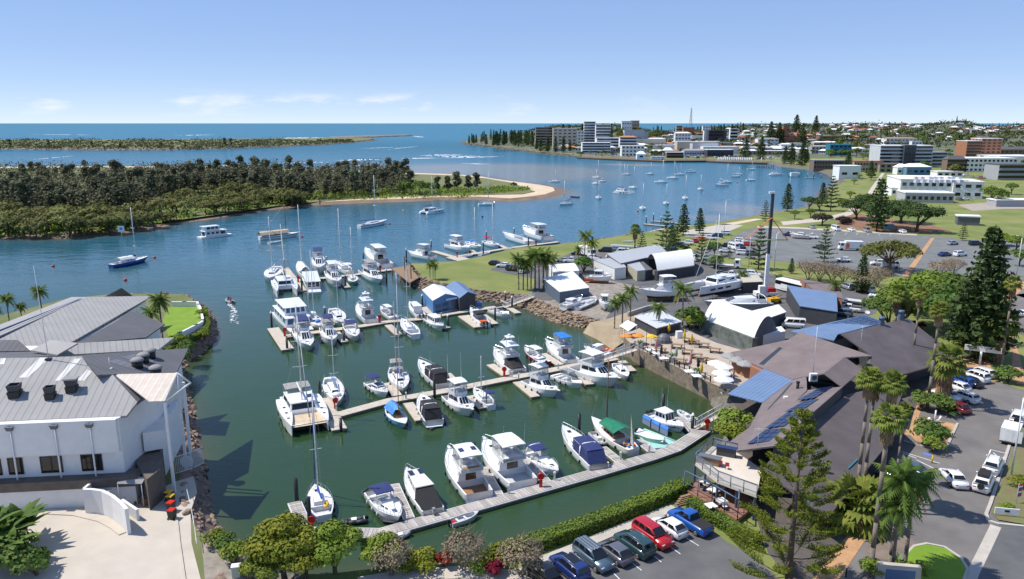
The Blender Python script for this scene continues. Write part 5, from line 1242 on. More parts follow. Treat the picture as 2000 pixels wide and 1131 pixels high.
def C1(ty):
 if ty in CM:return CM[ty]
 L,Wd,H,Fr,gh=CARS[ty];w=Wd/2
 mb=MB();Ak=[]
 ts=sorted(set([p[0]for p in Fr]+[.1,.3,.45,.85]))
 def zt(t):
  for(a,za),(b,zb)in zip(Fr,Fr[1:]):
   if a<=t<=b:return za+(zb-za)*(t-a)/(b-a)
 for t in ts:
  e=.84+.16*min(1,min(t,1-t)/.1);x=-L/2+L*t;z=zt(t)
  Ak.append([(x,-w*e*.93,.26),(x,-w*e,.5),(x,-w*e*.99,z*.82),(x,-w*e*.9,z),(x,w*e*.9,z),(x,w*e*.99,z*.82),(x,w*e,.5),(x,w*e*.93,.26)])
 mb.loft(Ak,cap0=True,cap1=True,smooth=False)
 g0,g1,r0,r1=(-L/2+L*k for k in gh);zb=zt((gh[0]+gh[1])/2)-.03;zr=H-.02
 b=(g0,g1,w*.88,w*.86);t_=(r0,r1,w*.7,w*.7)
 mb.frus(b,zb,t_,zr);mb.frus((r0,r1,w*.7,w*.7),zr,(r0+.08,r1-.08,w*.6,w*.6),H+.02)
 for sg in(1,-1):mb.box(g1-.25,g1-.1,sg*w*.98-.09,sg*w*.98+.09,zb+.05,zb+.2)
 if ty=="ute":
  pass
 body=G1(mb.mesh(ty+"_body",PW),.07)
 q=lambda r,zz:[(r[0],-r[2],zz),(r[1],-r[3],zz),(r[1],r[3],zz),(r[0],r[2],zz)]
 lo,hi=q(b,zb),q(t_,zr);out={"body":body}
 m1=MB();C8(m1,[lo[1],lo[2],hi[2],hi[1]],.05,.95,.14,.95,.012);out["windscreen"]=m1.mesh("windscreen",Av)
 m1=MB();C8(m1,[lo[3],lo[0],hi[0],hi[3]],.08,.92,.3,.92,.012);out["rear_window"]=m1.mesh("rear_window",Av)
 m1=MB();m2=MB()
 E4=((.08,.46),(.5,.9))if ty!="ute" else((.1,.48),(.52,.92))
 if ty in("suv","wagon","van"):E4=((.06,.28),(.31,.59),(.62,.9))
 for u0,u1 in E4:
  C8(m1,[lo[0],lo[1],hi[1],hi[0]],u0,u1,.28,.9,.012);C8(m2,[lo[2],lo[3],hi[3],hi[2]],1-u1,1-u0,.28,.9,.012)
 out["side_r"],out["side_l"]=m1.mesh("side_windows",Av),m2.mesh("side_windows",Av)
 for nm,x,m_ in(("headlight",L/2-.1,G9),("taillight",-L/2+.05,Ha)):
  zz=zt(.96)-.16 if nm=="headlight" else zt(.02)-.25
  m1=MB();m1.box(x-.06,x+.035 if nm=="headlight" else x-.045,-.16,.16,zz-.05,zz+.06);out[nm]=(m1.mesh(nm,m_),x*0,w*.66)
 wh=MB().tube((0,-.11,0),(0,.11,0),.34,.34,14);out["wheel"]=wh.mesh("wheel",Dc)
 rm=MB().tube((0,-.12,0),(0,.12,0),.21,.21,10);out["rim"]=rm.mesh("rim",rim)
 if ty=="ute":
  m1=MB();m1.box(-L/2+.08,-L/2+L*.365,-w*.84,w*.84,1.06,1.115);out["tonneau"]=m1.mesh("tray_cover",Ao)
 return CM.setdefault(ty,out)
Gq={}
def Dz(ty):
 if ty in Gq:return Gq[ty]
 out=C1(ty);L,Wd,H,Fr,gh=CARS[ty];mb=MB()
 def Hf(me,mi,off=(0,0,0)):mb.add([(v.co.x+off[0],v.co.y+off[1],v.co.z+off[2])for v in me.vertices],[tuple(p.vertices)for p in me.polygons],mi)
 Hf(out["body"],0)
 for k in("windscreen","rear_window","side_r","side_l"):Hf(out[k],1)
 if "tonneau" in out:Hf(out["tonneau"],2)
 for sx in(-L*.31,L*.31):
  for sy in(-Wd/2+.1,Wd/2-.1):mb.tube((sx,sy-.1,.34),(sx,sy+.1,.34),.34,.34,8,2)
 Gq[ty]=mb.mesh(ty+"_far",[PW,Av,Dc]);return Gq[ty]
E1={"sedan":"parked_sedan","hatch":"parked_hatchback","suv":"parked_suv","wagon":"parked_wagon","ute":"parked_pickup","van":"parked_van"}
Ge={"ute":"pickup","van":"van"}
def car(ty,px,py,az,pt,label,near=True,extras=(),z=GZ+.03,group="parked cars"):

 p=G(px,py,z);L,Wd,H,Fr,gh=CARS[ty];a=radians(az)
 if not near:
  o=link(E1[ty],Dz(ty),None,p,a);o.material_slots[0].link='OBJECT';o.material_slots[0].material=pt
  return tag(o,label,Ge.get(ty,"car"),group)
 M=C1(ty);r=Ae(E1[ty],label,Ge.get(ty,"car"),p,a,group)
 b=link("body",M["body"],r);b.material_slots[0].link='OBJECT';b.material_slots[0].material=pt
 link("windscreen",M["windscreen"],r);link("rear_window",M["rear_window"],r);link("side_windows",M["side_r"],r);link("side_windows",M["side_l"],r)
 for nm in("headlight","taillight"):
  me,_,yy=M[nm]
  for sg in(1,-1):link(nm,me,r,(0,sg*yy,0))
 for sx in(-L*.31,L*.31):
  for sg in(1,-1):wo=link("wheel",M["wheel"],r,(sx,sg*(Wd/2-.1),.34));link("rim",M["rim"],wo)
 if "tonneau" in M:link("tray_cover",M["tonneau"],r)
 for e in extras:
  if e=="rack":
   for sg in(1,-1):MB().tube((-L*.3,sg*Wd*.3,H+.08),(L*.1,sg*Wd*.3,H+.08),.03,.03,5).build("roof_rail",rim,r)
  if e=="box":MB().box(-L*.32,L*.1,-Wd*.3,Wd*.3,H+.06,H+.35).build("roof_load",Ao,r)
  if e=="spare":MB().tube((-L/2-.12,0,1.),(-L/2+.05,0,1.),.36,.36,12).build("spare_wheel",Dc,r)
  if e=="sunroof":MB().box(-L*.25,L*.08,-Wd*.27,Wd*.27,H+.022,H+.03).build("sunroof",Av,r)
  if e=="surf":
   for k in range(3):MB().box(-L*.4,L*.12,-Wd*.28+k*.35,-Wd*.28+k*.35+.12,H+.04,H+.1).build("roof_bar",rim,r)
 return r
def hd(a,b,z=GZ):
 A,B_=G(*a,z),G(*b,z);return math.degrees(atan2(B_[1]-A[1],B_[0]-A[0]))
h0=hd((1360,1050),(1308,1018))
car("ute",1347,1028,h0,Hh,"bright blue pickup with black tray cover by the terrace hedge")
car("hatch",1306,1038,h0,PW,"white hatchback between the red car and the blue pickup")
car("suv",1274,1055,h0+180,Ga,"red car with its nose out beside the white hatchback")
car("suv",1238,1073,h0,PGRN,"dark green small SUV left of the red car",extras=("rack",))
car("hatch",1200,1088,h0,D6,"grey purple hatchback left of the dark green SUV")
car("suv",1158,1098,h0+180,C4,"slate blue SUV with roof bars, nose out",extras=("surf",))
car("suv",1112,1119,h0,D5,"navy blue SUV with a black glass roof",extras=("sunroof","rack"))
car("ute",1064,1136,h0+180,C5,"dark pickup cut off by the bottom edge")
car("sedan",1861,941,hd((1875,955),(1840,918)),PW,"white sedan driving down the middle of the street")
car("suv",1920,951,hd((1910,972),(1932,925)),PW,"white four wheel drive with roof load and spare wheel",extras=("box","spare"))
car("suv",1939,917,hd((1928,940),(1950,895)),PW,"white four wheel drive ahead of the roof loaded one",extras=("rack",))
car("suv",1988,824,hd((1975,850),(2000,795)),PW,"white four wheel drive towing the box trailer",extras=("spare",))
car("sedan",1774,923,hd((1812,935),(1735,908)),C4,"blue grey sedan parked under the palms")
car("hatch",1748,938,hd((1812,935),(1735,908)),Cs,"silver car partly hidden under the palms")
car("hatch",1722,958,hd((1812,935),(1735,908)),Ga,"red car in the shade beside the brown roof")
h1=hd((1900,790),(1848,770))
for a in(("wagon",1881,781,PW,"white station wagon at the end of the restaurant row"),("sedan",1846,778,PW,"white car half hidden behind the leaning palm"),("hatch",1866,802,PMAR,"dark red car behind the palm garden"),("hatch",1868,762,PW,"white hatchback in the middle of the restaurant row"),("wagon",1874,750,Hh,"bright blue car in the restaurant row"),("sedan",1890,751,C5,"black car in the restaurant row"),("suv",1903,742,PW,"white SUV next to the black car"),("wagon",1914,733,PW,"white wagon at the far end of the restaurant row")):car(a[0],a[1],a[2],h1,a[3],a[4])
r=Ae("box_trailer","white enclosed box trailer at the right edge of the street","trailer",G(1972,862,GZ),radians(hd((1965,880),(1985,835))))
MB().box(-1.8,1.6,-1.05,1.05,.55,2.35).build("box",Aa,r);MB().box(-1.9,1.9,-1.,1.,.4,.54).build("chassis",As,r)
for sg in(1,-1):MB().tube((-.2,sg*1.05,.35),(-.2,sg*1.2,.35),.34,.34,12).build("wheel",Dc,r);MB().box(-1.83,-1.805,-.5+sg*.5-.45,-.5+sg*.5+.45,.65,2.25).build("rear_door",B7,r)
MID=[("suv",1653,564,100,Cs,"silver SUV beside the bus in the boatyard"),("hatch",1672,568,95,C5,"black hatchback beside the bus"),("suv",1694,570,95,PW,"white van-like car right of the black hatchback"),("ute",1658,608,150,PW,"white pickup behind the solar roof"),("suv",1643,617,150,C4,"grey four wheel drive tucked behind the solar roof"),("van",1549,640,165,PW,"white minibus beside the white tunnel tent"),("ute",1543,461,150,D5,"navy pickup towing a boat in the car park"),("ute",1584,466,-25,PW,"white pickup in the open car park"),("hatch",1586,446,90,Cs,"pinkish silver car at the park kerb"),("van",1632,450,-85,PW,"white high van at the park kerb"),("sedan",1662,451,90,PW,"white car right of the high van"),("suv",1693,453,-90,Cs,"silver SUV at the park kerb"),("hatch",1761,455,95,PW,"white car by the playground fence"),("hatch",1648,511,160,PW,"white car behind the bare shrubs"),("suv",1716,518,170,PW,"white SUV glimpsed through the big tree"),("van",1738,523,170,PW,"white van glimpsed under the big tree"),("suv",1414,459,175,PW,"white SUV beside the ramp kerb"),("suv",1399,464,165,D5,"dark blue SUV near the ramp"),("ute",1386,468,160,PW,"white pickup left of the dark blue SUV"),("hatch",1367,470,160,PORG,"orange car in the shoreline row"),("hatch",1354,474,160,Ga,"red car in the shoreline row"),("suv",1342,478,160,PW,"white SUV in the shoreline row"),("hatch",1326,481,160,C4,"pale blue car in the shoreline row"),("hatch",1309,487,170,Hh,"bright blue car at the end of the shoreline row"),("suv",1448,474,-30,PW,"white SUV alone behind the crane boom"),("ute",1416,484,-20,C5,"black car behind the boatyard pines"),("van",1433,487,-70,PW,"white van among cars in the middle bays"),("hatch",1446,485,-70,C5,"black hatchback with red lights behind the van"),("sedan",1418,493,-15,PW,"white car in front of the black one"),("suv",1452,498,-15,PW,"white SUV with lit tail in the middle bays"),("suv",1470,499,-15,D6,"dark SUV half behind the crane boom"),("van",1352,509,-60,PW,"white minibus behind the tan tunnel shed"),("suv",1380,516,-75,Cs,"silver SUV right of the minibus"),("ute",1427,541,-25,PW,"white pickup behind the yard catamaran"),("hatch",968,518,-20,C5,"black car at the edge of the lawn"),("sedan",984,522,170,PW,"white sedan at the edge of the lawn"),("suv",1003,529,-25,C5,"black car beside the palm clump"),("van",1021,532,70,PW,"white van in front of the palm clump"),("sedan",1100,512,165,Cs,"silver sedan behind the white tank shed"),("ute",1117,513,165,PW,"white car with canopy behind the white tank shed"),("ute",1159,508,150,PW,"white tray truck under the double palm"),("sedan",1200,489,170,Cs,"silver car by the shoreline"),("ute",1199,505,175,PW,"white pickup on the lane behind the sheds"),("hatch",1258,499,175,C4,"silver blue car behind the grey roofed shed"),("hatch",1274,499,175,PMAR,"maroon car behind the grey roofed shed"),("hatch",1128,498,160,C5,"dark car near the first double palm"),("suv",1398,487,-20,Cs,"silver SUV at the left of the middle bays"),("ute",1440,478,-40,PW,"white pickup behind the lone white SUV"),("hatch",1462,480,-40,Ga,"small red car near the crane boom"),("sedan",1295,492,165,Cs,"silver sedan left of the blue car in the shoreline row"),("suv",1182,492,170,C5,"black SUV left of the shoreline silver car"),("van",1216,497,165,PW,"white van behind the fan palm"),("sedan",1600,485,160,D6,"grey car near the box truck"),("hatch",1860,478,20,Cs,"silver hatchback right of the divider strip"),("suv",1875,500,20,PW,"white SUV in the far right bays"),("sedan",1845,500,20,D5,"navy sedan in the far right bays"),("suv",1470,540,-25,PW,"white SUV between the catamaran and the crane"),("sedan",1885,391,5,PW,"white sedan in front of the club"),("hatch",1873,391,95,D6,"dark car beside the club steps"),("sedan",1996,618,175,PW,"white sedan on the side road at the right edge"),("hatch",1900,560,30,PW,"white car under the tall pine in the far car park"),("suv",1905,479,10,C5,"black car at the far right of the car park"),("hatch",1930,474,20,PW,"white car beside the far right pine")]
for a in MID:car(a[0],a[1],a[2],a[3],a[4],a[5],a[2]>545)
FARC=[PW,PW,PW,Cs,Cs,D6,C5,Ga,D5]
def Bz(n,x0,x1,y0,y1,label,group,seed):
 r=random.Random(seed)
 for i in range(n):
  x,y=r.uniform(x0,x1),r.uniform(y0,y1);p=Gt(x,y)
  if not Dg(p,At):continue
  o=link("parked_car",Dz(r.choice(("sedan","hatch","suv","suv"))),None,(p[0],p[1],p[2]+.1),r.choice((0,90,90,180))/57.3+r.uniform(-.2,.2))
  o.material_slots[0].link='OBJECT';o.material_slots[0].material=r.choice(FARC);tag(o,label,"car",group)
Bz(34,1150,1262,302,306.5,"one of the cars packed along the left wharf","cars along the left wharf",1)
Bz(26,1330,1420,304,310,"one of the cars parked in front of the dark wharf building","cars in front of the dark wharf building",2)
Bz(46,1420,1560,305,312,"one of the cars in the crowded waterfront car park","cars in the waterfront car park",3)
Bz(10,1525,1570,319,324,"one of the cars parked behind the grassy bank","cars behind the grassy bank",4)
Bz(16,1790,1990,340,350,"one of the cars parked behind the club","cars behind the club",5)
def En(label,px,py,az,tray=False,L=7.,boxm=None,z=GZ+.03,pt=None):
 r=Ae("truck",label,"truck",G(px,py,z),radians(az));pt=pt or Aa
 mb=MB();mb.frus((L/2-1.9,L/2,1.15,1.12),.6,(L/2-1.85,L/2-.35,1.08,1.02),2.75);c=mb.build("cab",pt,r)
 lo=[(L/2,-1.12,.6),(L/2,1.12,.6),(L/2-.35,1.02,2.75),(L/2-.35,-1.02,2.75)];w=MB();C8(w,lo,.06,.94,.5,.9);w.build("windscreen",Av,c)
 for sg in(1,-1):
  q=[(L/2-1.9,-sg*1.15*-1,.6),(L/2,sg*1.12,.6),(L/2-.35,sg*1.02,2.75),(L/2-1.85,sg*1.08,2.75)];w=MB();C8(w,q if sg<0 else[q[1],q[0],q[3],q[2]],.15,.7,.52,.88);w.build("side_window",Av,c)
 MB().box(-L/2,L/2-1.,-.5,.5,.5,.78).build("chassis",As,r)
 if tray:MB().box(-L/2,L/2-2.,-1.15,1.15,.8,.95).build("tray",alu,r);MB().box(L/2-2.1,L/2-2.,-1.1,1.1,.95,2.3).build("headboard",alu,r)
 else:MB().box(-L/2,L/2-2.,-1.2,1.2,.8,3.2).build("box",boxm or Aa,r)
 for x in(-L/2+1.2,L/2-.9):
  for sg in(1,-1):MB().tube((x,sg*.85,.45),(x,sg*1.15,.45),.45,.45,12).build("wheel",Dc,r)
 return r
En("white cab truck parked in the shade of the trees",1680,595,-35,True)
t_=En("white box truck with an orange picture on its side",1660,489,170,False,7.5)
MB().box(-.6,.5,-1.225,-1.205,1.,2.6).build("side_picture",Bx,t_,loc=(1.2,0,0));MB().box(-.6,.5,1.205,1.225,1.,2.6).build("side_picture",Bx,t_,loc=(1.2,0,0))
En("white flat tray truck behind the yard catamaran",1420,523,-20,True,8)
En("white box truck standing behind the double palm",1147,501,-60,False,7)
b0,b1=Vector(G(1520,565,GZ)),Vector(G(1618,590,GZ));bd=b1-b0
r=Ae("event_bus","long white bus with a banner along its side behind the boatyard","bus",tuple((b0+b1)/2),atan2(bd.y,bd.x));bl=bd.length/2
MB().box(-bl,bl,-1.3,1.3,.45,1.7).build("body",Aa,r);MB().box(-bl+.05,bl-.05,-1.28,1.28,1.7,2.75).build("window_band",Av,r)
MB().frus((-bl,bl,1.32,1.32),2.75,(-bl+.15,bl-.15,1.2,1.2),3.1).build("roof",Aa,r);MB().box(bl*.35,bl*.7,-.6,.6,3.11,3.16).build("solar_panel",Ep,r)
bn=MB().box(-bl*.75,bl*.3,-1.36,-1.325,.9,2.05).build("banner",Aa,r);Dr("banner_lettering","THE EVENT",(-bl*.1,-1.37,1.45),.85,Au,(pi/2,0,0),bn)
for x in(-bl*.65,bl*.65):
 for sg in(1,-1):MB().tube((x,sg*1.,.5),(x,sg*1.28,.5),.5,.5,12).build("wheel",Dc,r)
 # near buildings
def V3(px,py,z):return G(px,py,z)
def A7(name,G5,zpx,z0,z1,m,parent,close=True):

 pl=[G(x,y,zpx)[:2]for x,y in G5]
 return MB().prism(pl,z0,z1).build(name,m,parent)
def Bm(parent,a,b,z0,z1,m=None,name="window",off=.03,frame=True):

 A,B_=Vector((a[0],a[1],0)),Vector((b[0],b[1],0));d=(B_-A).normalized();n=Vector((d.y,-d.x,0))
 if n.y>.2 or(abs(n.y)<=.2 and n.dot(-A)<0):n=-n
 mb=MB();A=A+n*.004;B_=B_+n*.004;q=[A+n*off,B_+n*off,B_,A]
 o=MB().prism([p[:2]for p in q],z0,z1,bottom=True).build(name,m or Av,parent)
 if frame:
  mf=MB();t=.07;n2=n*(off+.02)
  for u0,u1,w0,w1 in((A-d*t,A+d*.02,z0-t,z1+t),(B_-d*.02,B_+d*t,z0-t,z1+t),((A+B_)/2-d*.04,(A+B_)/2+d*.04,z0,z1)):mf.prism([p[:2]for p in(u0+n2,u1+n2,u1+n*.01,u0+n*.01)],w0,w1,bottom=True)
  mf.build("frame",As,o)
 return o
 # resort, front wing
rz0=RZ;EV=12.4
res=Ah("resort_building","white resort wing with grey ribbed roof, nearest at the left","building",G(100,985,RZ))
eL,eR,eR2=(-300,836),(247,812),(268,785)
rA,rB=V3(-300,706,16.6),V3(159,696,16.6)
RP=((0,823,EV),(247,812,EV),(80,697,16.6));RPL=Cy(RP)
Ay("roof",[(-300,836),(247,812),(268,785),(219,731),(190,732),(159,696),(-300,706)],RP,B8,res,.25)
Ay("roof",[(268,785),(293,764),(219,731)],((268,785,Bj(268,785,RPL)[2]),(219,731,Bj(219,731,RPL)[2]),(293,764,12.9)),B9,res,.2)
for sk in([(37,738),(54,738),(98,699),(78,699)],[(107,744),(118,744),(160,701),(144,701)],[(150,744),(165,744),(180,726),(170,722)],[(-5,712),(8,712),(12,700),(2,700)]):Ay("skylight",sk,RP,mat("m89",(.5,.49,.47),.5,var=.05,ribs=.8,ribcol=.1),res,.04,0,.03)
wf=[G(-300,842,EV)[:2],G(229,822,EV-.1)[:2],G(250,793,EV-.1)[:2],G(285,765,EV-.3)[:2]]
a0,a1=Vector((*G(-300,838,EV)[:2],0)),Vector((*G(231,816,EV)[:2],0));fd=(a1-a0).normalized();fn=Vector((fd.y,-fd.x,0))
if fn.y>0:fn=-fn
back=-fn*14
W0=[a0,a1,a1+back*.55+fd*1.2,a1+back+fd*.5,a0+back]
MB().prism([p[:2]for p in W0],RZ,EV-.05).build("wall",Az,res)
def fpt(x,off=0.):
 p=Vector((*G(x,818,EV)[:2],0));k=(p-a0).dot(fd);return a0+fd*k+fn*off
up=[fpt(-150,.45),fpt(226,.45),fpt(226,0),fpt(-150,0)]
MB().prism([p[:2]for p in up],8.55,EV-.04,bottom=True).build("upper_storey",Az,res)
pb=[fpt(-150,1.5),fpt(262,1.5),fpt(268,-1.),fpt(-150,-1.)]
MB().prism([p[:2]for p in pb],4.9,5.9).build("planter_band",mat("planter_brown",(.13,.105,.085),.8,var=.2,scale=1),res)
MB().prism([p[:2]for p in[fpt(-150,1.3),fpt(255,1.3),fpt(255,0),fpt(-150,0)]],RZ,4.9).build("base_wall",Az,res)
for x0,x1 in((-60,0),(14,40),(74,113),(150,188)):
 A,B_=fpt(x0,.01),fpt(x1,.01)
 o=MB().prism([p[:2]for p in(A+fn*.03,B_+fn*.03,B_,A)],6.35,8.2).build("window",Av,res)
 mf=MB()
 for k in(0,.5,1.):
  c=A+(B_-A)*k;mf.prism([p[:2]for p in(c-fd*.06+fn*.07,c+fd*.06+fn*.07,c+fd*.06,c-fd*.06)],6.3,8.25)
 for zz in(6.3,8.15):mf.prism([p[:2]for p in(A+fn*.07,B_+fn*.07,B_,A)],zz,zz+.1)
 mf.build("frame",As,o)
for x in(32,113,178):
 p=fpt(x,.55);d=MB().tube((p.x,p.y,RZ+.1),(p.x,p.y,EV-.3),.09,.09,6).build("downpipe",Az,res)
 MB().frus((-.28,.28,.2,.2),EV-.75,(-.4,.4,.28,.28),EV-.3).build("rain_head",Bf,d,loc=(p.x,p.y,0))
s0=a1+fn*.2;ew=[(233,812),(292,764)]
gA,gB,gC,gD=V3(223,731,15.),V3(345,728,15.2),V3(322,783,13.8),V3(292,784,13.8)
A9("canopy_roof",[gD,gC,gB,gA],Ec,res,.12,along=0)
for(x,y)in((322,784),(345,729),(358,745)):
 p=G(x,y,13.7 if y>740 else 15.);MB().box(p[0]-.14,p[0]+.14,p[1]-.14,p[1]+.14,RZ,13.6 if y>740 else 14.9).build("post",Az,res)
tri=[V3(322,785,13.6),V3(345,729,15.1),V3(372,748,13.6)]
mbt=MB()
for i in range(3):mbt.tube(tri[i],tri[(i+1)%3],.14,.14,6)
mid_=lerp(tri[0],tri[2],.5);mbt.tube(tri[1],mid_,.12,.12,6);mbt.build("gable_frame",Az,res)
sw=[G(x,y,9.)[:2]for x,y in((300,830),(338,775),(350,772),(313,832))]
MB().prism(sw,RZ,8.6).build("stair_tower",Az,res)
bl=[G(x,y,9.)[:2]for x,y in((278,845),(320,838),(325,815),(286,820))]
MB().prism(bl,6.6,8.9).build("balcony_wall",Az,res);
gb=[G(x,y,7.)[:2]for x,y in((258,880),(310,866),(318,900),(285,925))]
MB().prism(gb,RZ,6.3).build("planter_block",Ej["planter_brown"],res)
A,B_=Vector((*G(246,880,7.)[:2],0)),Vector((*G(274,850,7.)[:2],0));Bm(res,A+fn*.5,B_+fn*.5,5.9,8.6,B3,"sliding_door")
o=MB().tube((0,0,0),(0,0,.6),.3,.3,10).build("air_duct",alu,res,loc=tuple(Vector(G(225,945,RZ))-Vector(Cq[res.name])))
def Cx(px,py,z,s,label,hood=False):
 p=Bj(px,py+8,RPL);r=Ae("roof_vent",label,"roof vent",(p[0],p[1],p[2]-.45),radians(12))
 MB().frus((-s*.85,s*.85,s*.85,s*.85),0,(-s,s,s,s),1.).build("base",As,r)
 MB().loft([[(-s*.8,-s*.8,1.),(s*.8,-s*.8,1.),(s*.8,s*.8,1.),(-s*.8,s*.8,1.)],[(-s,-s,1.75),(s,-s,1.75),(s,s,1.75),(-s,s,1.75)],[(-s*.85,-s*.85,1.75),(s*.85,-s*.85,1.75),(s*.85,s*.85,1.75),(-s*.85,s*.85,1.75)],[(-s*.8,-s*.8,1.1),(s*.8,-s*.8,1.1),(s*.8,s*.8,1.1),(-s*.8,s*.8,1.1)]],cap1=True).build("cowl",Ap,r)
 if hood:MB().frus((-s*1.2,s*1.2,s*1.1,s*1.1),1.8,(-s*1.1,s*1.3,s*1.,s*1.),1.95).build("hood",B8,r)
Cx(30,764,13.9,.62,"square black cowl vent at the left of the resort roof");Cx(99,768,13.7,.52,"square black cowl vent in the middle of the resort roof");Cx(141,754,14.2,.58,"hooded black vent at the right of the resort roof",True)
p=Bj(95,702,RPL);fp_=Ae("roof_mast","tall thin grey aerial mast on the resort ridge","aerial",(p[0],p[1],p[2]-.1));MB().tube((0,0,0),(-.2,0.,11.5),.06,.02,6).build("pole",alu,fp_);MB().box(-.3,.3,-.3,.3,0,.25).build("foot",As,fp_)
# resort, rear wings
rw=Ah("resort_wing","charcoal and grey hipped resort wings behind the front roof","building",G(250,720,RZ))
DPA=((159,696,16.5),(345,727,13.2),(368,680,13.2));DPL=Cy(DPA)
Ay("roof",[(159,696),(190,732),(223,731),(345,727),(368,680),(166,693)],DPA,B9,rw,.2,along=4)
for sk in([(208,706),(262,722),(278,716),(226,701)],[(236,698),(290,712),(306,704),(262,692)]):Ay("roof_sheet",sk,DPA,Ab("m90",(.17,.17,.185),.5,ribs=.8),rw,.03,0,.03)
def Eb(px,py,z,label):
 p=Bj(px,py+4,DPL);r=Ae("roof_vent",label,"roof vent",(p[0],p[1],p[2]-.3))
 MB().tube((0,0,0),(0,0,1.15),.62,.68,14).build("drum",As,r);MB().loft([[(k*cos(a),k*sin(a),zz)for a in[2*pi*j/14 for j in range(14)]]for k,zz in((.78,1.15),(.78,1.3),(.5,1.5),(.05,1.55))],smooth=True,cap1=True).build("cap",B8,r)
for x,y,z,l in((294,694,13.2,"round black roof vent farthest up the charcoal roof"),(281,703,13.,"second round black roof vent on the charcoal roof"),(269,713,12.8,"third round black roof vent on the charcoal roof"),(305,728,12.4,"round black roof vent beside the translucent canopy")):Eb(x,y,z,l)
p=Bj(215,719,DPL);fp_=Ae("roof_pipe","short vent pipe on the charcoal resort roof","vent pipe",(p[0],p[1],p[2]-.1));MB().tube((0,0,0),(0,0,1.4),.05,.05,6).build("pipe",alu,fp_);MB().box(-.2,.2,-.2,.2,0.,.1).build("foot",Aa,fp_)
Ay("roof",[(112,694),(310,682),(340,659),(153,670)],((310,682,11.5),(340,659,12.),(153,670,13.)),B8,rw,.2,along=2)
A9("roof",[V3(60,684,13.),V3(112,693,13.6),V3(152,670,14.6),V3(98,664,13.6)],B8,rw,.2)
A9("roof",[V3(-200,690,12.),V3(60,685,12.),V3(35,664,13.),V3(-200,662,13.)],B9,rw,.2)
A9("roof",[V3(-200,708,13.5),V3(115,695,13.4),V3(60,686,11.8),V3(-200,692,11.8)],B9,rw,.2)
Ay("roof",[(150,671),(285,659),(322,633),(262,608)],((150,671,12.),(262,608,12.),(322,633,10.4)),B9,rw,.2,along=3)
for pl,zz in(([(180,700),(338,705),(352,684),(190,690)],11.),([(160,672),(280,662),(312,635),(262,612)],9.),([(-150,705),(110,696),(80,672),(-150,672)],11.3)):A7("wall",pl,zz,RZ,zz-.3,Az,rw)
rf=Ah("resort_hall","long grey roofed resort hall along the river with a blue ridge strip","building",G(150,640,RZ))
HPA=((150,662,8.8),(297,578,8.8),(170,580,10.3))
Ay("roof",[(150,662),(297,578),(170,580),(-60,684),(100,690)],HPA,B8,rf,.2,along=1)
A9("roof",[V3(170,580,10.2),V3(140,580,9.),V3(-120,680,9.),V3(-60,682,10.8)],B8,rf,.2,along=1)
A9("solar_strip",[V3(160,582,10.4),V3(152,584,10.25),V3(-60,672,10.7),V3(-60,667,11.)],Ab("m91",(.1,.17,.38),.4),rf,.06)
A7("wall",[(160,664),(285,586),(165,586),(-50,690)],8.4,RZ,8.2,Az,rf)
for i in range(6):
 t=i/6;A=Vector(G(165+t*110,664-t*70,8.3));B_=Vector(G(165+(t+.11)*110,664-(t+.11)*70,8.3));Bm(rf,A,B_,4.5,7.,Av,"window",.06,False)
rr_=Ah("resort_pavilion","small dark roofed pavilion beyond the resort hall","pavilion",G(230,585,RZ))
A9("roof",[V3(203,580,6.4),V3(262,580,6.4),V3(237,562,9.)],B9,rr_,.2);A7("wall",[(210,586),(255,586),(250,578),(215,578)],6.,RZ,5.9,Az,rr_)
# resort forecourt
cw=Ah("curved_wall","curved white rendered wall by the driveway","wall",G(200,1010,RZ))
cpts=[(163,955),(180,955),(200,958),(220,968),(238,983),(247,994)];cz=RZ+2.9
top_=[Vector(G(x,y,cz))for x,y in cpts];L_,R_=Bs(top_,.35)
MB().loft([[(a.x,a.y,RZ),(a.x,a.y,cz),(b.x,b.y,cz),(b.x,b.y,RZ)]for a,b in zip(L_,R_)],cap0=True,cap1=True).build("wall_body",Az,cw)
lw=Ah("low_wall","white wall running back from the curved wall","wall",G(245,990,RZ))
for pp,zt in(([(163,954),(192,930)],RZ+2.9),([(210,960),(228,945)],RZ+2.),([(238,975),(268,995)],RZ+1.3)):
 P_=[Vector(G(x,y,zt))for x,y in pp];L_,R_=Bs(P_,.3);MB().loft([[(a.x,a.y,RZ),(a.x,a.y,zt),(b.x,b.y,zt),(b.x,b.y,RZ)]for a,b in zip(L_,R_)],cap0=True,cap1=True).build("wall_body",Az,lw)
pw=Ah("planter_wall","white boxed planter wall at the garage front","wall",G(120,990,RZ))
MB().prism([G(x,y,RZ+1.9)[:2]for x,y in((86,961),(163,957),(165,948),(90,951))],RZ,RZ+1.9).build("wall_body",Az,pw)
def Gl(px,py,lid,label,z=RZ+.02,az=80,body=None):
 r=Ae("wheelie_bin",label,"bin",G(px,py,z),radians(az),"wheelie bins by the driveway")
 MB().frus((-.3,.3,.3,.3),.1,(-.38,.38,.36,.36),1.05).build("body",body or Ab("m92",(.02,.03,.02),.6),r);MB().frus((-.42,.4,.38,.38),1.052,(-.38,.34,.34,.34),1.14).build("lid",lid,r)
 for sg in(1,-1):MB().tube((-.3,sg*.3,.12),(-.3,sg*.36,.12),.12,.12,8).build("wheel",Dc,r)
Gl(334,985,A8,"yellow lidded wheelie bin at the head of the row");Gl(335,998,red,"first red lidded wheelie bin");Gl(337,1013,red,"second red lidded wheelie bin nearest the camera");Gl(331,977,A8,"second yellow lidded wheelie bin in the shade")
gt=Ah("side_gate","white barred side gate with a round plate by the water","gate",G(360,930,RZ))
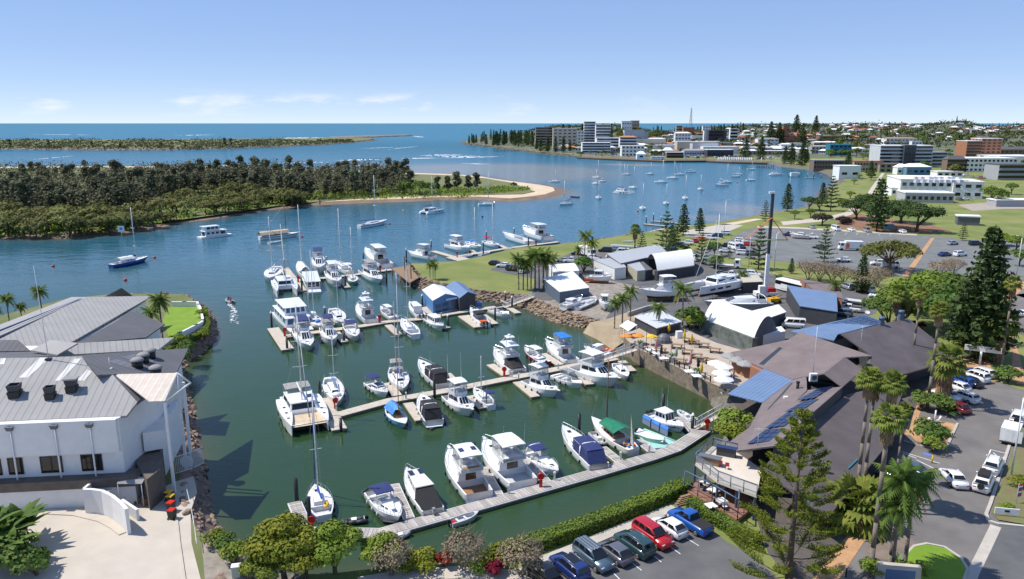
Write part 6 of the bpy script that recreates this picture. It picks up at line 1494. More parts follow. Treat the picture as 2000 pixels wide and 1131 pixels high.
g0,g1,g2=Vector(G(337,928,RZ)),Vector(G(378,915,RZ)),Vector(G(398,905,RZ));mbg=MB()
for a,b in((g0,g1),(g1,g2)):
 for zz in(.1,2.2):mbg.tube(tuple(a+Vector((0,0,zz))),tuple(b+Vector((0,0,zz))),.05,.05,5)
 n=12
 for i in range(n+1):q=a+(b-a)*(i/n);mbg.tube((q.x,q.y,RZ),(q.x,q.y,RZ+2.2),.025,.025,4)
mbg.build("bars",Aa,gt);q=lerp(g0,g1,.72);MB().tube((q[0],q[1]-.08,RZ+1.15),(q[0],q[1]-.02,RZ+1.15),.8,.8,20).build("round_plate",Aa,gt)
hr=Ah("handrail","low metal handrail along the driveway edge","railing",G(380,1000,RZ));mbg=MB()
rp=[Vector(G(x,y,RZ+1.))for x,y in((362,945),(372,985),(380,1030),(384,1062))]
for a,b in zip(rp,rp[1:]):mbg.tube(tuple(a),tuple(b),.035,.035,5);mbg.tube((a.x,a.y,RZ),tuple(a),.03,.03,4)
mbg.build("rail",alu,hr)
sh=Ah("shade_sail","grey sloping shelter roof over the service yard","shelter",G(255,965,RZ));A9("roof",[V3(228,945,5.4),V3(277,945,5.4),V3(285,931,5.9),V3(232,932,5.9)],A2,sh,.05)
for x,y in((230,946),(276,946)):p=G(x,y,5.3);MB().tube((p[0],p[1],RZ),(p[0],p[1],5.35),.05,.05,5).build("post",alu,sh)
for i,(x,y,m_,l)in enumerate(((240,978,A0,"dark blue machinery in the service yard"),(262,975,As,"black rubbish pile in the service yard"),(283,972,alu,"steel kegs by the service yard"),(296,975,alu,"second pair of steel kegs"),(276,985,Bg,"stack of brown pallets by the low wall"),(250,988,Aa,"pile of white bottles by the low wall"))):
 p=G(x,y,RZ);r=Ae("yard_clutter",l,"clutter",p)
 for k in range(4):MB().box(-.3,.3,-.25,.25,0,.35+.25*(k%3)).build("item",m_,r,loc=(rnd.uniform(-.7,.7),rnd.uniform(-.4,.4),0),rz=rnd.uniform(0,3))
lwn=Ah("lawn_wall","white capped wall round the point lawn","wall",G(380,600,RZ))
P_=[Vector(G(x,y,RZ+1.2))for x,y in((335,589),(385,589),(391,600),(396,622),(394,628),(370,640),(330,660),(300,676))];L_,R_=Bs(P_,.45)
MB().loft([[(a.x,a.y,RZ-1),(a.x,a.y,RZ+1.2),(b.x,b.y,RZ+1.2),(b.x,b.y,RZ-1)]for a,b in zip(L_,R_)],cap0=True,cap1=True).build("wall_body",Az,lwn)
for a,b in zip(P_,P_[1:]):
 c=(a+b)/2;MB().box(-.4,.4,-.3,.3,0,.12).build("pillar_cap",Bf,lwn,loc=tuple(c-Vector(Cq[lwn.name])),rz=atan2(b.y-a.y,b.x-a.x))
 # restaurant on the quay
rs=Ah("restaurant","brown roofed quayside restaurant with brick walls","building",G(1560,760,GZ))
Ay("roof",[(1423,689),(1492,720),(1549,741),(1573,735),(1648,698),(1703,695),(1562,648),(1541,663)],((1423,689,5.7),(1549,741,5.7),(1650,678,8.7)),Ca,rs,.2,along=0)
Ay("roof_strip",[(1482,711),(1491,713),(1528,680),(1522,678)],((1423,689,5.7),(1549,741,5.7),(1650,678,8.7)),Ab("m93",(.03,.04,.055),.5),rs,.03,0,.03)
A9("awning_roof",[V3(1421,769,4.9),V3(1489,786,5.),V3(1549,742,5.6),V3(1492,720,5.6)],Bd,rs,.14,along=0)
A9("roof",[V3(1573,735,7.6),V3(1609,729,9.6),V3(1650,697,9.8),V3(1640,700,8.8)],Ca,rs,.16,along=1)
A9("roof",[V3(1609,729,9.6),V3(1645,756,8.2),V3(1684,722,8.3),V3(1650,697,9.8)],Ca,rs,.16,along=3)
A9("roof",[V3(1549,742,5.9),V3(1489,787,5.4),V3(1440,880,7.1),V3(1460,880,7.2),V3(1576,762,7.6),V3(1575,735,7.2)],Ca,rs,.16,along=1)
A9("roof",[V3(1440,880,7.4),V3(1512,871,8.4),V3(1646,755,8.4),V3(1575,762,7.4)],Ca,rs,.2,along=3)
Ay("roof",[(1488,916),(1616,1012),(1765,828),(1700,760),(1655,770),(1552,849),(1512,890)],((1616,1012,4.9),(1765,828,4.9),(1600,812,6.8)),Eq,rs,.2,along=1)
Ay("roof",[(1642,652),(1703,695),(1698,748),(1775,728),(1813,717),(1894,693),(1829,666),(1773,621)],((1642,652,9.2),(1773,621,9.2),(1775,728,5.3)),mat("m94",(.125,.102,.1),.5,.1,var=.22,scale=.3,ribs=.5,ribcol=.2),rs,.2,along=7)
A9("roof",[V3(1680,722,6.4),V3(1700,700,7.2),V3(1765,760,5.),V3(1752,800,5.),V3(1700,765,6.2)],Eq,rs,.2,along=2)
A9("roof",[V3(1543,647,7.2),V3(1629,665,6.8),V3(1636,653,7.6),V3(1730,629,7.6),V3(1689,615,7.4)],Bd,rs,.2,along=4)
A9("roof",[V3(1463,835,5.),V3(1481,840,5.2),V3(1532,797,5.4),V3(1513,788,5.2)],Bd,rs,.12,along=1)
A9("roof",[V3(1408,875,4.7),V3(1440,881,5.2),V3(1481,840,5.2),V3(1463,835,5.)],Ca,rs,.12,along=1)
A7("brick_wall",[(1430,694),(1490,723),(1548,744),(1640,700),(1560,655)],5.7,GZ,5.4,Ey,rs)
A7("wall",[(1500,800),(1545,750),(1640,740),(1650,770),(1550,862),(1470,885)],6.,GZ,6.2,Ap,rs)
A7("wall",[(1520,890),(1600,985),(1735,830),(1690,770),(1560,850)],5.,GZ,4.7,Ap,rs)
A7("wall",[(1660,660),(1720,715),(1790,710),(1850,690),(1770,640)],5.,GZ,4.9,Ap,rs)
A7("wall",[(1550,650),(1630,665),(1720,632),(1685,620)],6.6,GZ,6.4,Bf,rs)
A,B_=Vector(G(1514,868,8.2)),Vector(G(1645,757,8.2));d_=(B_-A);n_=Vector((d_.y,-d_.x,0)).normalized()
MB().prism([(A.x,A.y),(B_.x,B_.y),(B_.x-n_.x*.2,B_.y-n_.y*.2),(A.x-n_.x*.2,A.y-n_.y*.2)],5.5,8.2).build("clerestory_wall",Ap,rs)
gq=[V3(1576,760,5.6),V3(1643,753,5.8),V3(1643,753,7.2),V3(1609,730,9.4),V3(1576,737,7.4)]
gw=MB().quadsheet(gq).build("gable_wall",Bf,rs)
for i in range(9):
 t=.12+.08*i;l_,r_=lerp(gq[0],gq[4],t*1.1),lerp(gq[1],gq[2],min(1,t*1.1));MB().tube(lerp(l_,r_,.04),lerp(l_,r_,.96),.06,.06,4).build("louvre",Ap,gw)
def Bi(label,q,nu,nv,parent,off=.14,skip=(),gap=.06):

 r=Ah("solar_array",label,"solar panels",q[0]);n=(Vector(q[1])-Vector(q[0])).cross(Vector(q[3])-Vector(q[0])).normalized()
 if n.z<0:n=-n
 for i in range(nu):
  for j in range(nv):
   if(i,j)in skip:continue
   c=[]
   for u,v in((i+gap,j+gap),(i+1-gap,j+gap),(i+1-gap,j+1-gap),(i+gap,j+1-gap)):c.append(Vector(lerp(lerp(q[0],q[1],u/nu),lerp(q[3],q[2],u/nu),v/nv))+n*off)
   MB().add([tuple(p)for p in c]+[tuple(p-n*.04)for p in c],[(0,1,2,3),(0,4,5,1),(1,5,6,2),(2,6,7,3),(3,7,4,0)]).build("panel",Ep,r)
   fr=MB()
 return r
def Cg(pts,zs):return[V3(x,y,z)for(x,y),z in zip(pts,zs)]
Bi("big array of solar panels on the blue roof at the back",Cg([(1560,647),(1632,662),(1724,629),(1688,616)],[7.05,6.95,7.65,7.4]),5,9,rs,.12)
Bi("solar array at the head of the long roof",Cg([(1556,784),(1590,779),(1630,755),(1598,760)],[7.75,8.05,8.1,7.8]),3,4,rs,.14)
Bi("second solar array down the long roof",Cg([(1532,806),(1566,803),(1600,780),(1572,784)],[7.7,8.05,8.1,7.75]),3,4,rs,.14)
Bi("third solar array, half behind the pine",Cg([(1494,838),(1532,834),(1572,806),(1536,808)],[7.7,8.05,8.1,7.75]),3,4,rs,.14)
Bi("lowest solar array at the tip of the long roof",Cg([(1458,869),(1502,865),(1535,838),(1496,840)],[7.55,8.,8.05,7.7]),3,3,rs,.14)
def flue(px,py,z,label,h=1.6,r=.2,m=None):
 p=G(px,py,z);t=Ae("roof_flue",label,"flue",(p[0],p[1],z-.1));MB().tube((0,0,0),(0,0,h),r,r,10).build("pipe",m or As,t);MB().tube((0,0,h),(0,0,h+.18),r*1.4,r*1.4,10).build("cowl",m or As,t)
flue(1557,767,6.6,"black steel flue on the brown roof");
def F6(px,py,z,label,s=1.):
 p=G(px,py,z);t=Ae("air_conditioner",label,"air conditioner",(p[0],p[1],z));MB().box(-.5*s,.5*s,-.25*s,.25*s,.12,1.1*s).build("case",Aa,t);MB().tube((0,-.26*s,.6*s),(0,-.29*s,.6*s),.33*s,.33*s,12).build("fan",Bf,t);MB().box(-.5*s,.5*s,-.2*s,.2*s,0,.12).build("feet",alu,t)
F6(1588,745,7.6,"white air conditioner on the louvred gable",1.1);F6(1537,789,5.8,"white air conditioner beside the blue strip roof",1.)
def Ex(px,py,z,label):
 p=G(px,py,z);t=Ae("roof_exhaust",label,"exhaust",(p[0],p[1],z-.2));MB().box(-.35,.35,-.35,.35,0,1.4).build("duct",Bh,t);MB().tube((0,0,1.4),(0,0,1.9),.5,.5,12).build("cowl",Bh,t)
Ex(1721,637,8.9,"blue grey exhaust on the solar roof ridge");Ex(1759,624,9.2,"blue grey exhaust at the far roof ridge")
for x,y,z,l,h in((1588,730,7.4,"tall thin aerial on the restaurant roof",7.5),(1681,675,7.6,"forked television aerial on the dark roof",3.6),(1480,868,8.,"short aerial post above the terrace",2.2)):
 p=G(x,y,z);t=Ae("roof_aerial",l,"aerial",(p[0],p[1],z-.2));MB().tube((0,0,0),(0,0,h),.045,.03,5).build("pole",alu,t)
 if h<5:MB().tube((-.5,0,h*.95),(.5,0,h*.95),.03,.03,4).tube((-.35,0,h*.8),(.35,0,h*.8),.03,.03,4).build("crossbars",alu,t)
for x,y,z,l in((1608,915,6.,"white satellite dish on the dark roof"),(1693,615,8.2,"white dish beside the solar array"),(1509,914,5.8,"small white dish near the pine")):
 p=G(x,y,z);t=Ae("satellite_dish",l,"dish",(p[0],p[1],z-.1));MB().loft([[(k*cos(a),k*sin(a)*.6-.1,.55+h+.5*k*sin(a))for a in[2*pi*j/12 for j in range(12)]]for k,h in((.05,0),(.3,.04),(.48,.12))],smooth=True).build("dish",Aa,t);MB().tube((0,0,0),(0,-.05,.6),.04,.04,5).build("arm",alu,t)
sg_=Ae("roof_sign","teal sign board at the roof edge","sign",G(1665,913,4.9),radians(48));MB().box(-1.6,1.6,-.06,.06,-.6,.5).build("board",Ab("m95",(.02,.2,.28),.5),sg_)
sg_=Ae("entry_sign","turquoise sign panels over the entry","sign",G(1594,985,4.6),radians(35));MB().box(-1.5,0,-.06,.06,0,1.3).build("panel",Ab("turquoise_board",(.02,.36,.45),.5),sg_);MB().box(.1,1.4,-.06,.06,-.5,.4).build("panel",Ej["turquoise_board"],sg_)
tr=Ah("upper_terrace","upper cream terrace with glass and steel railing over the water","terrace",G(1410,940,GZ))
TP=[(1358,903),(1392,871),(1440,884),(1488,916),(1478,966),(1402,938)]
MB().prism([G(x,y,5.2)[:2]for x,y in TP],4.8,5.2,bottom=True).build("floor",mat("m96",(.62,.55,.46),.8,var=.06,scale=.8),tr)
rl=[Vector(G(x,y,5.2))for x,y in((1440,884),(1392,871),(1358,903),(1402,938),(1478,966))];mbr=MB();mgl=MB()
for a,b in zip(rl,rl[1:]):
 n=max(2,int((b-a).length/1.4));mbr.tube((a.x,a.y,6.3),(b.x,b.y,6.3),.07,.07,6)
 for i in range(n+1):q=a+(b-a)*(i/n);mbr.tube((q.x,q.y,5.),(q.x,q.y,6.3),.05,.05,5)
 mgl.add([(a.x,a.y,5.3),(b.x,b.y,5.3),(b.x,b.y,6.2),(a.x,a.y,6.2)],[(0,1,2,3)])
mbr.build("railing",Bh,tr);mgl.build("glass_panel",B2,tr)
for x,y in((1358,904),(1402,938),(1440,952),(1475,966),(1378,920)):
 p=G(x,y,5.);MB().box(p[0]-.12,p[0]+.12,p[1]-.12,p[1]+.12,-1.,4.8).build("post",Bh,tr)
lt=Ah("lower_terrace","lower dining deck with a steel frame beside the hedge","terrace",G(1390,980,GZ))
LP=[(1340,958),(1365,935),(1440,955),(1480,985),(1440,1015)]
MB().prism([G(x,y,2.6)[:2]for x,y in LP],2.2,2.6,bottom=True).build("floor",mat("m97",(.26,.13,.09),.85,var=.12,scale=1.5),lt)
rl=[Vector(G(x,y,2.6))for x,y in((1336,957),(1390,985),(1440,1016),(1442,985))];mbr=MB()
for a,b in zip(rl,rl[1:]):
 n=max(2,int((b-a).length/2));mbr.tube((a.x,a.y,5.),(b.x,b.y,5.),.08,.08,6);mbr.tube((a.x,a.y,3.6),(b.x,b.y,3.6),.04,.04,5)
 for i in range(n+1):q=a+(b-a)*(i/n);mbr.tube((q.x,q.y,2.2),(q.x,q.y,5.),.06,.06,5)
mbr.build("frame",Bh,lt)
st=Ah("deck_stairs","timber steps from the car park to the lower deck","stairs",G(1325,985,GZ))
for i in range(5):p=G(1326+i*3.2,986-i*4.5,GZ+.15+i*.12);MB().box(-.7,.7,-.18,.18,-.04,.04).build("tread",Bg,st,loc=tuple(Vector(p)-Vector(Cq[st.name])),rz=.5)
def Gs(px,py,z,m,label,az=20,name="dining_table",s=1.,seats=4,chair_m=None,group="dining tables"):
 r=Ae(name,label,"table",G(px,py,z),radians(az),group);MB().box(-.55*s,.55*s,-.55*s,.55*s,.72,.77).build("top",m,r);MB().tube((0,0,0),(0,0,.72),.05,.05,6).build("leg",As,r)
for i,(x,y)in enumerate(((1395,968),(1408,989),(1388,999),(1420,955),(1378,954))):Gs(x,y,2.6,Aa,("white square table in the middle of the lower deck","white square table farther right on the lower deck","white square table at the lower deck's outer edge","white table under the terrace","white table by the lower deck's water side")[i])
def Gy(px,py,z,m,label,az=0,group="restaurant chairs"):
 r=Ae("chair",label,"chair",G(px,py,z),radians(az),group);MB().box(-.22,.22,-.22,.22,.42,.47).build("seat",m,r);MB().box(-.24,-.2,-.22,.22,.47,.9).build("backrest",m,r)
 for sx in(-.2,.2):
  for sy in(-.2,.2):MB().tube((sx,sy,0),(sx,sy,.42),.02,.02,4).build("leg",As,r)
for i,(x,y)in enumerate(((1384,963),(1403,975),(1398,990),(1415,996),(1380,994),(1395,1006),(1412,960),(1428,962),(1370,958),(1385,948))):Gy(x,y,2.6,(Aa,Fl,Ao)[i%3],"one of the chairs round the tables on the lower deck",rnd.uniform(0,360))
for x,y,l in((1407,912,"first red stool on the upper terrace"),(1420,916,"second red stool on the upper terrace")):Gy(x,y,5.2,red,l,70)
tb=Ae("long_table","long grey table at the terrace corner","table",G(1383,905,5.2),radians(-30));MB().box(-1.5,1.5,-.5,.5,.85,.95).build("top",Bf,tb);MB().box(-1.4,1.4,-.4,.4,0,.85).build("base",Bg,tb)
tb=Ae("terrace_bar","dark bar counter at the back of the terrace","bar",G(1418,890,5.2),radians(-25));MB().box(-1.1,1.1,-.35,.35,0,1.05).build("counter",Ap,tb);MB().box(-1.2,1.2,-.45,.45,1.05,1.12).build("top",Au,tb)
# patio
pt=Ah("patio","paved quay terrace with a stone retaining wall","terrace",G(1300,720,0));PZ=3.
PT=[(1388,748),(1240,678),(1215,655),(1262,635),(1330,640),(1400,670),(1470,690),(1490,725),(1430,765)]
MB().prism([G(x,y,PZ)[:2]for x,y in PT],-1.,PZ).build("terrace_block",mat("m98",(.22,.175,.13),.9,var=.35,scale=1.2,bump=.5,bscale=5),pt)
MB().prism([G(x,y,PZ+.02)[:2]for x,y in PT],PZ+.004,PZ+.03).build("paving",mat("m99",(.44,.36,.28),.85,var=.12,scale=1.,bump=.15),pt)
A,B_=Vector(G(1240,678,PZ)),Vector(G(1388,748,PZ));mbr=MB();n=16
for i in range(n+1):
 q=A+(B_-A)*(i/n);MB().box(-.08,.08,-.08,.08,0,1.15).build("post",As,pt,loc=tuple(q+Vector((0,.25,0))-Vector(Cq[pt.name])))
for zz in(.4,1.05):mbr.tube((A.x,A.y+.25,PZ+zz),(B_.x,B_.y+.25,PZ+zz),.04,.04,5)
mbr.build("railing",As,pt)
for x,y in((1262,676),(1310,700),(1335,712)):
 p=G(x,y,PZ);lp=Ae("lamp_post","thin black lamp post on the patio edge","lamp",p,0,"patio lamp posts");MB().tube((0,0,0),(0,0,4.2),.06,.04,6).build("pole",As,lp);MB().box(-.12,.12,-.12,.12,4.2,4.4).build("lamp_head",As,lp)
def G7(px,py,label,az=15,m=None):
 m=m or Bg;r=Ae("picnic_table",label,"picnic table",G(px,py,PZ+.03),radians(az),"brown picnic tables")
 MB().box(-1.1,1.1,-.42,.42,.72,.78).build("top",m,r)
 for sg in(1,-1):MB().box(-1.1,1.1,sg*.75-.15,sg*.75+.15,.42,.47).build("bench",m,r);MB().box(sg*.8-.05,sg*.8+.05,-.75,.75,0.,.72).build("frame",Ap,r)
for x,y,l in((1322,680,"picnic table left of centre on the patio"),(1342,691,"picnic table with an orange cloth"),(1360,699,"picnic table in the middle of the patio"),(1371,706,"small picnic table near the middle"),(1388,709,"picnic table next to the retaining bench"),(1355,672,"picnic table under the first yellow umbrella"),(1374,678,"picnic table with orange top"),(1396,688,"picnic table by the fence"),(1345,668,"picnic table beside the grey igloo"),(1290,688,"table near the railing, left"),(1330,710,"table near the railing, middle")):G7(x,y,l,-18)
UMC=MB().loft([[(k*cos(a),k*sin(a),z)for a in[2*pi*j/8 for j in range(8)]]for k,z in((.07,1.),(.28,1.15),(.24,1.9),(.12,2.5),(.02,2.75))],smooth=True)
UMO=MB().loft([[(k*cos(a),k*sin(a),z)for a in[2*pi*j/8 for j in range(8)]]for k,z in((1.6,2.15),(1.55,2.3),(.8,2.6),(.03,2.9))])
def Dq(px,py,m,label,closed=True,z=PZ,s=1.,cat="umbrella"):
 r=Ae("patio_umbrella",label,cat,G(px,py,z),rnd.uniform(0,1),"patio umbrellas",s);MB().tube((0,0,0),(0,0,2.8),.035,.035,6).build("pole",alu,r);MB().box(-.3,.3,-.3,.3,0,.1).build("foot",Ax,r)
 link("canopy",(UMC if closed else UMO).mesh("canopy",m),r)
Ew=Ab("m100",(.6,.22,.24),.85);C0=Ab("m101",(.72,.46,.02),.85);Gx=Ab("m102",(.72,.26,.03),.85)
for x,y,m_,c_,l in((1306,656,C0,True,"closed yellow umbrella by the dark kiosk"),(1336,672,C0,True,"closed yellow umbrella left of the picnic tables"),(1350,678,C0,True,"closed yellow umbrella among the picnic tables"),(1369,738,C0,True,"closed yellow umbrella by the quay corner"),(1281,690,Ew,True,"closed pink umbrella near the gangway"),(1348,722,Ew,True,"closed pink umbrella near the railing"),(1291,702,Ao,True,"closed black umbrella at the railing"),(1363,728,Ao,True,"closed black umbrella beside the pink one"),(1320,707,A6,True,"closed green umbrella at the railing"),(1246,672,Gx,False,"open orange umbrella nearest the dark kiosk"),(1222,673,Gx,False,"open orange umbrella at the patio's left end"),(1272,674,C0,False,"small open yellow umbrella on the patio")):Dq(x,y,m_,l,c_,s=1. if c_ else .75)
for i,(x,y,m_,l)in enumerate(((1398,735,Ag,"white market umbrella nearest the quay corner"),(1412,742,Ag,"second white market umbrella"),(1408,755,Ag,"white market umbrella over the water corner"),(1412,768,Ag,"lowest white market umbrella by the gangway"),(1424,720,A2,"dark grey market umbrella against the brick wall"),(1440,728,A2,"second dark grey market umbrella"),(1455,736,A2,"third dark grey market umbrella"))):Dq(x,y,m_,l,False,PZ,1.)
for i,(x,y)in enumerate(((1270,690),(1282,697),(1296,707),(1345,733),(1360,742))):
 Gs(x,y,PZ+.03,Aa,("white table set by the patio railing, first","white table set by the patio railing, second","white table set by the patio railing, third","white table near the pink umbrella","white table at the quay corner")[i],10,s=1.3)
for x,y,l,m_ in((1250,680,"white planter pot with a small palm","w"),(1312,706,"white planter by the railing","w"),(1362,735,"white planter at the quay corner","w")):
 p=G(x,y,PZ);r=Ae("planter",l,"planter",p);MB().frus((-.35,.35,.35,.35),0,(-.45,.45,.45,.45),.8).build("pot",Aa,r)
 mbl=MB()
 for k in range(14):a=k*2.4;mbl.add([(0,0,.8),(.5*cos(a)-.12*sin(a),.5*sin(a)+.12*cos(a),1.3+.3*(k%3)*.3),(1.*cos(a),1.*sin(a),1.1),(.5*cos(a)+.12*sin(a),.5*sin(a)-.12*cos(a),1.3+.1*(k%3))],[(0,1,2,3)])
 mbl.build("leaves",mat("m103",(.05,.13,.02),.7,trans=.2),r)
ig=Ae("garden_igloo","grey domed cover on the patio","dome",G(1296,668,PZ),0);MB().loft([[(1.5*cos(a)*sin(e),1.5*sin(a)*sin(e),1.7*cos(e))for a in[2*pi*j/12 for j in range(12)]]for e in(pi/2,1.2,.8,.4,.05)],smooth=False).build("shell",Ab("m104",(.12,.12,.13),.5),ig);MB().box(-1.6,1.6,-1.6,1.6,0,.06).build("base",Bf,ig)
fz=Ae("white_freezer","white freezer box near the yellow umbrella","freezer",G(1326,660,PZ),.3);MB().box(-.6,.6,-.4,.4,0,1.3).build("case",Aa,fz);MB().box(-.62,.62,-.42,.42,1.3,1.38).build("lid",B7,fz)
ks=Ah("kiosk","dark container kiosk with pale flat roof at the patio's end","kiosk",G(1290,650,GZ))
MB().prism([G(x,y,5.)[:2]for x,y in((1240,618),(1283,640),(1330,628),(1290,607))],GZ,4.95).build("wall",Ap,ks);MB().prism([G(x,y,5.05)[:2]for x,y in((1238,618),(1283,641),(1332,628),(1290,606))],4.955,5.1).build("roof",alu,ks)
A,B_=Vector(G(1290,639,5)),Vector(G(1326,629,5));Bm(ks,A,B_,3.2,4.4,Hb,"serving_hatch",.03,False)
mk=Ah("marquee","white fabric canopy on a metal frame at the beach corner","canopy",G(1225,655,GZ));A9("canopy",[V3(1210,636,4.9),V3(1227,647,4.6),V3(1244,634,5.3),V3(1226,625,5.6)],Ag,mk,.04)
for x,y in((1210,636),(1227,647),(1244,634),(1226,625)):p=G(x,y,4.6);MB().tube((p[0],p[1],GZ),(p[0],p[1],4.7),.05,.05,5).build("post",alu,mk)
hw_=Ah("stone_wall","low concrete wall between the beach and the slipway","wall",G(1240,605,GZ));P_=[Vector(G(x,y,GZ+1.))for x,y in((1226,610),(1262,598),(1290,592))];L_,R_=Bs(P_,.4);MB().loft([[(a.x,a.y,GZ-1),(a.x,a.y,GZ+1.),(b.x,b.y,GZ+1.),(b.x,b.y,GZ-1)]for a,b in zip(L_,R_)],cap0=True,cap1=True).build("wall_body",Ax,hw_)
Br(Bp([G(x,y,-.4)for x,y in((1136,654),(1166,668),(1192,686))]+[G(x,y,GZ+.06)for x,y in((1218,668),(1246,628),(1262,600),(1225,610),(1190,622),(1152,630))]).build("beach",mat("m105",(.36,.28,.185),.9,var=.15,scale=.3)),"small sandy beach under the palms")  # brown sand with the shade over the beach darkened into its base colour
# floating sheds and boatyard
def Ck(label,base,z,zpx,h,Db,roof_m,ridge=None,name="shed",cat="shed",rise=.8,over=.2,flat=False,tilt=0.):

 c=[Vector(G(x,y,zpx))for x,y in base];r=Ah(name,label,cat,(c[0].x,c[0].y,z))
 MB().prism([p[:2]for p in c],z,z+h).build("wall",Db,r);T=[Vector((p.x,p.y,z+h))for p in c];cen=sum(T,Vector())/4
 T=[cen+(p-cen)*(1+over/max(1,(p-cen).length))for p in T]
 if ridge is None:
  T2=[p+Vector((0,0,.02))for p in T];T2[2].z+=tilt;T2[3].z+=tilt
  A9("roof",[tuple(p)for p in T2],roof_m,r,.12,along=0)
 else:
  a,b=((T[0]+T[3])/2,(T[1]+T[2])/2)if ridge=='x' else((T[0]+T[1])/2,(T[3]+T[2])/2)
  a.z+=rise;b.z+=rise
  if ridge=='x':A9("roof",[tuple(T[0]),tuple(T[1]),tuple(b),tuple(a)],roof_m,r,.1);A9("roof",[tuple(T[2]),tuple(T[3]),tuple(a),tuple(b)],roof_m,r,.1)
  else:A9("roof",[tuple(T[1]),tuple(T[2]),tuple(b),tuple(a)],roof_m,r,.1);A9("roof",[tuple(T[3]),tuple(T[0]),tuple(a),tuple(b)],roof_m,r,.1)
  g=[(T[0],T[1],a),(T[2],T[3],b)]if ridge=='y' else[(T[3],T[0],a),(T[1],T[2],b)]
  for p,q,t in g:k=lambda v:tuple(cen+(v-cen)*.97);MB().quadsheet([k(p),k(q),(k(t)[0],k(t)[1],t.z-.1)]).build("gable",Db,r)
 return r,c
Bn("floating platform carrying the two sheds",[(826,609),(912,592)],7.5,[],1.,name="shed_platform")
sb,c=Ck("pale blue floating shed with white gable roof and glass doors",[(846,612),(893,602),(868,583),(826,590)],.5,.6,3.2,E2,Be,'y',rise=1.1,name="floating_shed")
for u0,u1,w_ in((.1,.32,B3),(.38,.6,B3),(.66,.96,B2)):
 A,B_=c[0]+(c[1]-c[0])*u0,c[0]+(c[1]-c[0])*u1;Bm(sb,A,B_,.6,2.6,w_,"glass_door",.05,False)
A9("porch_roof",[tuple(c[0]+(c[1]-c[0])*.55+Vector((0,-.9,2.6))),tuple(c[1]+Vector((0,-.9,2.6))),tuple(c[1]+Vector((0,.1,2.9))),tuple(c[0]+(c[1]-c[0])*.55+Vector((0,.1,2.9)))],Be,sb,.06)
sd,c2=Ck("charcoal floating shed with grey gable roof",[(898,607),(929,599),(905,577),(872,583)],.5,.6,3.2,Ap,Bd,'y',rise=1.1,name="floating_shed")
ib=Ae("ice_box","bright blue tub beside the charcoal shed","tub",G(936,598,.5),.2);MB().box(-.6,.6,-.5,.5,0,.9).build("body",Ez,ib);MB().box(-.62,.62,-.52,.52,.9,1.).build("lid",Ez,ib)
Ck("slate blue shed with white flat roof on the seawall corner",[(1093,593),(1150,584),(1118,552),(1062,568)],GZ,GZ+.1,3.,mat("m106",(.1,.135,.18),.6,var=.06,ribs=None),Be,None,tilt=.25,name="boatyard_shed")
A,B_=Vector(G(1065,574,GZ)),Vector(G(1074,579,GZ));
Ck("long low building with pale grey roof behind the sheds",[(1212,538),(1302,516),(1285,500),(1185,520)],GZ,GZ+.1,3.6,Bf,mat("roof_pale_grey",(.46,.47,.48),.45,.1,var=.05,ribs=.9),None,tilt=.3,name="boatyard_building")
Ck("grey white cabin beside the launched catamaran boat",[(1200,546),(1222,543),(1205,522),(1160,528)],GZ,GZ+.1,3.2,Aa,Ej["roof_pale_grey"],None,name="site_cabin")
D2=mat("m107",(.45,.42,.31),.6,var=.1)
Ck("cream shipping container among the sheds",[(1244,549),(1260,547),(1248,530),(1220,533)],GZ,GZ+.1,2.9,D2,Ej["roof_pale_grey"],None,name="shipping_container",cat="container",over=.02)
Ck("dark container with blue roof beside the cream one",[(1262,547),(1274,545),(1255,528),(1240,530)],GZ,GZ+.1,2.8,Ap,B9,None,name="shipping_container",cat="container",over=.02)
Ck("white fuel tank enclosure behind the palm clump",[(1080,553),(1130,549),(1122,533),(1072,537)],GZ,GZ+.1,3.,Aa,Be,None,name="tank_enclosure")
def Fk(label,base,z,h,rise,Db,m,end=None,name="tunnel_shed"):
 c=[Vector(G(x,y,GZ))for x,y in base];r=Ah(name,label,"shed",(c[0].x,c[0].y,z))
 for a,b in((c[0],c[1]),(c[3],c[2])):
  d=(b-a).normalized();n=Vector((-d.y,d.x,0))*1.2
  if n.dot((c[2]+c[3]-c[0]-c[1])/2)*(1 if a==c[0]else-1)<0:n=-n
  MB().prism([p[:2]for p in(a,b,b+n,a+n)],z,z+h).build("container_wall",Db,r)
 Ak=[];N=12
 for k in range(2):
  a,b=(c[0],c[3])if k==0 else(c[1],c[2]);ring=[]
  for i in range(N+1):
   t=i/N;p=a+(b-a)*(.06+.88*t);ring.append((p.x,p.y,z+h+rise*sin(pi*t)**.8))
  Ak.append(ring)
 MB().loft(Ak,closed=False,smooth=True).build("canopy",m,r)
 if end is not None:
  MB().add(Ak[1]+[(c[1]*.94+c[2]*.06)[:2]and tuple(Vector((*(c[1]*.94+c[2]*.06)[:2],z))),tuple(Vector((*(c[2]*.94+c[1]*.06)[:2],z)))],[tuple(range(N+1))+(N+2,N+1)]).build("end_wall",end,r)
 return r
Fk("white fabric tunnel shed on dark container walls beside the patio",[(1370,648),(1468,688),(1518,668),(1418,634)],GZ,2.7,3.4,mat("m108",(.14,.16,.14),.8,var=.4,scale=.8),Ag,Bf)
Fk("tan ended white fabric tunnel shed in the boatyard",[(1284,549),(1356,538),(1342,512),(1262,524)],GZ,2.7,3.,Ap,Ag,None)
Ck("dark walled shed with steel blue skillion roof",[(1560,628),(1632,640),(1630,606),(1535,588)],GZ,GZ+.1,3.6,Ap,Bd,None,tilt=.4,name="boatyard_shed")
Ck("brown roofed cabin behind the steel blue roof",[(1590,600),(1642,615),(1636,590),(1560,575)],GZ,GZ+.1,3.9,Ey,Ca,None,tilt=.2,name="site_cabin")
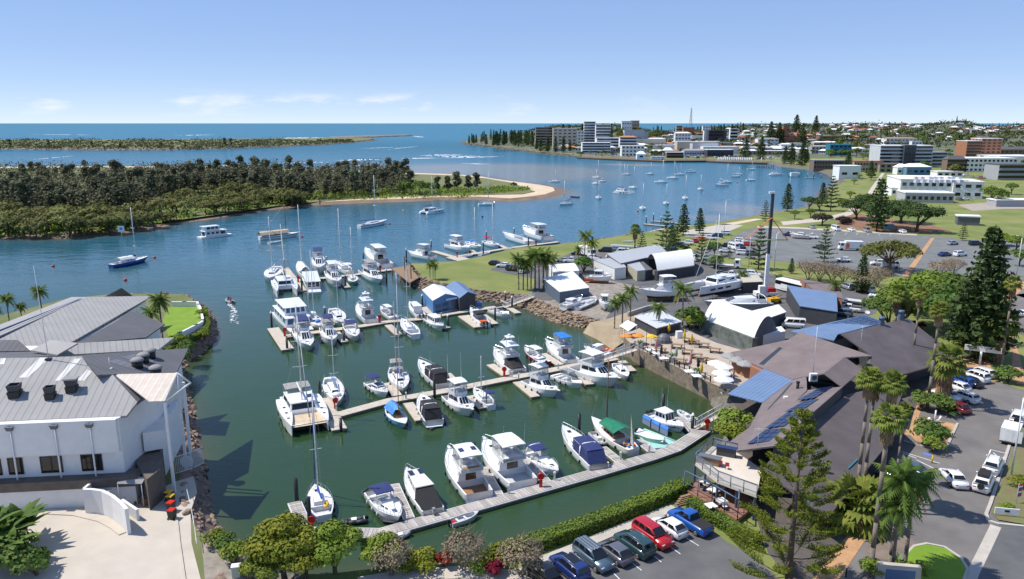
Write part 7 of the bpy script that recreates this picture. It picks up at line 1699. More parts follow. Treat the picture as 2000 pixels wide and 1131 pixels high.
Ck("long white flat roof joined behind the tunnel shed",[(1480,655),(1532,635),(1518,620),(1440,640)],GZ,GZ+.1,3.,Ap,Be,None,name="boatyard_shed")
Ck("cream and dark hut at the crane's foot",[(1450,572),(1488,570),(1478,556),(1445,560)],GZ,GZ+.1,2.8,Ap,mat("m109",(.5,.46,.36),.6,ribs=.5),None,name="site_cabin")
Ck("white caravan roof parked beside the brown roof",[(1482,680),(1532,670),(1524,660),(1476,670)],GZ,GZ+.1,2.5,Aa,Aa,None,name="caravan",cat="caravan",over=.05)
def Cb(s,label,h=1.2):
 for t in(.25,.7):
  for sg in(1,-1):MB().tube((s.X(t),sg*s.B*.35,-h),(s.X(t),sg*s.B*.3,0.),.07,.07,5).build("stand",Bg,s.root)
 MB().box(s.X(.1),s.X(.85),-.25,.25,-h,-.42).build("keel_block",Bg,s.root)
HB=GZ+1.3
s_=Ai("white flybridge cruiser standing on stands in the boatyard",(1332,566),(1252,570),4.2,bim=Ag,base=HB,anti=C2,antl=1);Cb(s_,"")
s_=Bq("white sailing catamaran on stands with a tall mast",(1440,545),(1352,562),6.6,base=HB,mh=Bl(G(1395,555,GZ)[1],408)-HB-3,cover=Ao,anti=C2);Cb(s_,"")
s_=Cf("large silver sports cruiser on stands beside the tunnel shed",(1502,596),(1374,600),4.6,None,hm=Cp,base=HB,fb=1.9,anti=C2,ck=(.03,.2));s_.cabin(.22,.72,s_.hb(.22)*.78,s_.hb(.72)*.55,1.2,s_.L*.2,.3,.78,side=((.1,.5,.3,.8),(.54,.8,.3,.75)),front=2);Cb(s_,"")
s_=Bo("white fishing boat on a trailer behind the slate shed",(1148,537),(1196,540),2.8,base=GZ+1.);Cb(s_,"",1.)
s_=Bo("white half cabin boat tilted by the slate shed",(1100,595),(1137,582),2.4,base=GZ+.5,t1=.6,h=.7);Cb(s_,"",.5)
s_=Bo("white trailer boat with dark screens nose to the camera on the gravel",(1180,578),(1182,600),2.4,base=GZ+.8,L=7);Cb(s_,"",.8)
s_=Aj("orange and brown open hull on the gravel",(1142,545),(1172,546),Bx,base=GZ+.6);s_=Aj("upturned pale skiff on the gravel",(1120,600),(1163,580),A1,base=GZ+.3,motor=False);s_=Aj("small white dinghy beside the pale skiff",(1150,592),(1165,587),gel,base=GZ+.3,motor=False)
Aj("long white rowing shell on the shoreline grass",(1195,478),(1262,484),gel,base=GZ+.8,motor=False,thwarts=0,beam=1.6);Aj("second long white hull on the shoreline rack",(1216,471),(1238,472),gel,base=GZ+1.4,motor=False,thwarts=0)
s_=Bo("red striped white boat on a trailer behind the navy pickup",(1569,458),(1553,457),2.4,base=GZ+.7,stripe=red,L=7,t1=.6,h=.8);Cb(s_,"",.7)
ck=Ah("mobile_crane","mobile crane with a tall grey and white telescopic boom","crane",G(1494,582,GZ));cb=Vector(G(1494,582,GZ))
hB=Bl(cb.y,378)
MB().box(cb.x-2.6,cb.x+2.6,cb.y-1.3,cb.y+1.3,GZ+.6,GZ+1.6).build("chassis",Aa,ck);MB().box(cb.x-1.8,cb.x-.4,cb.y-1.2,cb.y+.2,GZ+1.6,GZ+3.2).build("cab",Aa,ck);MB().box(cb.x+.4,cb.x+2.2,cb.y-1.,cb.y+1.,GZ+1.6,GZ+2.6).build("counterweight",red,ck)
MB().box(cb.x-.42,cb.x+.42,cb.y-.4,cb.y+.4,GZ+1.6,GZ+11).build("boom_lower",Aa,ck);MB().box(cb.x-.32,cb.x+.32,cb.y-.3,cb.y+.3,GZ+10.5,hB).build("boom_upper",Ap,ck);MB().box(cb.x-.9,cb.x+.4,cb.y-.3,cb.y+.3,hB,hB+.5).build("boom_head",Aa,ck)
for sx in(-1.8,-.6,.6,1.8):
 for sy in(-1.3,1.3):MB().tube((cb.x+sx,cb.y+sy-.15,GZ+.5),(cb.x+sx,cb.y+sy+.15,GZ+.5),.5,.5,12).build("wheel",Dc,ck)
mbs=MB();zz=Bl(cb.y,425);z2=Bl(cb.y,468)
for sg in(-1.,1.):mbs.tube((cb.x,cb.y-.5,zz),(cb.x+sg*5.2-1.,cb.y-.5,z2),.1,.1,4)
mbs.build("lifting_sling",Bx,ck);MB().tube((cb.x-6.4,cb.y-.5,z2),(cb.x+4.4,cb.y-.5,z2),.12,.12,5).build("spreader_bar",Ab("m110",(.3,.5,.1),.5),ck)
lift=Ae("yellow_loader","yellow machine beside the steel blue roof","loader",G(1512,592,GZ),.3);MB().box(-1.6,1.2,-.8,.8,.4,1.3).build("body",A8,lift);MB().tube((-1.2,0,1.3),(1.9,0,1.9),.15,.12,6).build("arm",A8,lift)
for sx in(-1,1):
 for sy in(-.8,.8):MB().tube((sx,sy-.12,.4),(sx,sy+.12,.4),.4,.4,10).build("wheel",Dc,lift)
 # vegetation
def Am(name,c1,c2,rand=.18,trans=.22,scale=.6):return mat(name,c1,.75,col2=c2,scale=scale,rand=rand,trans=trans,spec=.25,detail=3)
Ci=Am("m111",(.034,.071,.02),(.093,.145,.037))
Cc=Am("m112",(.065,.123,.02),(.145,.217,.043))
B5=Am("m113",(.131,.21,.02),(.261,.319,.043))
Gd=Am("m114",(.12,.165,.014),(.28,.28,.03))
D8=Am("m115",(.087,.109,.023),(.181,.181,.043))
Gp=Am("m116",(.11,.122,.034),(.22,.215,.06),.25)
E0=Am("m117",(.075,.083,.044),(.13,.135,.07),.25,.12)
Ch=Am("m118",(.034,.068,.023),(.095,.148,.038),.15,.12)
Fc=Am("m119",(.095,.135,.012),(.26,.29,.035),.1,.28,1.5)
Go=Am("m120",(.065,.123,.017),(.174,.232,.043),.15,.3,1.)
Fd=Am("m121",(.102,.16,.02),(.275,.29,.058),.15,.3,1.)
LF_dry=Am("m122",(.189,.145,.094),(.377,.29,.189),.2,.1,1.)
Hi=Am("m123",(.174,.009,.017),(.319,.017,.029),.2,.2,1.)
C7=Am("m124",(.102,.174,.017),(.217,.275,.036),.1,.2,1.2)
D7=Am("m125",(.232,.145,.072),(.435,.304,.174),.2,.05,1.5)
Fa=mat("m126",(.13,.095,.065),.9,var=.3,scale=3,bump=.5)
Ef=mat("m127",(.2,.165,.13),.9,var=.25,scale=4,bump=.4)
class LC:

 def __init__(s,seed):s.r=np.random.default_rng(seed);s.v=[];s.n=0
 def quads(s,c,nrm,size,aspect=1.):
  k=len(c);r=s.r
  t=r.normal(size=(k,3));u=np.cross(nrm,t);u/=np.linalg.norm(u,axis=1)[:,None]+1e-9;w=np.cross(nrm,u);w/=np.linalg.norm(w,axis=1)[:,None]+1e-9
  sz=np.asarray(size).reshape(-1,1)*r.uniform(.6,1.4,(k,1));u=u*sz;w=w*sz*aspect
  s.v.append(np.stack([c-u*.9,c-w*.75,c+u,c+w*.7],1).reshape(-1,3));s.n+=k
 def lobe(s,c,r3,n,size,inner=.55,droop=0.,flat=.72):
  d=s.r.normal(size=(n,3));d/=np.linalg.norm(d,axis=1)[:,None];d[:,2]=np.where(d[:,2]<-.35,-d[:,2]*.6,d[:,2])
  rad=s.r.uniform(inner,1.,(n,1))**.6;lump=1+.16*np.sin(d[:,:1]*5+c[0])*np.cos(d[:,1:2]*4+c[1])
  p=np.array(c)+d*rad*lump*np.array(r3);nr=d*flat+s.r.normal(size=(n,3))*(1-flat)*.8+np.array([0,0,.25]);s.quads(p,nr,np.full(n,size))
 def mesh(s,name,m):
  V=np.concatenate(s.v);me=bpy.data.meshes.new(name);k=len(V)//4
  me.vertices.add(len(V));me.vertices.foreach_set("co",V.astype(np.float32).ravel());me.loops.add(len(V));me.loops.foreach_set("vertex_index",np.arange(len(V),dtype=np.int32))
  me.polygons.add(k);me.polygons.foreach_set("loop_start",np.arange(0,len(V),4,dtype=np.int32));me.polygons.foreach_set("loop_total",np.full(k,4,dtype=np.int32));me.materials.append(m);me.update(calc_edges=True);me.validate()
  return me
TV={}
def Ba(key,seed,H,R,m,lobes=9,n=1500,size=.35,trunk_h=.35,lob=.45,spread=1.,flat=.7,bare=False,limbs=7):

 r=random.Random(seed);lc=LC(seed);tb=MB();th=H*trunk_h;tb.tube((0,0,-.5),(r.uniform(-.2,.2),r.uniform(-.2,.2),th),R*.07+.08,R*.05+.05,7)
 cs=[]
 for i in range(lobes):
  a=2*pi*i/lobes*1.+r.uniform(-.4,.4);k=R*(0 if i==0 else r.uniform(.4,.72))*spread;z=th+(H-th)*(r.uniform(.45,.62)if i else .72);rr=R*lob*r.uniform(.8,1.2)
  cs.append((k*cos(a),k*sin(a),z,rr))
 for i in range(limbs):
  c=cs[i%len(cs)];tb.tube((0,0,th*.8),(c[0]*.6,c[1]*.6,th+(c[2]-th)*.6),R*.035+.04,R*.02+.02,5);tb.tube((c[0]*.6,c[1]*.6,th+(c[2]-th)*.6),(c[0]*1.2,c[1]*1.2,c[2]+c[3]*.3),R*.02+.02,.02,4)
 for c in cs:lc.lobe(c[:3],(c[3],c[3],c[3]*flat),n//lobes,size)
 TV[key]=[("trunk",tb.mesh(key+"_trunk",Fa)),("crown",lc.mesh(key+"_crown",m))]
Ba("fig",1,11,9,Ci,14,3600,.42,.22,.42,1.05)
Ba("fig_s",2,7,4.5,Ci,9,1500,.36,.25,.48)
Ba("park",3,6,3.2,Cc,8,1100,.3,.3,.5)
Ba("park_l",4,5,3.,B5,8,1100,.28,.25,.5)
Ba("olive",5,9.5,9,D8,18,3600,.36,.35,.32,1.15,.55,limbs=14)
Ba("grove",6,9,6,Cc,12,3200,.34,.2,.45)
Ba("grove_l",7,8,5.5,B5,12,3000,.32,.2,.45)
Ba("shore_y",8,6.5,3.4,Gd,12,4200,.17,.15,.42)
Ba("shore_g",9,6.,3.,B5,10,3800,.17,.15,.45)
Ba("bush",10,2.,1.4,B5,6,900,.12,.1,.55)
Ba("bush_y",11,1.8,1.5,Gd,6,1000,.11,.1,.55)
Ba("bush_r",12,1.9,.8,Hi,5,350,.2,.15,.5)
Ba("bush_d",13,2.4,1.6,Cc,6,900,.16,.1,.55)
Ba("maroon",14,5,4.6,Am("m128",(.03,.022,.016),(.075,.05,.035)),10,1800,.3,.2,.42)
for i,(h,R)in enumerate(((6.5,4.2),(5.5,3.6),(7.5,4.6))):Ba("mang%d"%i,20+i,h,R,Gp,8,620,.5,.12,.5,limbs=3)
for i,(h,R)in enumerate(((14,4.4),(12,4.),(16,4.8))):
 lc=LC(30+i);rr=random.Random(30+i);tb=MB().tube((0,0,-.5),(0,0,h*.7),.25,.1,5)
 lc.lobe((0,0,h*.8),(R*.5,R*.5,h*.16),90,.55,.3)
 for k in range(14):a=rr.uniform(0,6.3);q=R*rr.uniform(.1,.65);z=h*rr.uniform(.25,.8);q*=(1.15-z/h*.7);lc.lobe((q*cos(a),q*sin(a),z),(R*.42,R*.42,h*.13),55,.62,.3)
 TV["casu%d"%i]=[("trunk",tb.mesh("casu_trunk",Fa)),("crown",lc.mesh("casu_crown",E0))]
for i,(h,R,m_)in enumerate(((9,5,Ci),(8,5.5,Cc),(11,6,D8))):Ba("town%d"%i,40+i,h,R,m_,7,330,.85,.15,.5,limbs=2)
def D0(key,seed,H,R,n=260):
 r=random.Random(seed);tb=MB();lc=LC(seed)
 for i in range(5):
  a=i*1.26+r.uniform(-.3,.3);p=(0,0,-.2);q=(R*.2*cos(a),R*.2*sin(a),H*.3);tb.tube(p,q,.07*H/3,.05*H/3,4)
  for j in range(5):
   b=a+r.uniform(-.8,.8);e=(R*r.uniform(.45,.75)*cos(b),R*r.uniform(.45,.75)*sin(b),H*r.uniform(.55,.8));tb.tube(q,e,.035*H/3,.02*H/3,3)
   for l in range(5):
    c=b+r.uniform(-.7,.7);f=(R*r.uniform(.6,1)*cos(c),R*r.uniform(.6,1)*sin(c),H*r.uniform(.6,1));tb.tube(e,f,.016*H/3,.006*H/3,3,cap=False)
 lc.lobe((0,0,H*.62),(R*.95,R*.95,H*.38),n,.07*H/3+.02,.5)
 TV[key]=[("branches",tb.mesh(key+"_branches",mat("m129",(.22,.17,.125),.9,var=.2,scale=3))),("foliage",lc.mesh(key+"_foliage",LF_dry))]
D0("dry",50,3.2,1.9,900);D0("dry_big",51,6.,4.4,900)
def Gw(mb,p,az,el,L,droop,w,n=9,mi=0,pairs=True):

 Cr=None;d=(cos(az),sin(az));sx=(-sin(az),cos(az))
 for i in range(n+1):
  t=i/n;r=L*t*(1-.12*droop*t);z=L*(sin(el)*t)-droop*L*t*t*.75;q=(p[0]+d[0]*r*cos(el*.6),p[1]+d[1]*r*cos(el*.6),p[2]+z)
  if Cr is not None:
   wl=w*(sin(pi*min(.98,.12+.86*t)))
   for sg in(1,-1):
    tip=(q[0]+sx[0]*sg*wl+d[0]*wl*.45,q[1]+sx[1]*sg*wl+d[1]*wl*.45,q[2]-wl*(.55+.4*droop))
    mb.add([Cr,q,tip],[(0,1,2)],mi)
    tip2=(Cr[0]+sx[0]*sg*wl*.9+d[0]*wl*.1,Cr[1]+sx[1]*sg*wl*.9+d[1]*wl*.1,Cr[2]-wl*.6)
    mb.add([Cr,lerp(Cr,q,.55),tip2],[(0,1,2)],mi)
  Cr=q
def Es(key,seed,H,nf=20,L=3.2,lean=0.,m=None):
 r=random.Random(seed);tb=MB();n=6;top=None
 for i in range(n):
  a,b=i/n,(i+1)/n;tb.tube((lean*H*a*a,0,H*a-(.6 if i==0 else 0)),(lean*H*b*b,0,H*b),.19-.05*a,.19-.05*b,8)
 top=(lean*H,0,H);mb=MB()
 for i in range(nf):
  az=i*2.4+r.uniform(-.2,.2);k=i/nf;Gw(mb,top,az,1.15-1.5*k,L*r.uniform(.85,1.1),.55+.5*k,.62,12)
 mc=MB()
 for i in range(4):Gw(mc,(top[0],top[1],top[2]-.2),i*1.6+.5,-.9,L*.7,.8,.4,7)
 TV[key]=[("trunk",tb.mesh(key+"_trunk",Ef)),("crown",mb.mesh(key+"_crown",m or Go)),("dead_fronds",mc.mesh(key+"_dead",D7))]
Es("queen",60,7.5);Es("queen_b",61,9.,18,3.4,.03);Es("queen_s",62,4.5,16,2.8);Es("queen_n",63,8.5,30,2.9,.03)
def fan(mb,p,az,el,L,s,r,mi=0,droop=.35,nb=9):

 d=Vector((cos(az)*cos(el),sin(az)*cos(el),sin(el)));h=Vector(p)+d*L+Vector((0,0,-droop*L*.4));sx=Vector((-sin(az),cos(az),0));mb.tube(p,tuple(h),.03,.02,3,mi,False)
 f=Vector((d.x,d.y,d.z-.35)).normalized();up=sx.cross(f)
 for i in range(nb):
  a=-1.35+2.7*i/(nb-1);v=(f*cos(a)+sx*sin(a));tip=h+v*s*(1-.15*abs(a))+Vector((0,0,-droop*s*.5*(1+abs(a)*.3)))+up*.1;wv=(sx*cos(a)-f*sin(a))*s*.13;md=h+v*s*.55+up*.05
  mb.add([tuple(h),tuple(md-wv),tuple(tip),tuple(md+wv)],[(0,1,2,3)],mi)
def Ek(key,seed,H,nf=34,skirt=1.2,rad=.24,s=1.,m=None,lean=0.):
 r=random.Random(seed);tb=MB();n=6
 for i in range(n):a,b=i/n,(i+1)/n;tb.tube((lean*H*a*a,0,H*a-(.6 if i==0 else 0)),(lean*H*b*b,0,H*b),rad*(1.25-.4*a),rad*(1.25-.4*b),8)
 mb=MB();sk=MB();top=(lean*H,0,H)
 for i in range(nf):k=i/nf;fan(mb,top,i*2.4+r.uniform(-.2,.2),1.35-1.75*k,1.15*s*r.uniform(.85,1.15),1.05*s*r.uniform(.85,1.1),r,0,.2+.5*k)
 for i in range(int(16+skirt*14)):z=H-skirt*r.uniform(.05,1);fan(sk,(lean*H*(z/H)**2,0,z),r.uniform(0,6.3),-.9,.45*s,.95*s,r,0,.9,6)
 TV[key]=[("trunk",tb.mesh(key+"_trunk",Ef)),("crown",mb.mesh(key+"_crown",m or Fd)),("dead_fronds",sk.mesh(key+"_skirt",D7))]
Ek("washi_s",70,4.,34,2.6,.34,.95);Ek("washi_t",71,14.,40,1.3,.17,.72);Ek("washi_m",72,8.,36,1.6,.22,.95);Ek("fanpalm",73,1.4,30,.2,.2,1.5)
def Ft(key,seed,H,R,Gr,per,tuft,m,n_t=5,trunk=.28,base=.12,dens=1,up=.25,far=False):

 r=random.Random(seed);tb=MB().tube((0,0,-.6),(0,0,H*.98),trunk,.03,7);lc=LC(seed);bb=MB()
 for i in range(Gr):
  t=i/(Gr-1);z=H*(base+(.985-base)*t**.92);L=R*(1-t)**.8*(.55+.45*min(1,t*6+.35))+.25;n=max(4,per-int(2*t));ph=r.uniform(0,6.3)
  for j in range(n):
   a=ph+2*pi*j/n+r.uniform(-.12,.12);Lb=L*r.uniform(.82,1.1);e=(Lb*cos(a),Lb*sin(a),z+Lb*up*(.4+t))
   if not far:bb.tube((0,0,z),e,.045*(1-t)+.02,.012,4,cap=False)
   k=max(3,int(n_t*(Lb/R)+2));ts=np.linspace(.28,1.,k)
   pts=np.array([lerp((0,0,z),e,q)for q in ts]);wd=np.interp(ts,[0,.6,1],[.5,1,.55])*tuft
   for q,w in zip(pts,wd):
    lc.lobe(tuple(q+np.array([0,0,.12*w])),(w,w,w*.5),dens,w*.5 if dens>3 else w*.75,.2,0,.2)
 TV[key]=[("trunk",tb.mesh(key+"_trunk",Fa))]+([("branches",bb.mesh(key+"_branches",Fa))]if not far else[])+[("foliage",lc.mesh(key+"_foliage",m))]
Ft("pine_far",80,22,4.6,16,6,1.5,Ch,3,.3,.1,2,.1,True)
Ft("pine_thin",81,24,3.4,13,5,1.3,Ch,3,.3,.25,2,.1,True)
Ft("pine_mid",82,11,2.7,15,6,.75,Ch,4,.2,.1,4,.2)
Ft("pine_open",83,10,3.,10,6,.5,Ch,6,.16,.1,4,.35)
Ft("pine_big",84,22,6.2,20,7,1.15,Ch,7,.4,.06,6,.1)
def E7():
 r=random.Random(9);H=16.5;tb=MB().tube((0,0,-.5),(0,0,H),.33,.03,10);bb=MB();lc=LC(9)
 z=1.2
 while z<H-.3:
  t=z/H;L=6.4*(1-t)**.85*(.8+.2*min(1,t*3))+.3;n=6;ph=r.uniform(0,6.3)
  for j in range(n):
   a=ph+2*pi*j/n+r.uniform(-.15,.15);Lb=L*r.uniform(.8,1.1);pts=[Vector((Lb*q*cos(a),Lb*q*sin(a),z-.12*Lb*q+.42*Lb*q*q))for q in(0,.25,.5,.75,1.)]
   for p,q in zip(pts,pts[1:]):bb.tube(tuple(p),tuple(q),.06*(1-t)+.012,.05*(1-t)+.01,4,cap=False)
   side=Vector((-sin(a),cos(a),0));k=int(3+Lb*2.6)
   for i in range(k):
    q=.4+.62*i/k;b=pts[0].lerp(pts[-1],1.);s_=min(3,int(q*4));p=pts[s_].lerp(pts[min(4,s_+1)],q*4-s_)if q<1 else pts[4]
    for sg in(1,-1,0):
     d=(side*sg*.75+Vector((cos(a),sin(a),0))*.55+Vector((0,0,.5 if sg else .8))).normalized();ln=(.65+.6*(1-q))*(.5+.5*(1-t))*(1 if sg else .7)
     m_=7;ts=np.linspace(.1,1,m_)[:,None];c=np.array(p)+np.array(d)*ln*ts+np.array([0,0,1])*ln*.25*ts**2
     c=np.repeat(c,3,0)+lc.r.normal(size=(m_*3,3))*.045;nr=lc.r.normal(size=(m_*3,3));lc.quads(c,nr,np.full(m_*3,.1),.5)
  z+=(1.85-.95*t)*(.92+.16*r.random())
 TV["pine_near"]=[("trunk",tb.mesh("pine_near_trunk",Fa)),("branches",bb.mesh("pine_near_branches",Fa)),("foliage",lc.mesh("pine_near_foliage",Fc))]
E7()
def Cv(key,seed,n,H,L,wdt,m,arch=.5,stems=1):
 r=random.Random(seed);mb=MB();tb=MB()
 for s in range(stems):
  ox,oy=(r.uniform(-1,1)*stems*.25,r.uniform(-1,1)*stems*.25)if stems>1 else(0,0);hh=H*r.uniform(.7,1.1)
  if H>.4:tb.tube((ox,oy,-.2),(ox*1.1,oy*1.1,hh),.09,.06,6)
  for i in range(n):
   a=i*2.4+r.uniform(-.3,.3);el=r.uniform(.5,1.35);pv=None;l=L*r.uniform(.75,1.1);k=6
   for j in range(k+1):
    t=j/k;rr=l*t*cos(el)*(1+.2*t);z=hh+l*t*sin(el)-arch*l*t*t*.7;w=wdt*sin(pi*min(.97,.1+.88*t));c=(ox+rr*cos(a),oy+rr*sin(a),z);q=((c[0]-sin(a)*w,c[1]+cos(a)*w,c[2]-w*.25),c,(c[0]+sin(a)*w,c[1]-cos(a)*w,c[2]-w*.25))
    if pv:mb.add([pv[0],pv[1],q[1],q[0]],[(0,1,2,3)]);mb.add([pv[1],pv[2],q[2],q[1]],[(0,1,2,3)])
    pv=q
 TV[key]=([("stem",tb.mesh(key+"_stem",Ef))]if H>.4 else[])+[("leaves",mb.mesh(key+"_leaves",m))]
Cv("banana",90,9,2.2,2.6,.34,Cc,.5,4);Cv("cycad",91,26,.5,1.7,.12,Cc,.55);Cv("agave",92,16,.1,.9,.12,Am("m130",(.16,.24,.12),(.28,.36,.2)),.15);Cv("strap",93,24,.1,1.3,.09,B5,.6,3)
def A5(key,px,py,label,name="tree",cat="tree",s=1.,z=GZ,top=None,group=None,rz=None,base=None,nat=None,sz=None,P=None):
 p=P or G(px,py,z if base is None else base)
 if top is not None:s=(Bl(p[1],top)-p[2])/nat
 o=Ae(name,label,cat,p,rnd.uniform(0,6.28)if rz is None else rz,group,(s,s,s*(sz or 1)))
 for nm,me in TV[key]:link(nm,me,o)
 return o
 # palms
for x,y,top,k,nat,l in((840,546,512,"queen",8.6,"queen palm, left trunk of the trio on the lawn tip"),(846,545,508,"queen_b",10,"queen palm, middle trunk of the trio on the lawn tip"),(850,547,515,"queen",8.6,"queen palm, right trunk of the trio on the lawn tip"),(1013,566,497,"queen_b",10,"first palm at the left of the clump by the slate shed"),(1030,567,510,"queen",8.6,"low palm at the front of the clump"),(1037,564,492,"queen_b",10,"second tall palm of the clump"),(1045,567,486,"queen",8.6,"tallest palm of the clump"),(1053,565,490,"queen_b",10,"fourth palm of the clump"),(1061,564,488,"queen",8.6,"fifth palm of the clump"),(1068,566,500,"queen",8.6,"right hand front palm of the clump"),(1077,553,497,"queen_b",10,"palm right of the clump, by the tank enclosure"),(1022,566,505,"queen",8.6,"slim palm between the first two of the clump"),(1141,521,452,"queen_b",10,"tall left palm of the pair behind the sheds"),(1156,524,468,"queen_b",10,"leaning right palm of the pair behind the sheds"),(1130,508,480,"queen_s",5.6,"small palm left of the tall pair"),(1225,504,484,"queen_s",5.6,"small bright palm before the shoreline"),(1200,642,583,"queen",8.6,"yellowing palm at the left of the beach trio"),(1215,639,573,"queen",8.6,"middle palm of the beach trio"),(1231,628,560,"queen_b",10,"largest palm of the beach trio"),(1285,655,592,"queen",8.6,"drooping palm beside the dark kiosk"),(1332,650,553,"queen_b",10,"tall palm right of the dark kiosk"),(1403,536,496,"queen",8.6,"yellow green palm behind the yard catamaran"),(1448,560,527,"queen_s",5.6,"small palm beside the crane"),(1519,562,535,"queen_s",5.6,"small palm at the bus's nose"),(1629,600,548,"queen",8.6,"palm between the bus and the brown cabin"),(1338,508,478,"queen_s",5.6,"small palm behind the tan tunnel shed"),(1737,1112,905,"queen_n",10,"left queen palm of the pair on the small lawn"),(1767,1104,905,"queen_n",10,"right queen palm of the pair on the small lawn"),(1742,1118,960,"queen_n",10,"lower queen palm between the pair"),(318,662,570,"queen_n",10,"bright palm beside the resort lawn"),(300,668,600,"queen",8.6,"lower palm behind the resort lawn palm")):
 A5(k,x,y,l,"queen_palm","palm",1,GZ if x>500 else RZ,top,"queen palms",None,None,nat)
for x,y,top,l in((20,640,572,"palm at the left edge behind the resort roof"),(45,640,590,"shorter palm behind the resort roof"),(85,628,556,"tall feathery palm behind the resort roof"),(0,645,600,"palm cut by the left edge behind the resort")):A5("queen_n",x,y,l,"queen_palm","palm",1,RZ,top,"resort palms",None,None,10)
for x,y,top,k,nat,l in((1239,502,440,"washi_m",9.2,"fan palm on the shoreline grass"),(1745,660,560,"washi_m",9.2,"yellowish fan palm left of the grove"),(1779,728,556,"washi_t",15.4,"very tall thin fan palm over the dark roof"),(1811,798,585,"washi_t",15.4,"very tall thin fan palm in front of the parked cars"),(1841,782,672,"washi_s",5.6,"stout fan palm with a thick brown skirt"),(1945,706,600,"washi_s",5.6,"stout skirted fan palm at the right"),(1928,702,625,"washi_s",5.6,"shorter skirted fan palm beside the stout one"),(1955,716,535,"washi_t",15.4,"tall fan palm at the right edge of the grove"),(1766,655,575,"washi_m",9.2,"second fan palm before the grove"),(1671,987,712,"washi_t",15.4,"tallest twin palm beside the dark roof, left trunk"),(1684,978,722,"washi_t",15.4,"tallest twin palm beside the dark roof, right trunk"),(1700,1117,785,"washi_t",15.4,"tall fan palm rising from the street corner"),(1716,998,722,"washi_t",15.4,"tall fan palm leaning over the parked cars"),(1749,942,785,"washi_t",15.4,"fan palm by the parked blue grey sedan")):
 A5(k,x,y,l,"fan_palm","palm",1,GZ,top,"fan palms",None,None,nat)
for x,y,s,l in((1668,1022,1.35,"wide fan palm in the shade by the entry"),(1903,690,1.5,"low fan palm by the entrance sign"),(1690,1000,1.,"small fan palm behind the wide one")):A5("fanpalm",x,y,l,"fan_palm","palm",s)
# Norfolk pines
for x,y,top,k,nat,l in((1908,700,448,"pine_big",22,"big dark Norfolk pine at the right of the grove"),(1537,413,360,"pine_mid",11,"lone pine on the shore beside the shallows"),(1494,432,392,"pine_open",10,"thin pine behind the crane boom"),(1334,459,400,"pine_mid",11,"dense pine beside the landing"),(1366,456,408,"pine_mid",11,"slim pine right of the dense one"),(1300,500,415,"pine_open",10,"sparse pine with bare top by the landing"),(1312,480,440,"pine_mid",11,"dark pine on the shoreline grass"),(1253,497,452,"pine_open",10,"open pine left of the grey roofed building"),(1318,508,438,"pine_open",10,"open pine above the tan tunnel shed"),(1369,515,455,"pine_open",10,"open pine behind the minibus"),(1424,505,480,"pine_open",10,"small pine near the middle bays"),(1481,526,442,"pine_open",10,"open pine left of the crane boom"),(1545,535,505,"pine_mid",11,"small dark pine beside the grass verge"),(1609,512,444,"pine_open",10,"open pine in front of the car park"),(1681,572,500,"pine_mid",11,"dark pine behind the grey shrubs"),(1712,452,352,"pine_mid",11,"tall narrow pine in the park"),(1622,412,345,"pine_open",10,"tall pine at the park shore"),(1605,402,358,"pine_mid",11,"shorter pine at the park shore"),(1880,470,435,"pine_open",10,"small pine at the far right car park"),(1940,480,440,"pine_open",10,"small open pine on the right lawn"),(1700,347,315,"pine_mid",11,"pine beside the small white house"),(1385,490,470,"pine_mid",11,"bushy small pine in the middle bays")):
 A5(k,x,y,l,"norfolk_pine","pine tree",1,GZ,top,"Norfolk pines",None,None,nat)
A5("pine_near",1538,1150,"large bright Norfolk pine in the foreground by the restaurant","norfolk_pine","pine tree",1,GZ,805,"Norfolk pines",None,None,16.5)
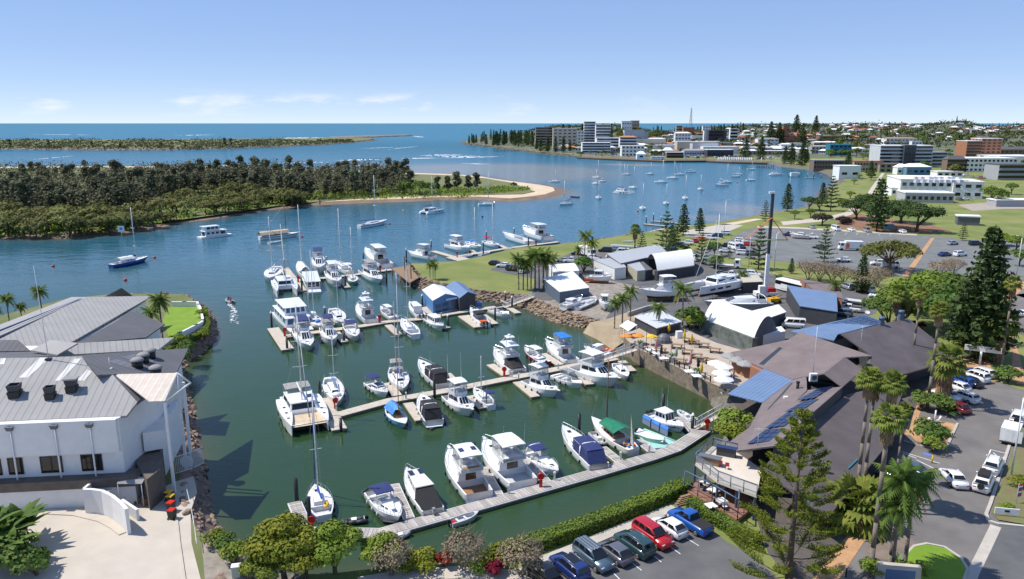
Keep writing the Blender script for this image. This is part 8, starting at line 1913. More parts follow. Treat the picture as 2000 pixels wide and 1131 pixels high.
# park and grove trees
for k,x,y,s,l,nm in(("fig",1672,428,.85,"dark spreading fig at the left of the park","fig_tree"),("fig",1725,445,1.,"great dark fig behind the playground","fig_tree"),("fig",1790,452,1.05,"great dark fig on the lawn edge","fig_tree"),("fig",1760,435,.95,"dark fig between the two great ones","fig_tree"),("fig",1695,412,.8,"dark fig nearest the club","fig_tree"),("fig_s",1580,410,1.,"low dark tree by the park shore","park_tree"),("fig_s",1600,412,.9,"second low dark tree by the park shore","park_tree"),("maroon",1605,440,1.,"round maroon tree by the car park","park_tree"),("maroon",1645,438,.7,"small maroon tree in the playground","park_tree"),("park_l",1645,405,1.,"bright green tree beside the path","park_tree"),("park_l",1660,388,.9,"round bright tree farther up the path","park_tree"),("park",1552,428,.7,"small tree on the shore lawn","park_tree"),("park",1583,425,.7,"second small tree on the shore lawn","park_tree"),("park_l",1668,360,.8,"green tree up the park path","park_tree"),("park_l",1677,350,.8,"green tree near the white house","park_tree"),("park",1742,372,.9,"tree left of the club","park_tree"),("fig_s",1701,352,.8,"dark tree behind the path","park_tree"),("olive",1735,532,1.,"wide olive canopied tree in the car park","shade_tree"),("grove_l",1762,640,1.15,"light green tree at the left of the grove","grove_tree"),("grove_l",1790,610,1.2,"light green tree in the middle of the grove","grove_tree"),("grove",1830,640,1.15,"green tree right of the light ones in the grove","grove_tree"),("grove",1848,600,1.,"green tree at the back of the grove","grove_tree"),("grove",1735,645,.9,"dense tree over the brown roof","grove_tree"),("grove",1870,660,1.1,"dark tree beside the big pine","grove_tree"),("grove_l",1812,580,.9,"yellowish tree at the top of the grove","grove_tree"),("park",1935,398,1.6,"tree in front of the club carport","park_tree"),("park",1950,402,1.5,"second tree in front of the club carport","park_tree"),("park",1975,380,1.2,"tree behind the carport","park_tree"),("grove_l",1960,480,.6,"tree on the right lawn","park_tree"),("grove_l",1985,490,.7,"tree at the right edge lawn","park_tree"),("park",1990,520,.9,"small tree by the brick path","park_tree"),("park_l",1950,505,.8,"shrub beside the brick path","park_tree"),("bush_d",1345,640,1.8,"dark shrub hedge beside the kiosk, left","shrub"),("bush",1362,645,1.9,"bright shrub hedge beside the kiosk, right","shrub"),("bush_d",1355,632,1.6,"dark shrub behind the kiosk","shrub"),("park",1395,500,.8,"bush by the middle bays","shrub"),("park",1275,504,.6,"small tree at the grass edge","shrub"),("bush_d",1140,532,2.,"dark shrub by the tank enclosure","shrub"),("bush_d",1395,524,1.6,"shrub beside the silver SUV","shrub")):
 A5(k,x,y,l,nm,"tree" if nm!="shrub" else "shrub",s)
for x,y,s,l in((1578,548,.95,"leftmost grey bare shrub tree on the verge"),(1600,550,.95,"second grey bare shrub tree on the verge"),(1625,553,.95,"third grey bare shrub tree on the verge"),(1648,556,.85,"fourth grey bare shrub tree on the verge"),(1690,572,1.,"grey bare shrub tree beside the dark pine"),(1712,560,.95,"grey bare shrub tree under the wide tree"),(1835,545,.9,"grey bare shrub tree behind the grove"),(1860,540,.9,"last grey bare shrub tree at the right")):A5("dry_big",x,y,l,"bare_shrub_tree","tree",s)
# bottom shore planting
for k,x,y,s,l,nm in(("shore_y",556,1128,1.05,"yellow green tree at the bottom shore, leftmost","shore_tree"),("shore_y",600,1140,.8,"smaller yellow green tree beside it","shore_tree"),("shore_g",655,1122,1.,"bright green tree over the pontoon end","shore_tree"),("shore_g",748,1118,.75,"small green tree right of the pontoon tree","shore_tree"),("shore_g",520,1150,.7,"low green shrub at the bottom left shore","shore_tree"),("bush_y",830,1116,1.25,"lime bush on the bottom bank","shrub"),("bush_y",965,1106,1.2,"lime bush beside the hedge end","shrub"),("bush_y",985,1096,1.,"second lime bush by the hedge end","shrub"),("bush_y",800,1122,.9,"low lime bush at the bottom","shrub"),("bush_r",868,1112,1.1,"red leaved plant left of the dry shrub","shrub"),("bush_r",970,1128,1.1,"red leaved plant right of the dry shrub","shrub"),("dry",765,1128,1.25,"grey dry shrub under the green trees","dry_shrub"),("dry",905,1116,1.3,"large grey dry shrub on the bank","dry_shrub"),("dry",1018,1130,1.3,"grey dry shrub beside the dark pickup","dry_shrub"),("bush",935,1122,.8,"pale strap leaved plant between dry shrubs","shrub"),("bush",1432,848,1.9,"bright domed bush over the water by the gangway","shrub"),("bush_y",1440,868,1.6,"lower bright bush on the quay corner","shrub"),("bush_y",1425,862,1.4,"yellow green bush at the water corner","shrub"),("bush",420,1065,.9,"green shrub among the driveway rocks","shrub"),("bush",460,1095,1.,"green shrub lower among the rocks","shrub"),("bush_d",440,1080,.8,"spiky green shrub by the gravel","shrub"),("bush",395,620,1.,"low shrub beside the lawn wall","shrub"),("bush",400,660,.9,"shrub under the resort lawn wall","shrub"),("bush",350,676,1.3,"shrub below the lawn wall, left","shrub"),("bush_d",352,712,1.3,"dark shrub at the charcoal roof's corner","shrub"),("bush_d",368,690,1.1,"dark shrub above the rocks","shrub")):
 A5(k,x,y,l,nm,"tree" if nm=="shore_tree" else "shrub",s,GZ-.3 if x>500 else RZ)
for k,x,y,s,l in(("banana",20,1085,1.35,"big leaved plants in the bottom left corner"),("banana",-5,1120,1.2,"more big leaved plants at the left edge"),("banana",50,1060,1.,"tall leafy plant over the driveway")):A5(k,x,y,l,"banana_plant","plant",s,RZ)
for k,x,y,s,l in(("bush_d",30,1118,1.5,"dark groundcover shrub in the bottom left corner"),("bush_r",65,1110,1.,"reddish plant at the corner garden"),("bush_d",70,1125,1.1,"dark low plant at the corner garden"),("bush_d",0,1100,1.6,"dark shrub at the left edge")):A5(k,x,y,l,"shrub","shrub",s,RZ)
for k,x,y,s,l,nm in(("cycad",1812,858,1.2,"cycad in the palm garden bed","cycad"),("cycad",1838,850,1.1,"second cycad in the palm garden bed","cycad"),("bush_d",1800,800,1.2,"green shrub behind the palm garden","shrub"),("bush_d",1835,806,1.3,"shrub beside the dark red car","shrub"),("cycad",1848,812,1.3,"spiky cycad by the dark red car","cycad"),("bush_d",1812,870,1.5,"rounded shrub at the garden's street edge","shrub"),("bush",1822,882,1.2,"bright shrub at the garden corner","shrub"),("cycad",1950,742,1.4,"cycad by the far parking bays","cycad"),("bush_d",1968,748,1.2,"shrub by the far parking bays","shrub"),("agave",1752,1100,1.3,"pale agave under the queen palms","agave"),("agave",1735,1118,1.2,"second pale agave under the queen palms","agave"),("agave",1762,1118,1.1,"third pale agave under the queen palms","agave"),("strap",1780,1115,1.1,"strap leaved plant on the small lawn","plant"),("bush_d",1705,1030,1.2,"dark shrub behind the entry palm","shrub"),("bush",1700,1125,.9,"lime ground plant at the corner","shrub"),("bush_d",1725,985,1.2,"dark shrub under the tall palms","shrub"),("bush_r",1800,645,1.,"red flowering shrub behind the dark roof","shrub"),("bush_r",1785,640,.9,"second red flowering shrub behind the roof","shrub"),("bush_y",1985,950,.8,"tuft on the right verge","shrub"),("bush",1965,1000,.6,"small tuft near the sign on the verge","shrub")):
 A5(k,x,y,l,nm,nm if nm!="plant" else "plant",s)
def Dy(label,pxs,w,h,m,z=GZ,n=26,size=.11,dens=1.):
 pts=[Vector(G(x,y,z))for x,y in pxs];r=Ah("hedge",label,"hedge",tuple(pts[0]));lc=LC(len(label));tot=0
 L_,R_=Bs(pts,w*.9);MB().loft([[(a.x,a.y,z-.2),(a.x,a.y,z+h*.93),(b.x,b.y,z+h*.93),(b.x,b.y,z-.2)]for a,b in zip(L_,R_)],cap0=True,cap1=True).build("core",Ci,r)
 for a,b in zip(pts,pts[1:]):
  d=(b-a);ln=d.length;d.normalize();nr=Vector((-d.y,d.x,0));k=int(ln*(w+2*h)*60*dens)
  u=lc.r.uniform(0,ln,k);s=lc.r.uniform(-(w/2+h),w/2+h,k);top=np.abs(s)<w/2;y=np.clip(s,-w/2,w/2);zz=np.where(top,h,h-(np.abs(s)-w/2));j=lc.r.normal(size=(k,3))*.07
  c=np.array(a)+u[:,None]*np.array(d)+y[:,None]*np.array(nr)+np.stack([0*zz,0*zz,zz],1)+j;n0=np.where(top[:,None],np.array([[0,0,1.]]),np.sign(s)[:,None]*np.array(nr)[None,:])+lc.r.normal(size=(k,3))*.5;lc.quads(c,n0,np.full(k,size))
 link("foliage",lc.mesh("hedge_foliage",m),r)
Dy("long clipped bright hedge above the basin",[(985,1088),(1060,1066),(1150,1035),(1240,1000),(1300,975),(1342,955)],1.7,1.25,C7)
Dy("hedge below the lower dining deck",[(1348,990),(1400,1022),(1440,1046),(1480,1070)],1.5,1.1,C7)
Dy("dark planter hedge along the resort wall",[(0,982),(60,978),(100,972)],1.8,1.8,Ci,RZ)
Dy("hedge round the resort lawn wall",[(398,606),(404,640),(398,652),(350,678),(320,690)],1.4,.8,C7,RZ-.3)
Dy("plants trailing over the resort planter",[(262,862),(300,858),(312,866)],.8,.5,Cc,6.2)
# the island: mangroves in front, dark she-oaks behind
ri=random.Random(77);cnt=0
def isl_depth(px,y0,y1,t):return y0+(y1-y0)*t
front=[(-60,462),(0,460),(60,461),(130,460),(200,455),(250,450),(300,441),(335,433),(385,424),(430,418),(470,412),(520,405),(560,400),(600,397)]
def Fv(x):
 for(a,ya),(b,yb)in zip(front,front[1:]):
  if a<=x<=b:return ya+(yb-ya)*(x-a)/(b-a)
 return 397 if x>600 else 462
def Gm(x):
 pts=[(-60,415),(60,420),(150,425),(250,422),(320,395),(400,380),(450,376),(520,384),(560,388),(620,390),(700,386),(760,382),(800,378),(940,372)]
 for(a,ya),(b,yb)in zip(pts,pts[1:]):
  if a<=x<=b:return ya+(yb-ya)*(x-a)/(b-a)
 return 415
for i in range(175):
 x=ri.uniform(-40,600);t=ri.random()**1.3;y0,y1=Fv(x),Gm(x)
 if y0-y1<4:continue
 y=y0-(y0-y1)*t;A5("mang%d"%ri.randrange(3),x,y,"mangrove tree in the yellow green belt along the island's near shore","mangrove_tree","tree",ri.uniform(.75,1.2),1.2,group="mangroves on the island shore")
for i in range(300):
 x=ri.uniform(-40,800);y1=Gm(x);y=y1-(y1-340)*ri.random()**1.25;A5("casu%d"%ri.randrange(3),x,y,"dark she-oak in the dense island forest","she_oak","tree",ri.uniform(.7,1.12),1.2,group="she-oaks of the island forest")
for x,y,s,k,l in((803,378,1.,"casu2","tall she-oak standing alone above the island bushes"),(875,376,.95,"casu1","she-oak left of the spit's last clump"),(893,375,1.,"casu0","dark she-oak in the spit's last clump"),(915,374,.95,"casu1","she-oak in the spit's last clump, right"),(930,373,.9,"casu0","rightmost she-oak before the open spit"),(855,377,.8,"casu0","short she-oak on the spit"),(790,380,1.1,"town1","bright green bushy tree at the forest end"),(820,380,1.1,"town1","second bright green tree at the forest end"),(840,379,.9,"town1","third green tree near the beach"),(625,398,1.,"mang1","mangrove at the start of the beach"),(570,402,1.2,"mang2","large mangrove leaning over the bank"),(1003,368,.5,"town0","single dark bush on the open spit")):A5(k,x,y,l,"spit_tree","tree",s,1.2)
lc=LC(98);k=12000;P_=[]
for i in range(k):
 x=lc.r.uniform(-330,790);b=Gm(x);y=b-(b-338)*lc.r.random()**1.1;p=G(x,y,1.3);P_.append((p[0],p[1],1.3))
P_=np.array(P_);hm=lc.r.uniform(8,12.5,k)*(1+.15*np.sin(P_[:,0]*.09))
for j in range(5):d=lc.r.normal(size=P_.shape)*np.array([2.4,3.2,1.2]);c=P_+d;c[:,2]=1.3+hm*lc.r.uniform(.3,1,k)**.7;lc.quads(c,lc.r.normal(size=P_.shape)*.7+np.array([-.3,0,1.2]),np.full(k,.62))
tag(link("forest_mass",lc.mesh("forest_mass",E0)),"dense dark interior of the island forest","forest",None,"stuff")
lc=LC(99);k=2600
ux=lc.r.uniform(-330,1030,k);P_=[]
for x in ux:
 b=Gm(x)if x<800 else 372;n0=Fv(x)if x<600 else max(372,392-.02*(x-600)-(max(0,x-900)*.09));y=lc.r.uniform(min(b-4,n0-2)if x<600 else 366+max(0,(x-980)*.05),n0-1);p=G(x,y,1.3)
 P_.append((p[0],p[1],1.3))
P_=np.array(P_);rep=np.repeat(P_,7,0)+lc.r.normal(size=(k*7,3))*np.array([1.6,2.2,.55])+np.array([0,0,.6]);rep[:,2]=np.maximum(rep[:,2],1.35);lc.quads(rep,lc.r.normal(size=(k*7,3))+np.array([0,0,1.2]),np.full(k*7,.6))
tag(link("undergrowth",lc.mesh("undergrowth",B5)),"low green undergrowth along the island beach","undergrowth",None,"stuff")
# far spit scrub
lc=LC(101);k=3200;sx_=lc.r.uniform(-450,690,k);P_=[]
for x in sx_:
 yn=292 if x<420 else 292-(x-420)*.05;yf=273;y=yf+(yn-1.-yf)*lc.r.random()**1.;p=G(x,y,3.);P_.append(p)
P_=np.array(P_);hh=lc.r.uniform(1.5,5.5,k)*(1+.5*np.sin(sx_*.05));hh[sx_>560]*=.45
for j in range(9):d=lc.r.normal(size=(k,3))*np.stack([hh*.9,hh*1.2,hh*.32],1);c=P_+d;c[:,2]=3.+np.abs(d[:,2])+hh*.5*lc.r.uniform(0,1,k);lc.quads(c,lc.r.normal(size=(k,3))+np.array([0,0,.8]),np.full(k,1.3))
tag(link("spit_scrub",lc.mesh("spit_scrub",Am("m131",(.045,.06,.02),(.12,.125,.05),0))),"grey green scrub covering the far spit","scrub",None,"stuff")
for x,y,s,l in((440,287,1.1,"tall dark trees at the middle of the far spit"),(452,286,1.,"dark tree beside the tall ones on the far spit"),(315,288,.7,"dark rounded tree on the far spit"),(95,287,.9,"dark tree at the left of the far spit"),(235,289,.7,"small dark tree at the water on the far spit"),(627,277,.6,"lone round bush near the spit's end"),(362,289,.7,"dark tree by the passing speedboat"),(180,285,.7,"dark tree in the far spit's scrub"),(20,286,.9,"dark tree at the far left of the spit")):A5("casu%d"%(x%3),x,y,l,"spit_tree","tree",s,3.)
# the town
def B6(name,c):return mat("m132"+name,c,.8,var=.06,scale=.2)
Ad,A3,Cn,C3,B4,A4=B6("white",(.8,.8,.79)),B6("cream",(.55,.48,.38)),B6("grey",(.36,.37,.39)),B6("tan",(.4,.32,.24)),B6("brown",(.2,.14,.11)),B6("brick",(.36,.16,.09))
Eh,F7,Hg,B0=B6("navy",(.05,.06,.085)),B6("teal",(.02,.22,.31)),B6("blue",(.12,.25,.38)),B6("pale_blue_grey",(.52,.54,.58))
Ac,D4,Aq,Dm,Fb=B6("roof_white",(.78,.78,.78)),B6("roof_red",(.34,.1,.06)),B6("roof_grey",(.3,.3,.32)),B6("roof_orange",(.48,.22,.11)),B6("roof_dark",(.1,.095,.1))
WIN={}
def Dn(w,h):
 k=(round(w,1),round(h,1))
 if k not in WIN:WIN[k]=MB().box(-k[0]/2,k[0]/2,-.12,.12,0,k[1]).mesh("window",Av)
 return WIN[k]
def tb(label,x0,x1,yb,yt,wall,roof_m,storeys=3,nx=6,depth=None,name="town_building",cat="building",style="win",ridge=0.,skew=0.,terrain=True,band=.55,group=None,side=0,sidem=None):

 P=Gt if terrain else(lambda x,y:G(x,y,GZ))
 c0=P((x0+x1)/2,yb);t=hypot(c0[0],c0[1]);zc=c0[2];scale=(c0[1]*CP+(D9-zc)*SP)/FPX
 w=(x1-x0)*scale;H=max(3.,Bl(c0[1],yt)-zc);d=depth or min(max(w*.5,8),18)
 az=radians(skew);r=Ae(name,label,cat,(c0[0],c0[1],zc),az,group)
 MB().box(-w/2,w/2,0,d,-6,H).build("wall",wall,r)
 if ridge>0:
  rf_=MB();o=.4;rf_.add([(-w/2-o,-o,H),(w/2+o,-o,H),(w/2+o,d+o,H),(-w/2-o,d+o,H),(-w/2+d*.35,d/2,H+ridge),(w/2-d*.35,d/2,H+ridge)]if w>d*.8 else[(-w/2-o,-o,H),(w/2+o,-o,H),(w/2+o,d+o,H),(-w/2-o,d+o,H),(0,d*.3,H+ridge),(0,d*.7,H+ridge)],[(0,1,5,4)if w>d*.8 else(0,1,4),(2,3,4,5)if w>d*.8 else(2,3,5),(1,2,5)if w>d*.8 else(1,2,5,4),(3,0,4)if w>d*.8 else(3,0,4,5),(3,2,1,0)]);rf_.build("roof",roof_m,r)
 else:MB().box(-w/2-.3,w/2+.3,-.3,d+.3,H,H+.5).build("roof",roof_m,r)
 fh=H/storeys
 if style=="band":
  for s in range(storeys):MB().box(-w/2+.4,w/2-.4,-.04,.3,s*fh+fh*.38,s*fh+fh*(.38+band)).build("window_band",Av,r);
  for s in range(1,storeys+1):MB().box(-w/2-.2,w/2+.2,-.9,-.05,s*fh-.25,s*fh+.5 if s<storeys else s*fh-.01).build("balcony",wall,r)
 elif style=="win" and nx:
  ww=w/nx*.55;wh=fh*.45;me=Dn(min(ww,4),min(wh,1.8))
  for s in range(storeys):
   for i in range(nx):link("window",me,r,(-w/2+(i+.5)*w/nx,-.02,s*fh+fh*.32))
 if side:
  me=Dn(1.2,1.4);sx=-w/2 if side<0 else w/2
  for s in range(storeys):
   for i in range(3):o=link("window",me,r,(sx,(i+.6)*d/3.4,s*fh+fh*.32),pi/2)
 return r
tb("brown balcony tower with a red roof behind the pines",1046,1086,286,249,C3,D4,7,6,style="band",side=1)
tb("cream tower beside the brown one",1080,1126,290,251,A3,Ac,6,5)
tb("white blocky hotel left of the dark bluff",1122,1140,287,256,Ad,Ac,5,3)
tb("tall pale apartment tower among the pines",1140,1162,284,238,Ad,Aq,9,4,style="band",side=-1)
tb("white balcony block right of the tall tower",1163,1192,285,244,Ad,Ac,7,4,style="band")
tb("small block above the dark bluff",1214,1234,262,237,Ad,Aq,3,4)
tb("flat roofed block on top of the bluff",1232,1248,262,236,C3,Aq,2,3)
tb("long white waterfront apartments with stepped terraces",1137,1192,300,279,Ad,Ac,4,9,style="band")
tb("upper setback of the white waterfront apartments",1165,1210,294,270,Ad,Ac,4,6,style="band")
tb("white apartments with an orange roof",1210,1243,298,268,Ad,Dm,5,4,style="band",ridge=2)
tb("bright white modern block with teal glass on the wharf",1214,1258,306,285,Ad,Ac,3,6,side=1)
tb("windowless grey theatre box",1219,1258,275,254,B0,Aq,1,0)
tb("low annexe of the theatre",1255,1265,275,258,B0,Aq,1,0)
tb("long beige shopping centre wall",1240,1300,288,273,A3,Aq,2,0)
tb("white roofed shops behind the palms",1260,1340,292,284,Ad,Ac,1,0)
tb("small orange roofed building",1296,1316,290,281,A3,Dm,1,3,ridge=2.5)
tb("white office block with four storeys in mid town",1318,1348,288,260,Ad,Ac,4,5,side=-1,ridge=2)
tb("long white and tan library hall",1322,1405,298,277,A3,Ac,1,0)
tb("glass fronted middle of the long hall",1352,1402,299,280,B0,Aq,1,10)
tb("dark apartment block with a pale end wall",1383,1418,282,255,Eh,Fb,4,7,style="band")
tb("pale end tower of the dark apartment block",1374,1384,282,255,Ad,Aq,4,0)
tb("apartments on the mid town slope",1320,1332,266,246,A3,Aq,4,2,style="band")
tb("orange brick building beneath the radio mast",1334,1356,266,249,A4,Dm,3,4)
tb("pale block right of the radio mast",1372,1388,262,246,Ad,Aq,3,3)
tb("white flats right of mid town",1425,1440,278,252,Ad,Ac,4,3,style="band")
tb("white roof of the dark wharf building",1373,1442,300,287,Ad,Ac,1,0)
tb("dark navy wharf building with pale emblem",1381,1432,306,293,Eh,Ac,1,6,side=-1)
tb("wharf restaurant with striped awnings",1302,1335,309,298,B4,Ac,2,5,style="band")
tb("gabled pavilion on the wharf",1296,1314,304,294,C3,Ac,1,0,ridge=4)
tb("grey roofed wharf market hall",1336,1381,305,294,B0,Aq,1,9,ridge=2)
tb("small white boat shed on the wharf edge",1244,1261,310,301,Ad,Ac,1,1,ridge=3.5)
for i,(x0,x1,yb,yt,w_,rf_,l)in enumerate(((1405,1450,294,286,B4,Dm,"brown roofed shops behind the car park pines"),(1448,1480,296,288,A3,Ac,"cream shop with white awning"),(1400,1470,287,279,Cn,Fb,"dark roofed shopping street"),(1462,1552,303,295,C3,Ac,"long low shopping arcade behind the car park"),(1480,1520,285,271,Ad,Aq,"grey white gabled store"),(1525,1545,292,282,Ad,Ac,"white roofed store by the pines"),(1540,1566,290,280,Ad,Ac,"second white roofed store by the pines"),(1585,1620,300,286,Cn,Aq,"grey shops left of the teal building"),(1500,1530,295,288,Ad,Ac,"small white shop behind the arcade"),(1410,1445,276,268,Ad,Ac,"white roofs below the apartments"),(1430,1470,272,266,C3,Dm,"orange roofs on the slope"),(1265,1300,279,271,Ad,Ac,"white roofed hall above the shopping centre"),(1350,1380,274,266,Ad,Ac,"white roofed flats behind the office block"),(1560,1590,276,270,A3,D4,"red roofed houses by the church"),(1500,1520,258,252,A3,Ac,"white villa on the slope"),(1600,1650,278,266,B4,Dm,"brown school with yellow roof"),(1590,1640,286,278,A3,Ac,"long pale school hall"),(1730,1790,284,270,Ad,Dm,"white house group with orange roofs"),(1780,1800,290,276,Ad,Ac,"white chapel with a small tower"),(1655,1690,300,290,Ad,Ac,"white canopy roofs beside the teal building"),(1690,1715,290,283,A3,Aq,"cream flats left of the curved apartments"))):tb(l,x0,x1,yb,yt,w_,rf_,1 if yb-yt<12 else 2,max(3,int((x1-x0)/7)),ridge=1.5 if i%3 else 0)
ch=tb("red brick church with a pink roof",1540,1574,284,266,A4,B6("roof_pink",(.42,.2,.18)),1,4,ridge=6,name="church",cat="church",depth=16)
p=Gt(1556,284);sp_=Ae("church_spire","pointed brick spire in front of the church","spire",p);H_=Bl(p[1],262)-p[2];MB().box(-2,2,-2.2,2,-3,H_).build("tower",A4,sp_);MB().add([(-2.2,-2.4,H_),(2.2,-2.4,H_),(2.2,2.2,H_),(-2.2,2.2,H_),(0,0,H_+9)],[(0,1,4),(1,2,4),(2,3,4),(3,0,4)]).build("spire",A4,sp_)
tb("square brick church tower behind the church",1528,1540,284,246,A4,A4,3,2,depth=8);tb("brick hall beside the square tower",1517,1530,284,255,A4,Dm,2,2,ridge=4)
tb("bright teal commercial building in the right town",1620,1662,304,283,F7,F7,3,5,side=-1)
a_=tb("grey white curved apartment block with six storeys",1716,1818,327,285,B0,Ac,6,12,style="band",depth=22,terrain=False);tb("lower right wing of the curved apartments",1800,1848,325,298,B0,Aq,4,6,style="band",terrain=False)
tb("grey dark glass core of the curved apartments",1763,1785,327.5,284,Eh,Aq,6,3,depth=8,terrain=False)
bt=tb("tall red brick apartment tower",1912,1952,318,271,A4,Ac,8,4,depth=20,terrain=False,side=-1);tb("left balcony half of the brick tower",1884,1913,318,276,A4,Ac,7,3,style="band",depth=20,terrain=False);tb("rooftop lift block of the brick tower",1908,1925,316,267,A4,Aq,1,0,depth=6,terrain=False)
tb("white three storey offices with dark windows",1884,1984,336,310,Ad,Ac,3,12,depth=26,terrain=False,side=1)
tb("grey balcony flats at the right edge",1948,2040,352,322,Cn,Fb,3,9,style="band",terrain=False)
tb("brown flats left of the white offices",1848,1886,336,311,B4,Fb,3,5,style="band",terrain=False,ridge=3);tb("long brown roofed building behind the brick tower",1952,2030,310,292,B4,Fb,2,9,terrain=False,ridge=3)
tb("white low warehouse at the right edge",1950,2040,322,306,Ad,Ac,1,0,depth=40,terrain=False)
tb("brown arched motel row on the shore",1590,1652,331,314,B4,Aq,2,12,terrain=False,skew=-6);tb("cream and red motel wing",1668,1722,336,316,C3,D4,2,10,terrain=False,skew=-6);tb("olive motel end block",1718,1752,337,321,mat("m133",(.28,.27,.2),.8),D4,2,3,terrain=False,skew=-6)
tb("small white house with flat roof on the park edge",1638,1680,349,325,Ad,Ac,1,2,terrain=False,depth=12);tb("white hall with curved roof and blue front",1770,1818,342,326,Hg,Ac,1,4,terrain=False,ridge=2.5,depth=16);tb("white gabled hall beside the blue fronted one",1752,1772,341,327,Ad,Ac,1,2,terrain=False,ridge=3);tb("pale sheds behind the club",1830,1880,346,336,Ad,Ac,1,4,terrain=False)
sh_=tb("small dark shed with a white roof on the lawn",1872,1910,440,424,Bf,Ac,1,0,terrain=False,depth=5,name="lawn_shed",cat="shed",skew=-20)
tb("white carport roofs right of the club",1945,2030,404,392,Cn,Ac,1,0,terrain=False,depth=8)
cl=tb("large white club with long dark windows",1762,1880,386,352,Ad,Ac,2,9,terrain=False,depth=34,skew=-14,name="club_building");tb("grey single storey front of the club",1770,1858,396,378,mat("m134",(.42,.42,.44),.8,var=.05),Ac,1,8,terrain=False,depth=14,skew=-10,name="club_building");tb("right end of the club with an outside stair",1862,1915,388,356,Ad,Ac,2,3,terrain=False,depth=22,skew=-14,name="club_building");tb("low left wing of the club",1742,1780,383,368,Ad,Ac,1,4,terrain=False,depth=14,skew=-10,name="club_building")
for i in range(16):
 x,y=1790+(i%8)*12+rnd.uniform(-3,3),349+(i//8)*6;p=G(x,y,12.5);r=Ae("rooftop_unit","one of the plant units on the club roof","air conditioner",(p[0],p[1],12.),.2,"club rooftop units");MB().box(-1.2,1.2,-.9,.9,0,1.5).build("case",B0,r);MB().tube((0,0,1.5),(0,0,1.7),.6,.6,10).build("fan",Aq,r)
st_=Ae("outside_stair","white outside stair at the club's right end","stair",G(1893,388,GZ),-.3);MB().add([(0,-.8,0),(0,.8,0),(-5.5,.8,6),(-5.5,-.8,6),(0,-.8,-.4),(0,.8,-.4),(-5.5,.8,5.6),(-5.5,-.8,5.6)],[(0,1,2,3),(4,7,6,5),(0,3,7,4),(1,5,6,2)]).build("flight",Ad,st_)
for sg in(1,-1):MB().tube((0,sg*.8,1.),(-5.5,sg*.8,7.),.08,.08,5).build("handrail",Ad,st_)
p=Gt(1348,262);rm=Ae("radio_mast","tall lattice radio mast on the skyline","mast",p);H_=Bl(p[1],211)-p[2]
mbm=MB()
for sx,sy in((1,1),(1,-1),(-1,1),(-1,-1)):mbm.tube((sx*4.5,sy*4.5,0),(sx*.7,sy*.7,H_),.45,.3,4)
for i in range(12):
 a,b=i/12,(i+1)/12;wa,wb=4.5-3.8*a,4.5-3.8*b
 for s1 in(1,-1):mbm.tube((-wa*s1,-wa,H_*a),(wb*s1,-wb,H_*b),.22,.22,3);mbm.tube((-wa,wa*s1,H_*a),(-wb,-wb*s1,H_*b),.22,.22,3)
mbm.build("lattice",Cn,rm);MB().tube((0,0,H_),(0,0,H_+5),.2,.1,4).build("aerial",Cn,rm)
for k in(.55,.7,.85):MB().tube((-1.6,0,H_*k),(1.6,0,H_*k),1.1,1.1,8).build("dish",Ad,rm)
wq=Ah("town_wharf","long dark timber wharf along the town front","wharf",G(1300,314,0))
P_=[Vector(G(x,y,1.9))for x,y in((1130,306.5),(1180,309),(1240,311.5),(1300,313.8),(1380,313.5),(1430,315.8),(1500,317.5))];L_,R_=Bs(P_,6);MB().loft([[(a.x,a.y,1.2),(a.x,a.y,2.2),(b.x,b.y,2.2),(b.x,b.y,1.2)]for a,b in zip(L_,R_)],cap0=True,cap1=True).build("deck",Bg,wq);MB().loft([[(a.x,a.y,-1),(a.x,a.y,1.2)]for a in R_],closed=False).build("face",Hb,wq)
wb=Ah("white_piles","row of white piles along the wharf","piles",G(1430,315.5,0))
for i in range(19):p=G(1402+i*3.6,315.6+i*.06,0);MB().tube((p[0],p[1]-1.5,-1),(p[0],p[1]-1.5,5.2),.55,.55,6).build("pile",Ad,wb)
B1("white two deck ferry at the town wharf",(1270,312.5),(1302,312.5),8.,storeys=2,L=24,name="ferry",cat="ferry",up=(.1,.8))
Bo("white motor boat tied at the wharf",(1403,313),(1420,313.5),4.5,L=13);Bo("white cruiser by the wharf market",(1334,311.5),(1342,312),4,L=11)
for l,a,b,w_ in(("dark fishing jetty below the pine headland",(965,293.5),(1012,292.5),5),("dark timber jetty at the upper harbour",(1478,323),(1510,324.5),3)):
 pj=Ah("jetty",l,"jetty",G(*a,0));P_=[Vector(G(*a,2)),Vector(G(*b,2))];L_,R_=Bs(P_,w_);MB().loft([[(q.x,q.y,1.5),(q.x,q.y,2.),(s.x,s.y,2.),(s.x,s.y,1.5)]for q,s in zip(L_,R_)],cap0=True,cap1=True).build("deck",Bg,pj)
 for i in range(8):
  q=P_[0].lerp(P_[1],i/7);MB().tube((q.x,q.y-w_/2,-1),(q.x,q.y-w_/2,3.2),.35,.35,6).build("pile",Hb,pj)
p=G(1487,319,0);r=Ae("red_topped_marker","white post with a red top at the jetty","marker",p);MB().tube((0,0,-1),(0,0,7),.5,.4,8).build("post",Ad,r);MB().tube((0,0,7),(0,0,9),.7,.7,8).build("top",red,r)
rh=random.Random(5);HW=[Ad,Ad,A3,B0,C3,A4];HR=[Ac,Ac,Ac,Aq,D4,Dm,Fb]
HM={}
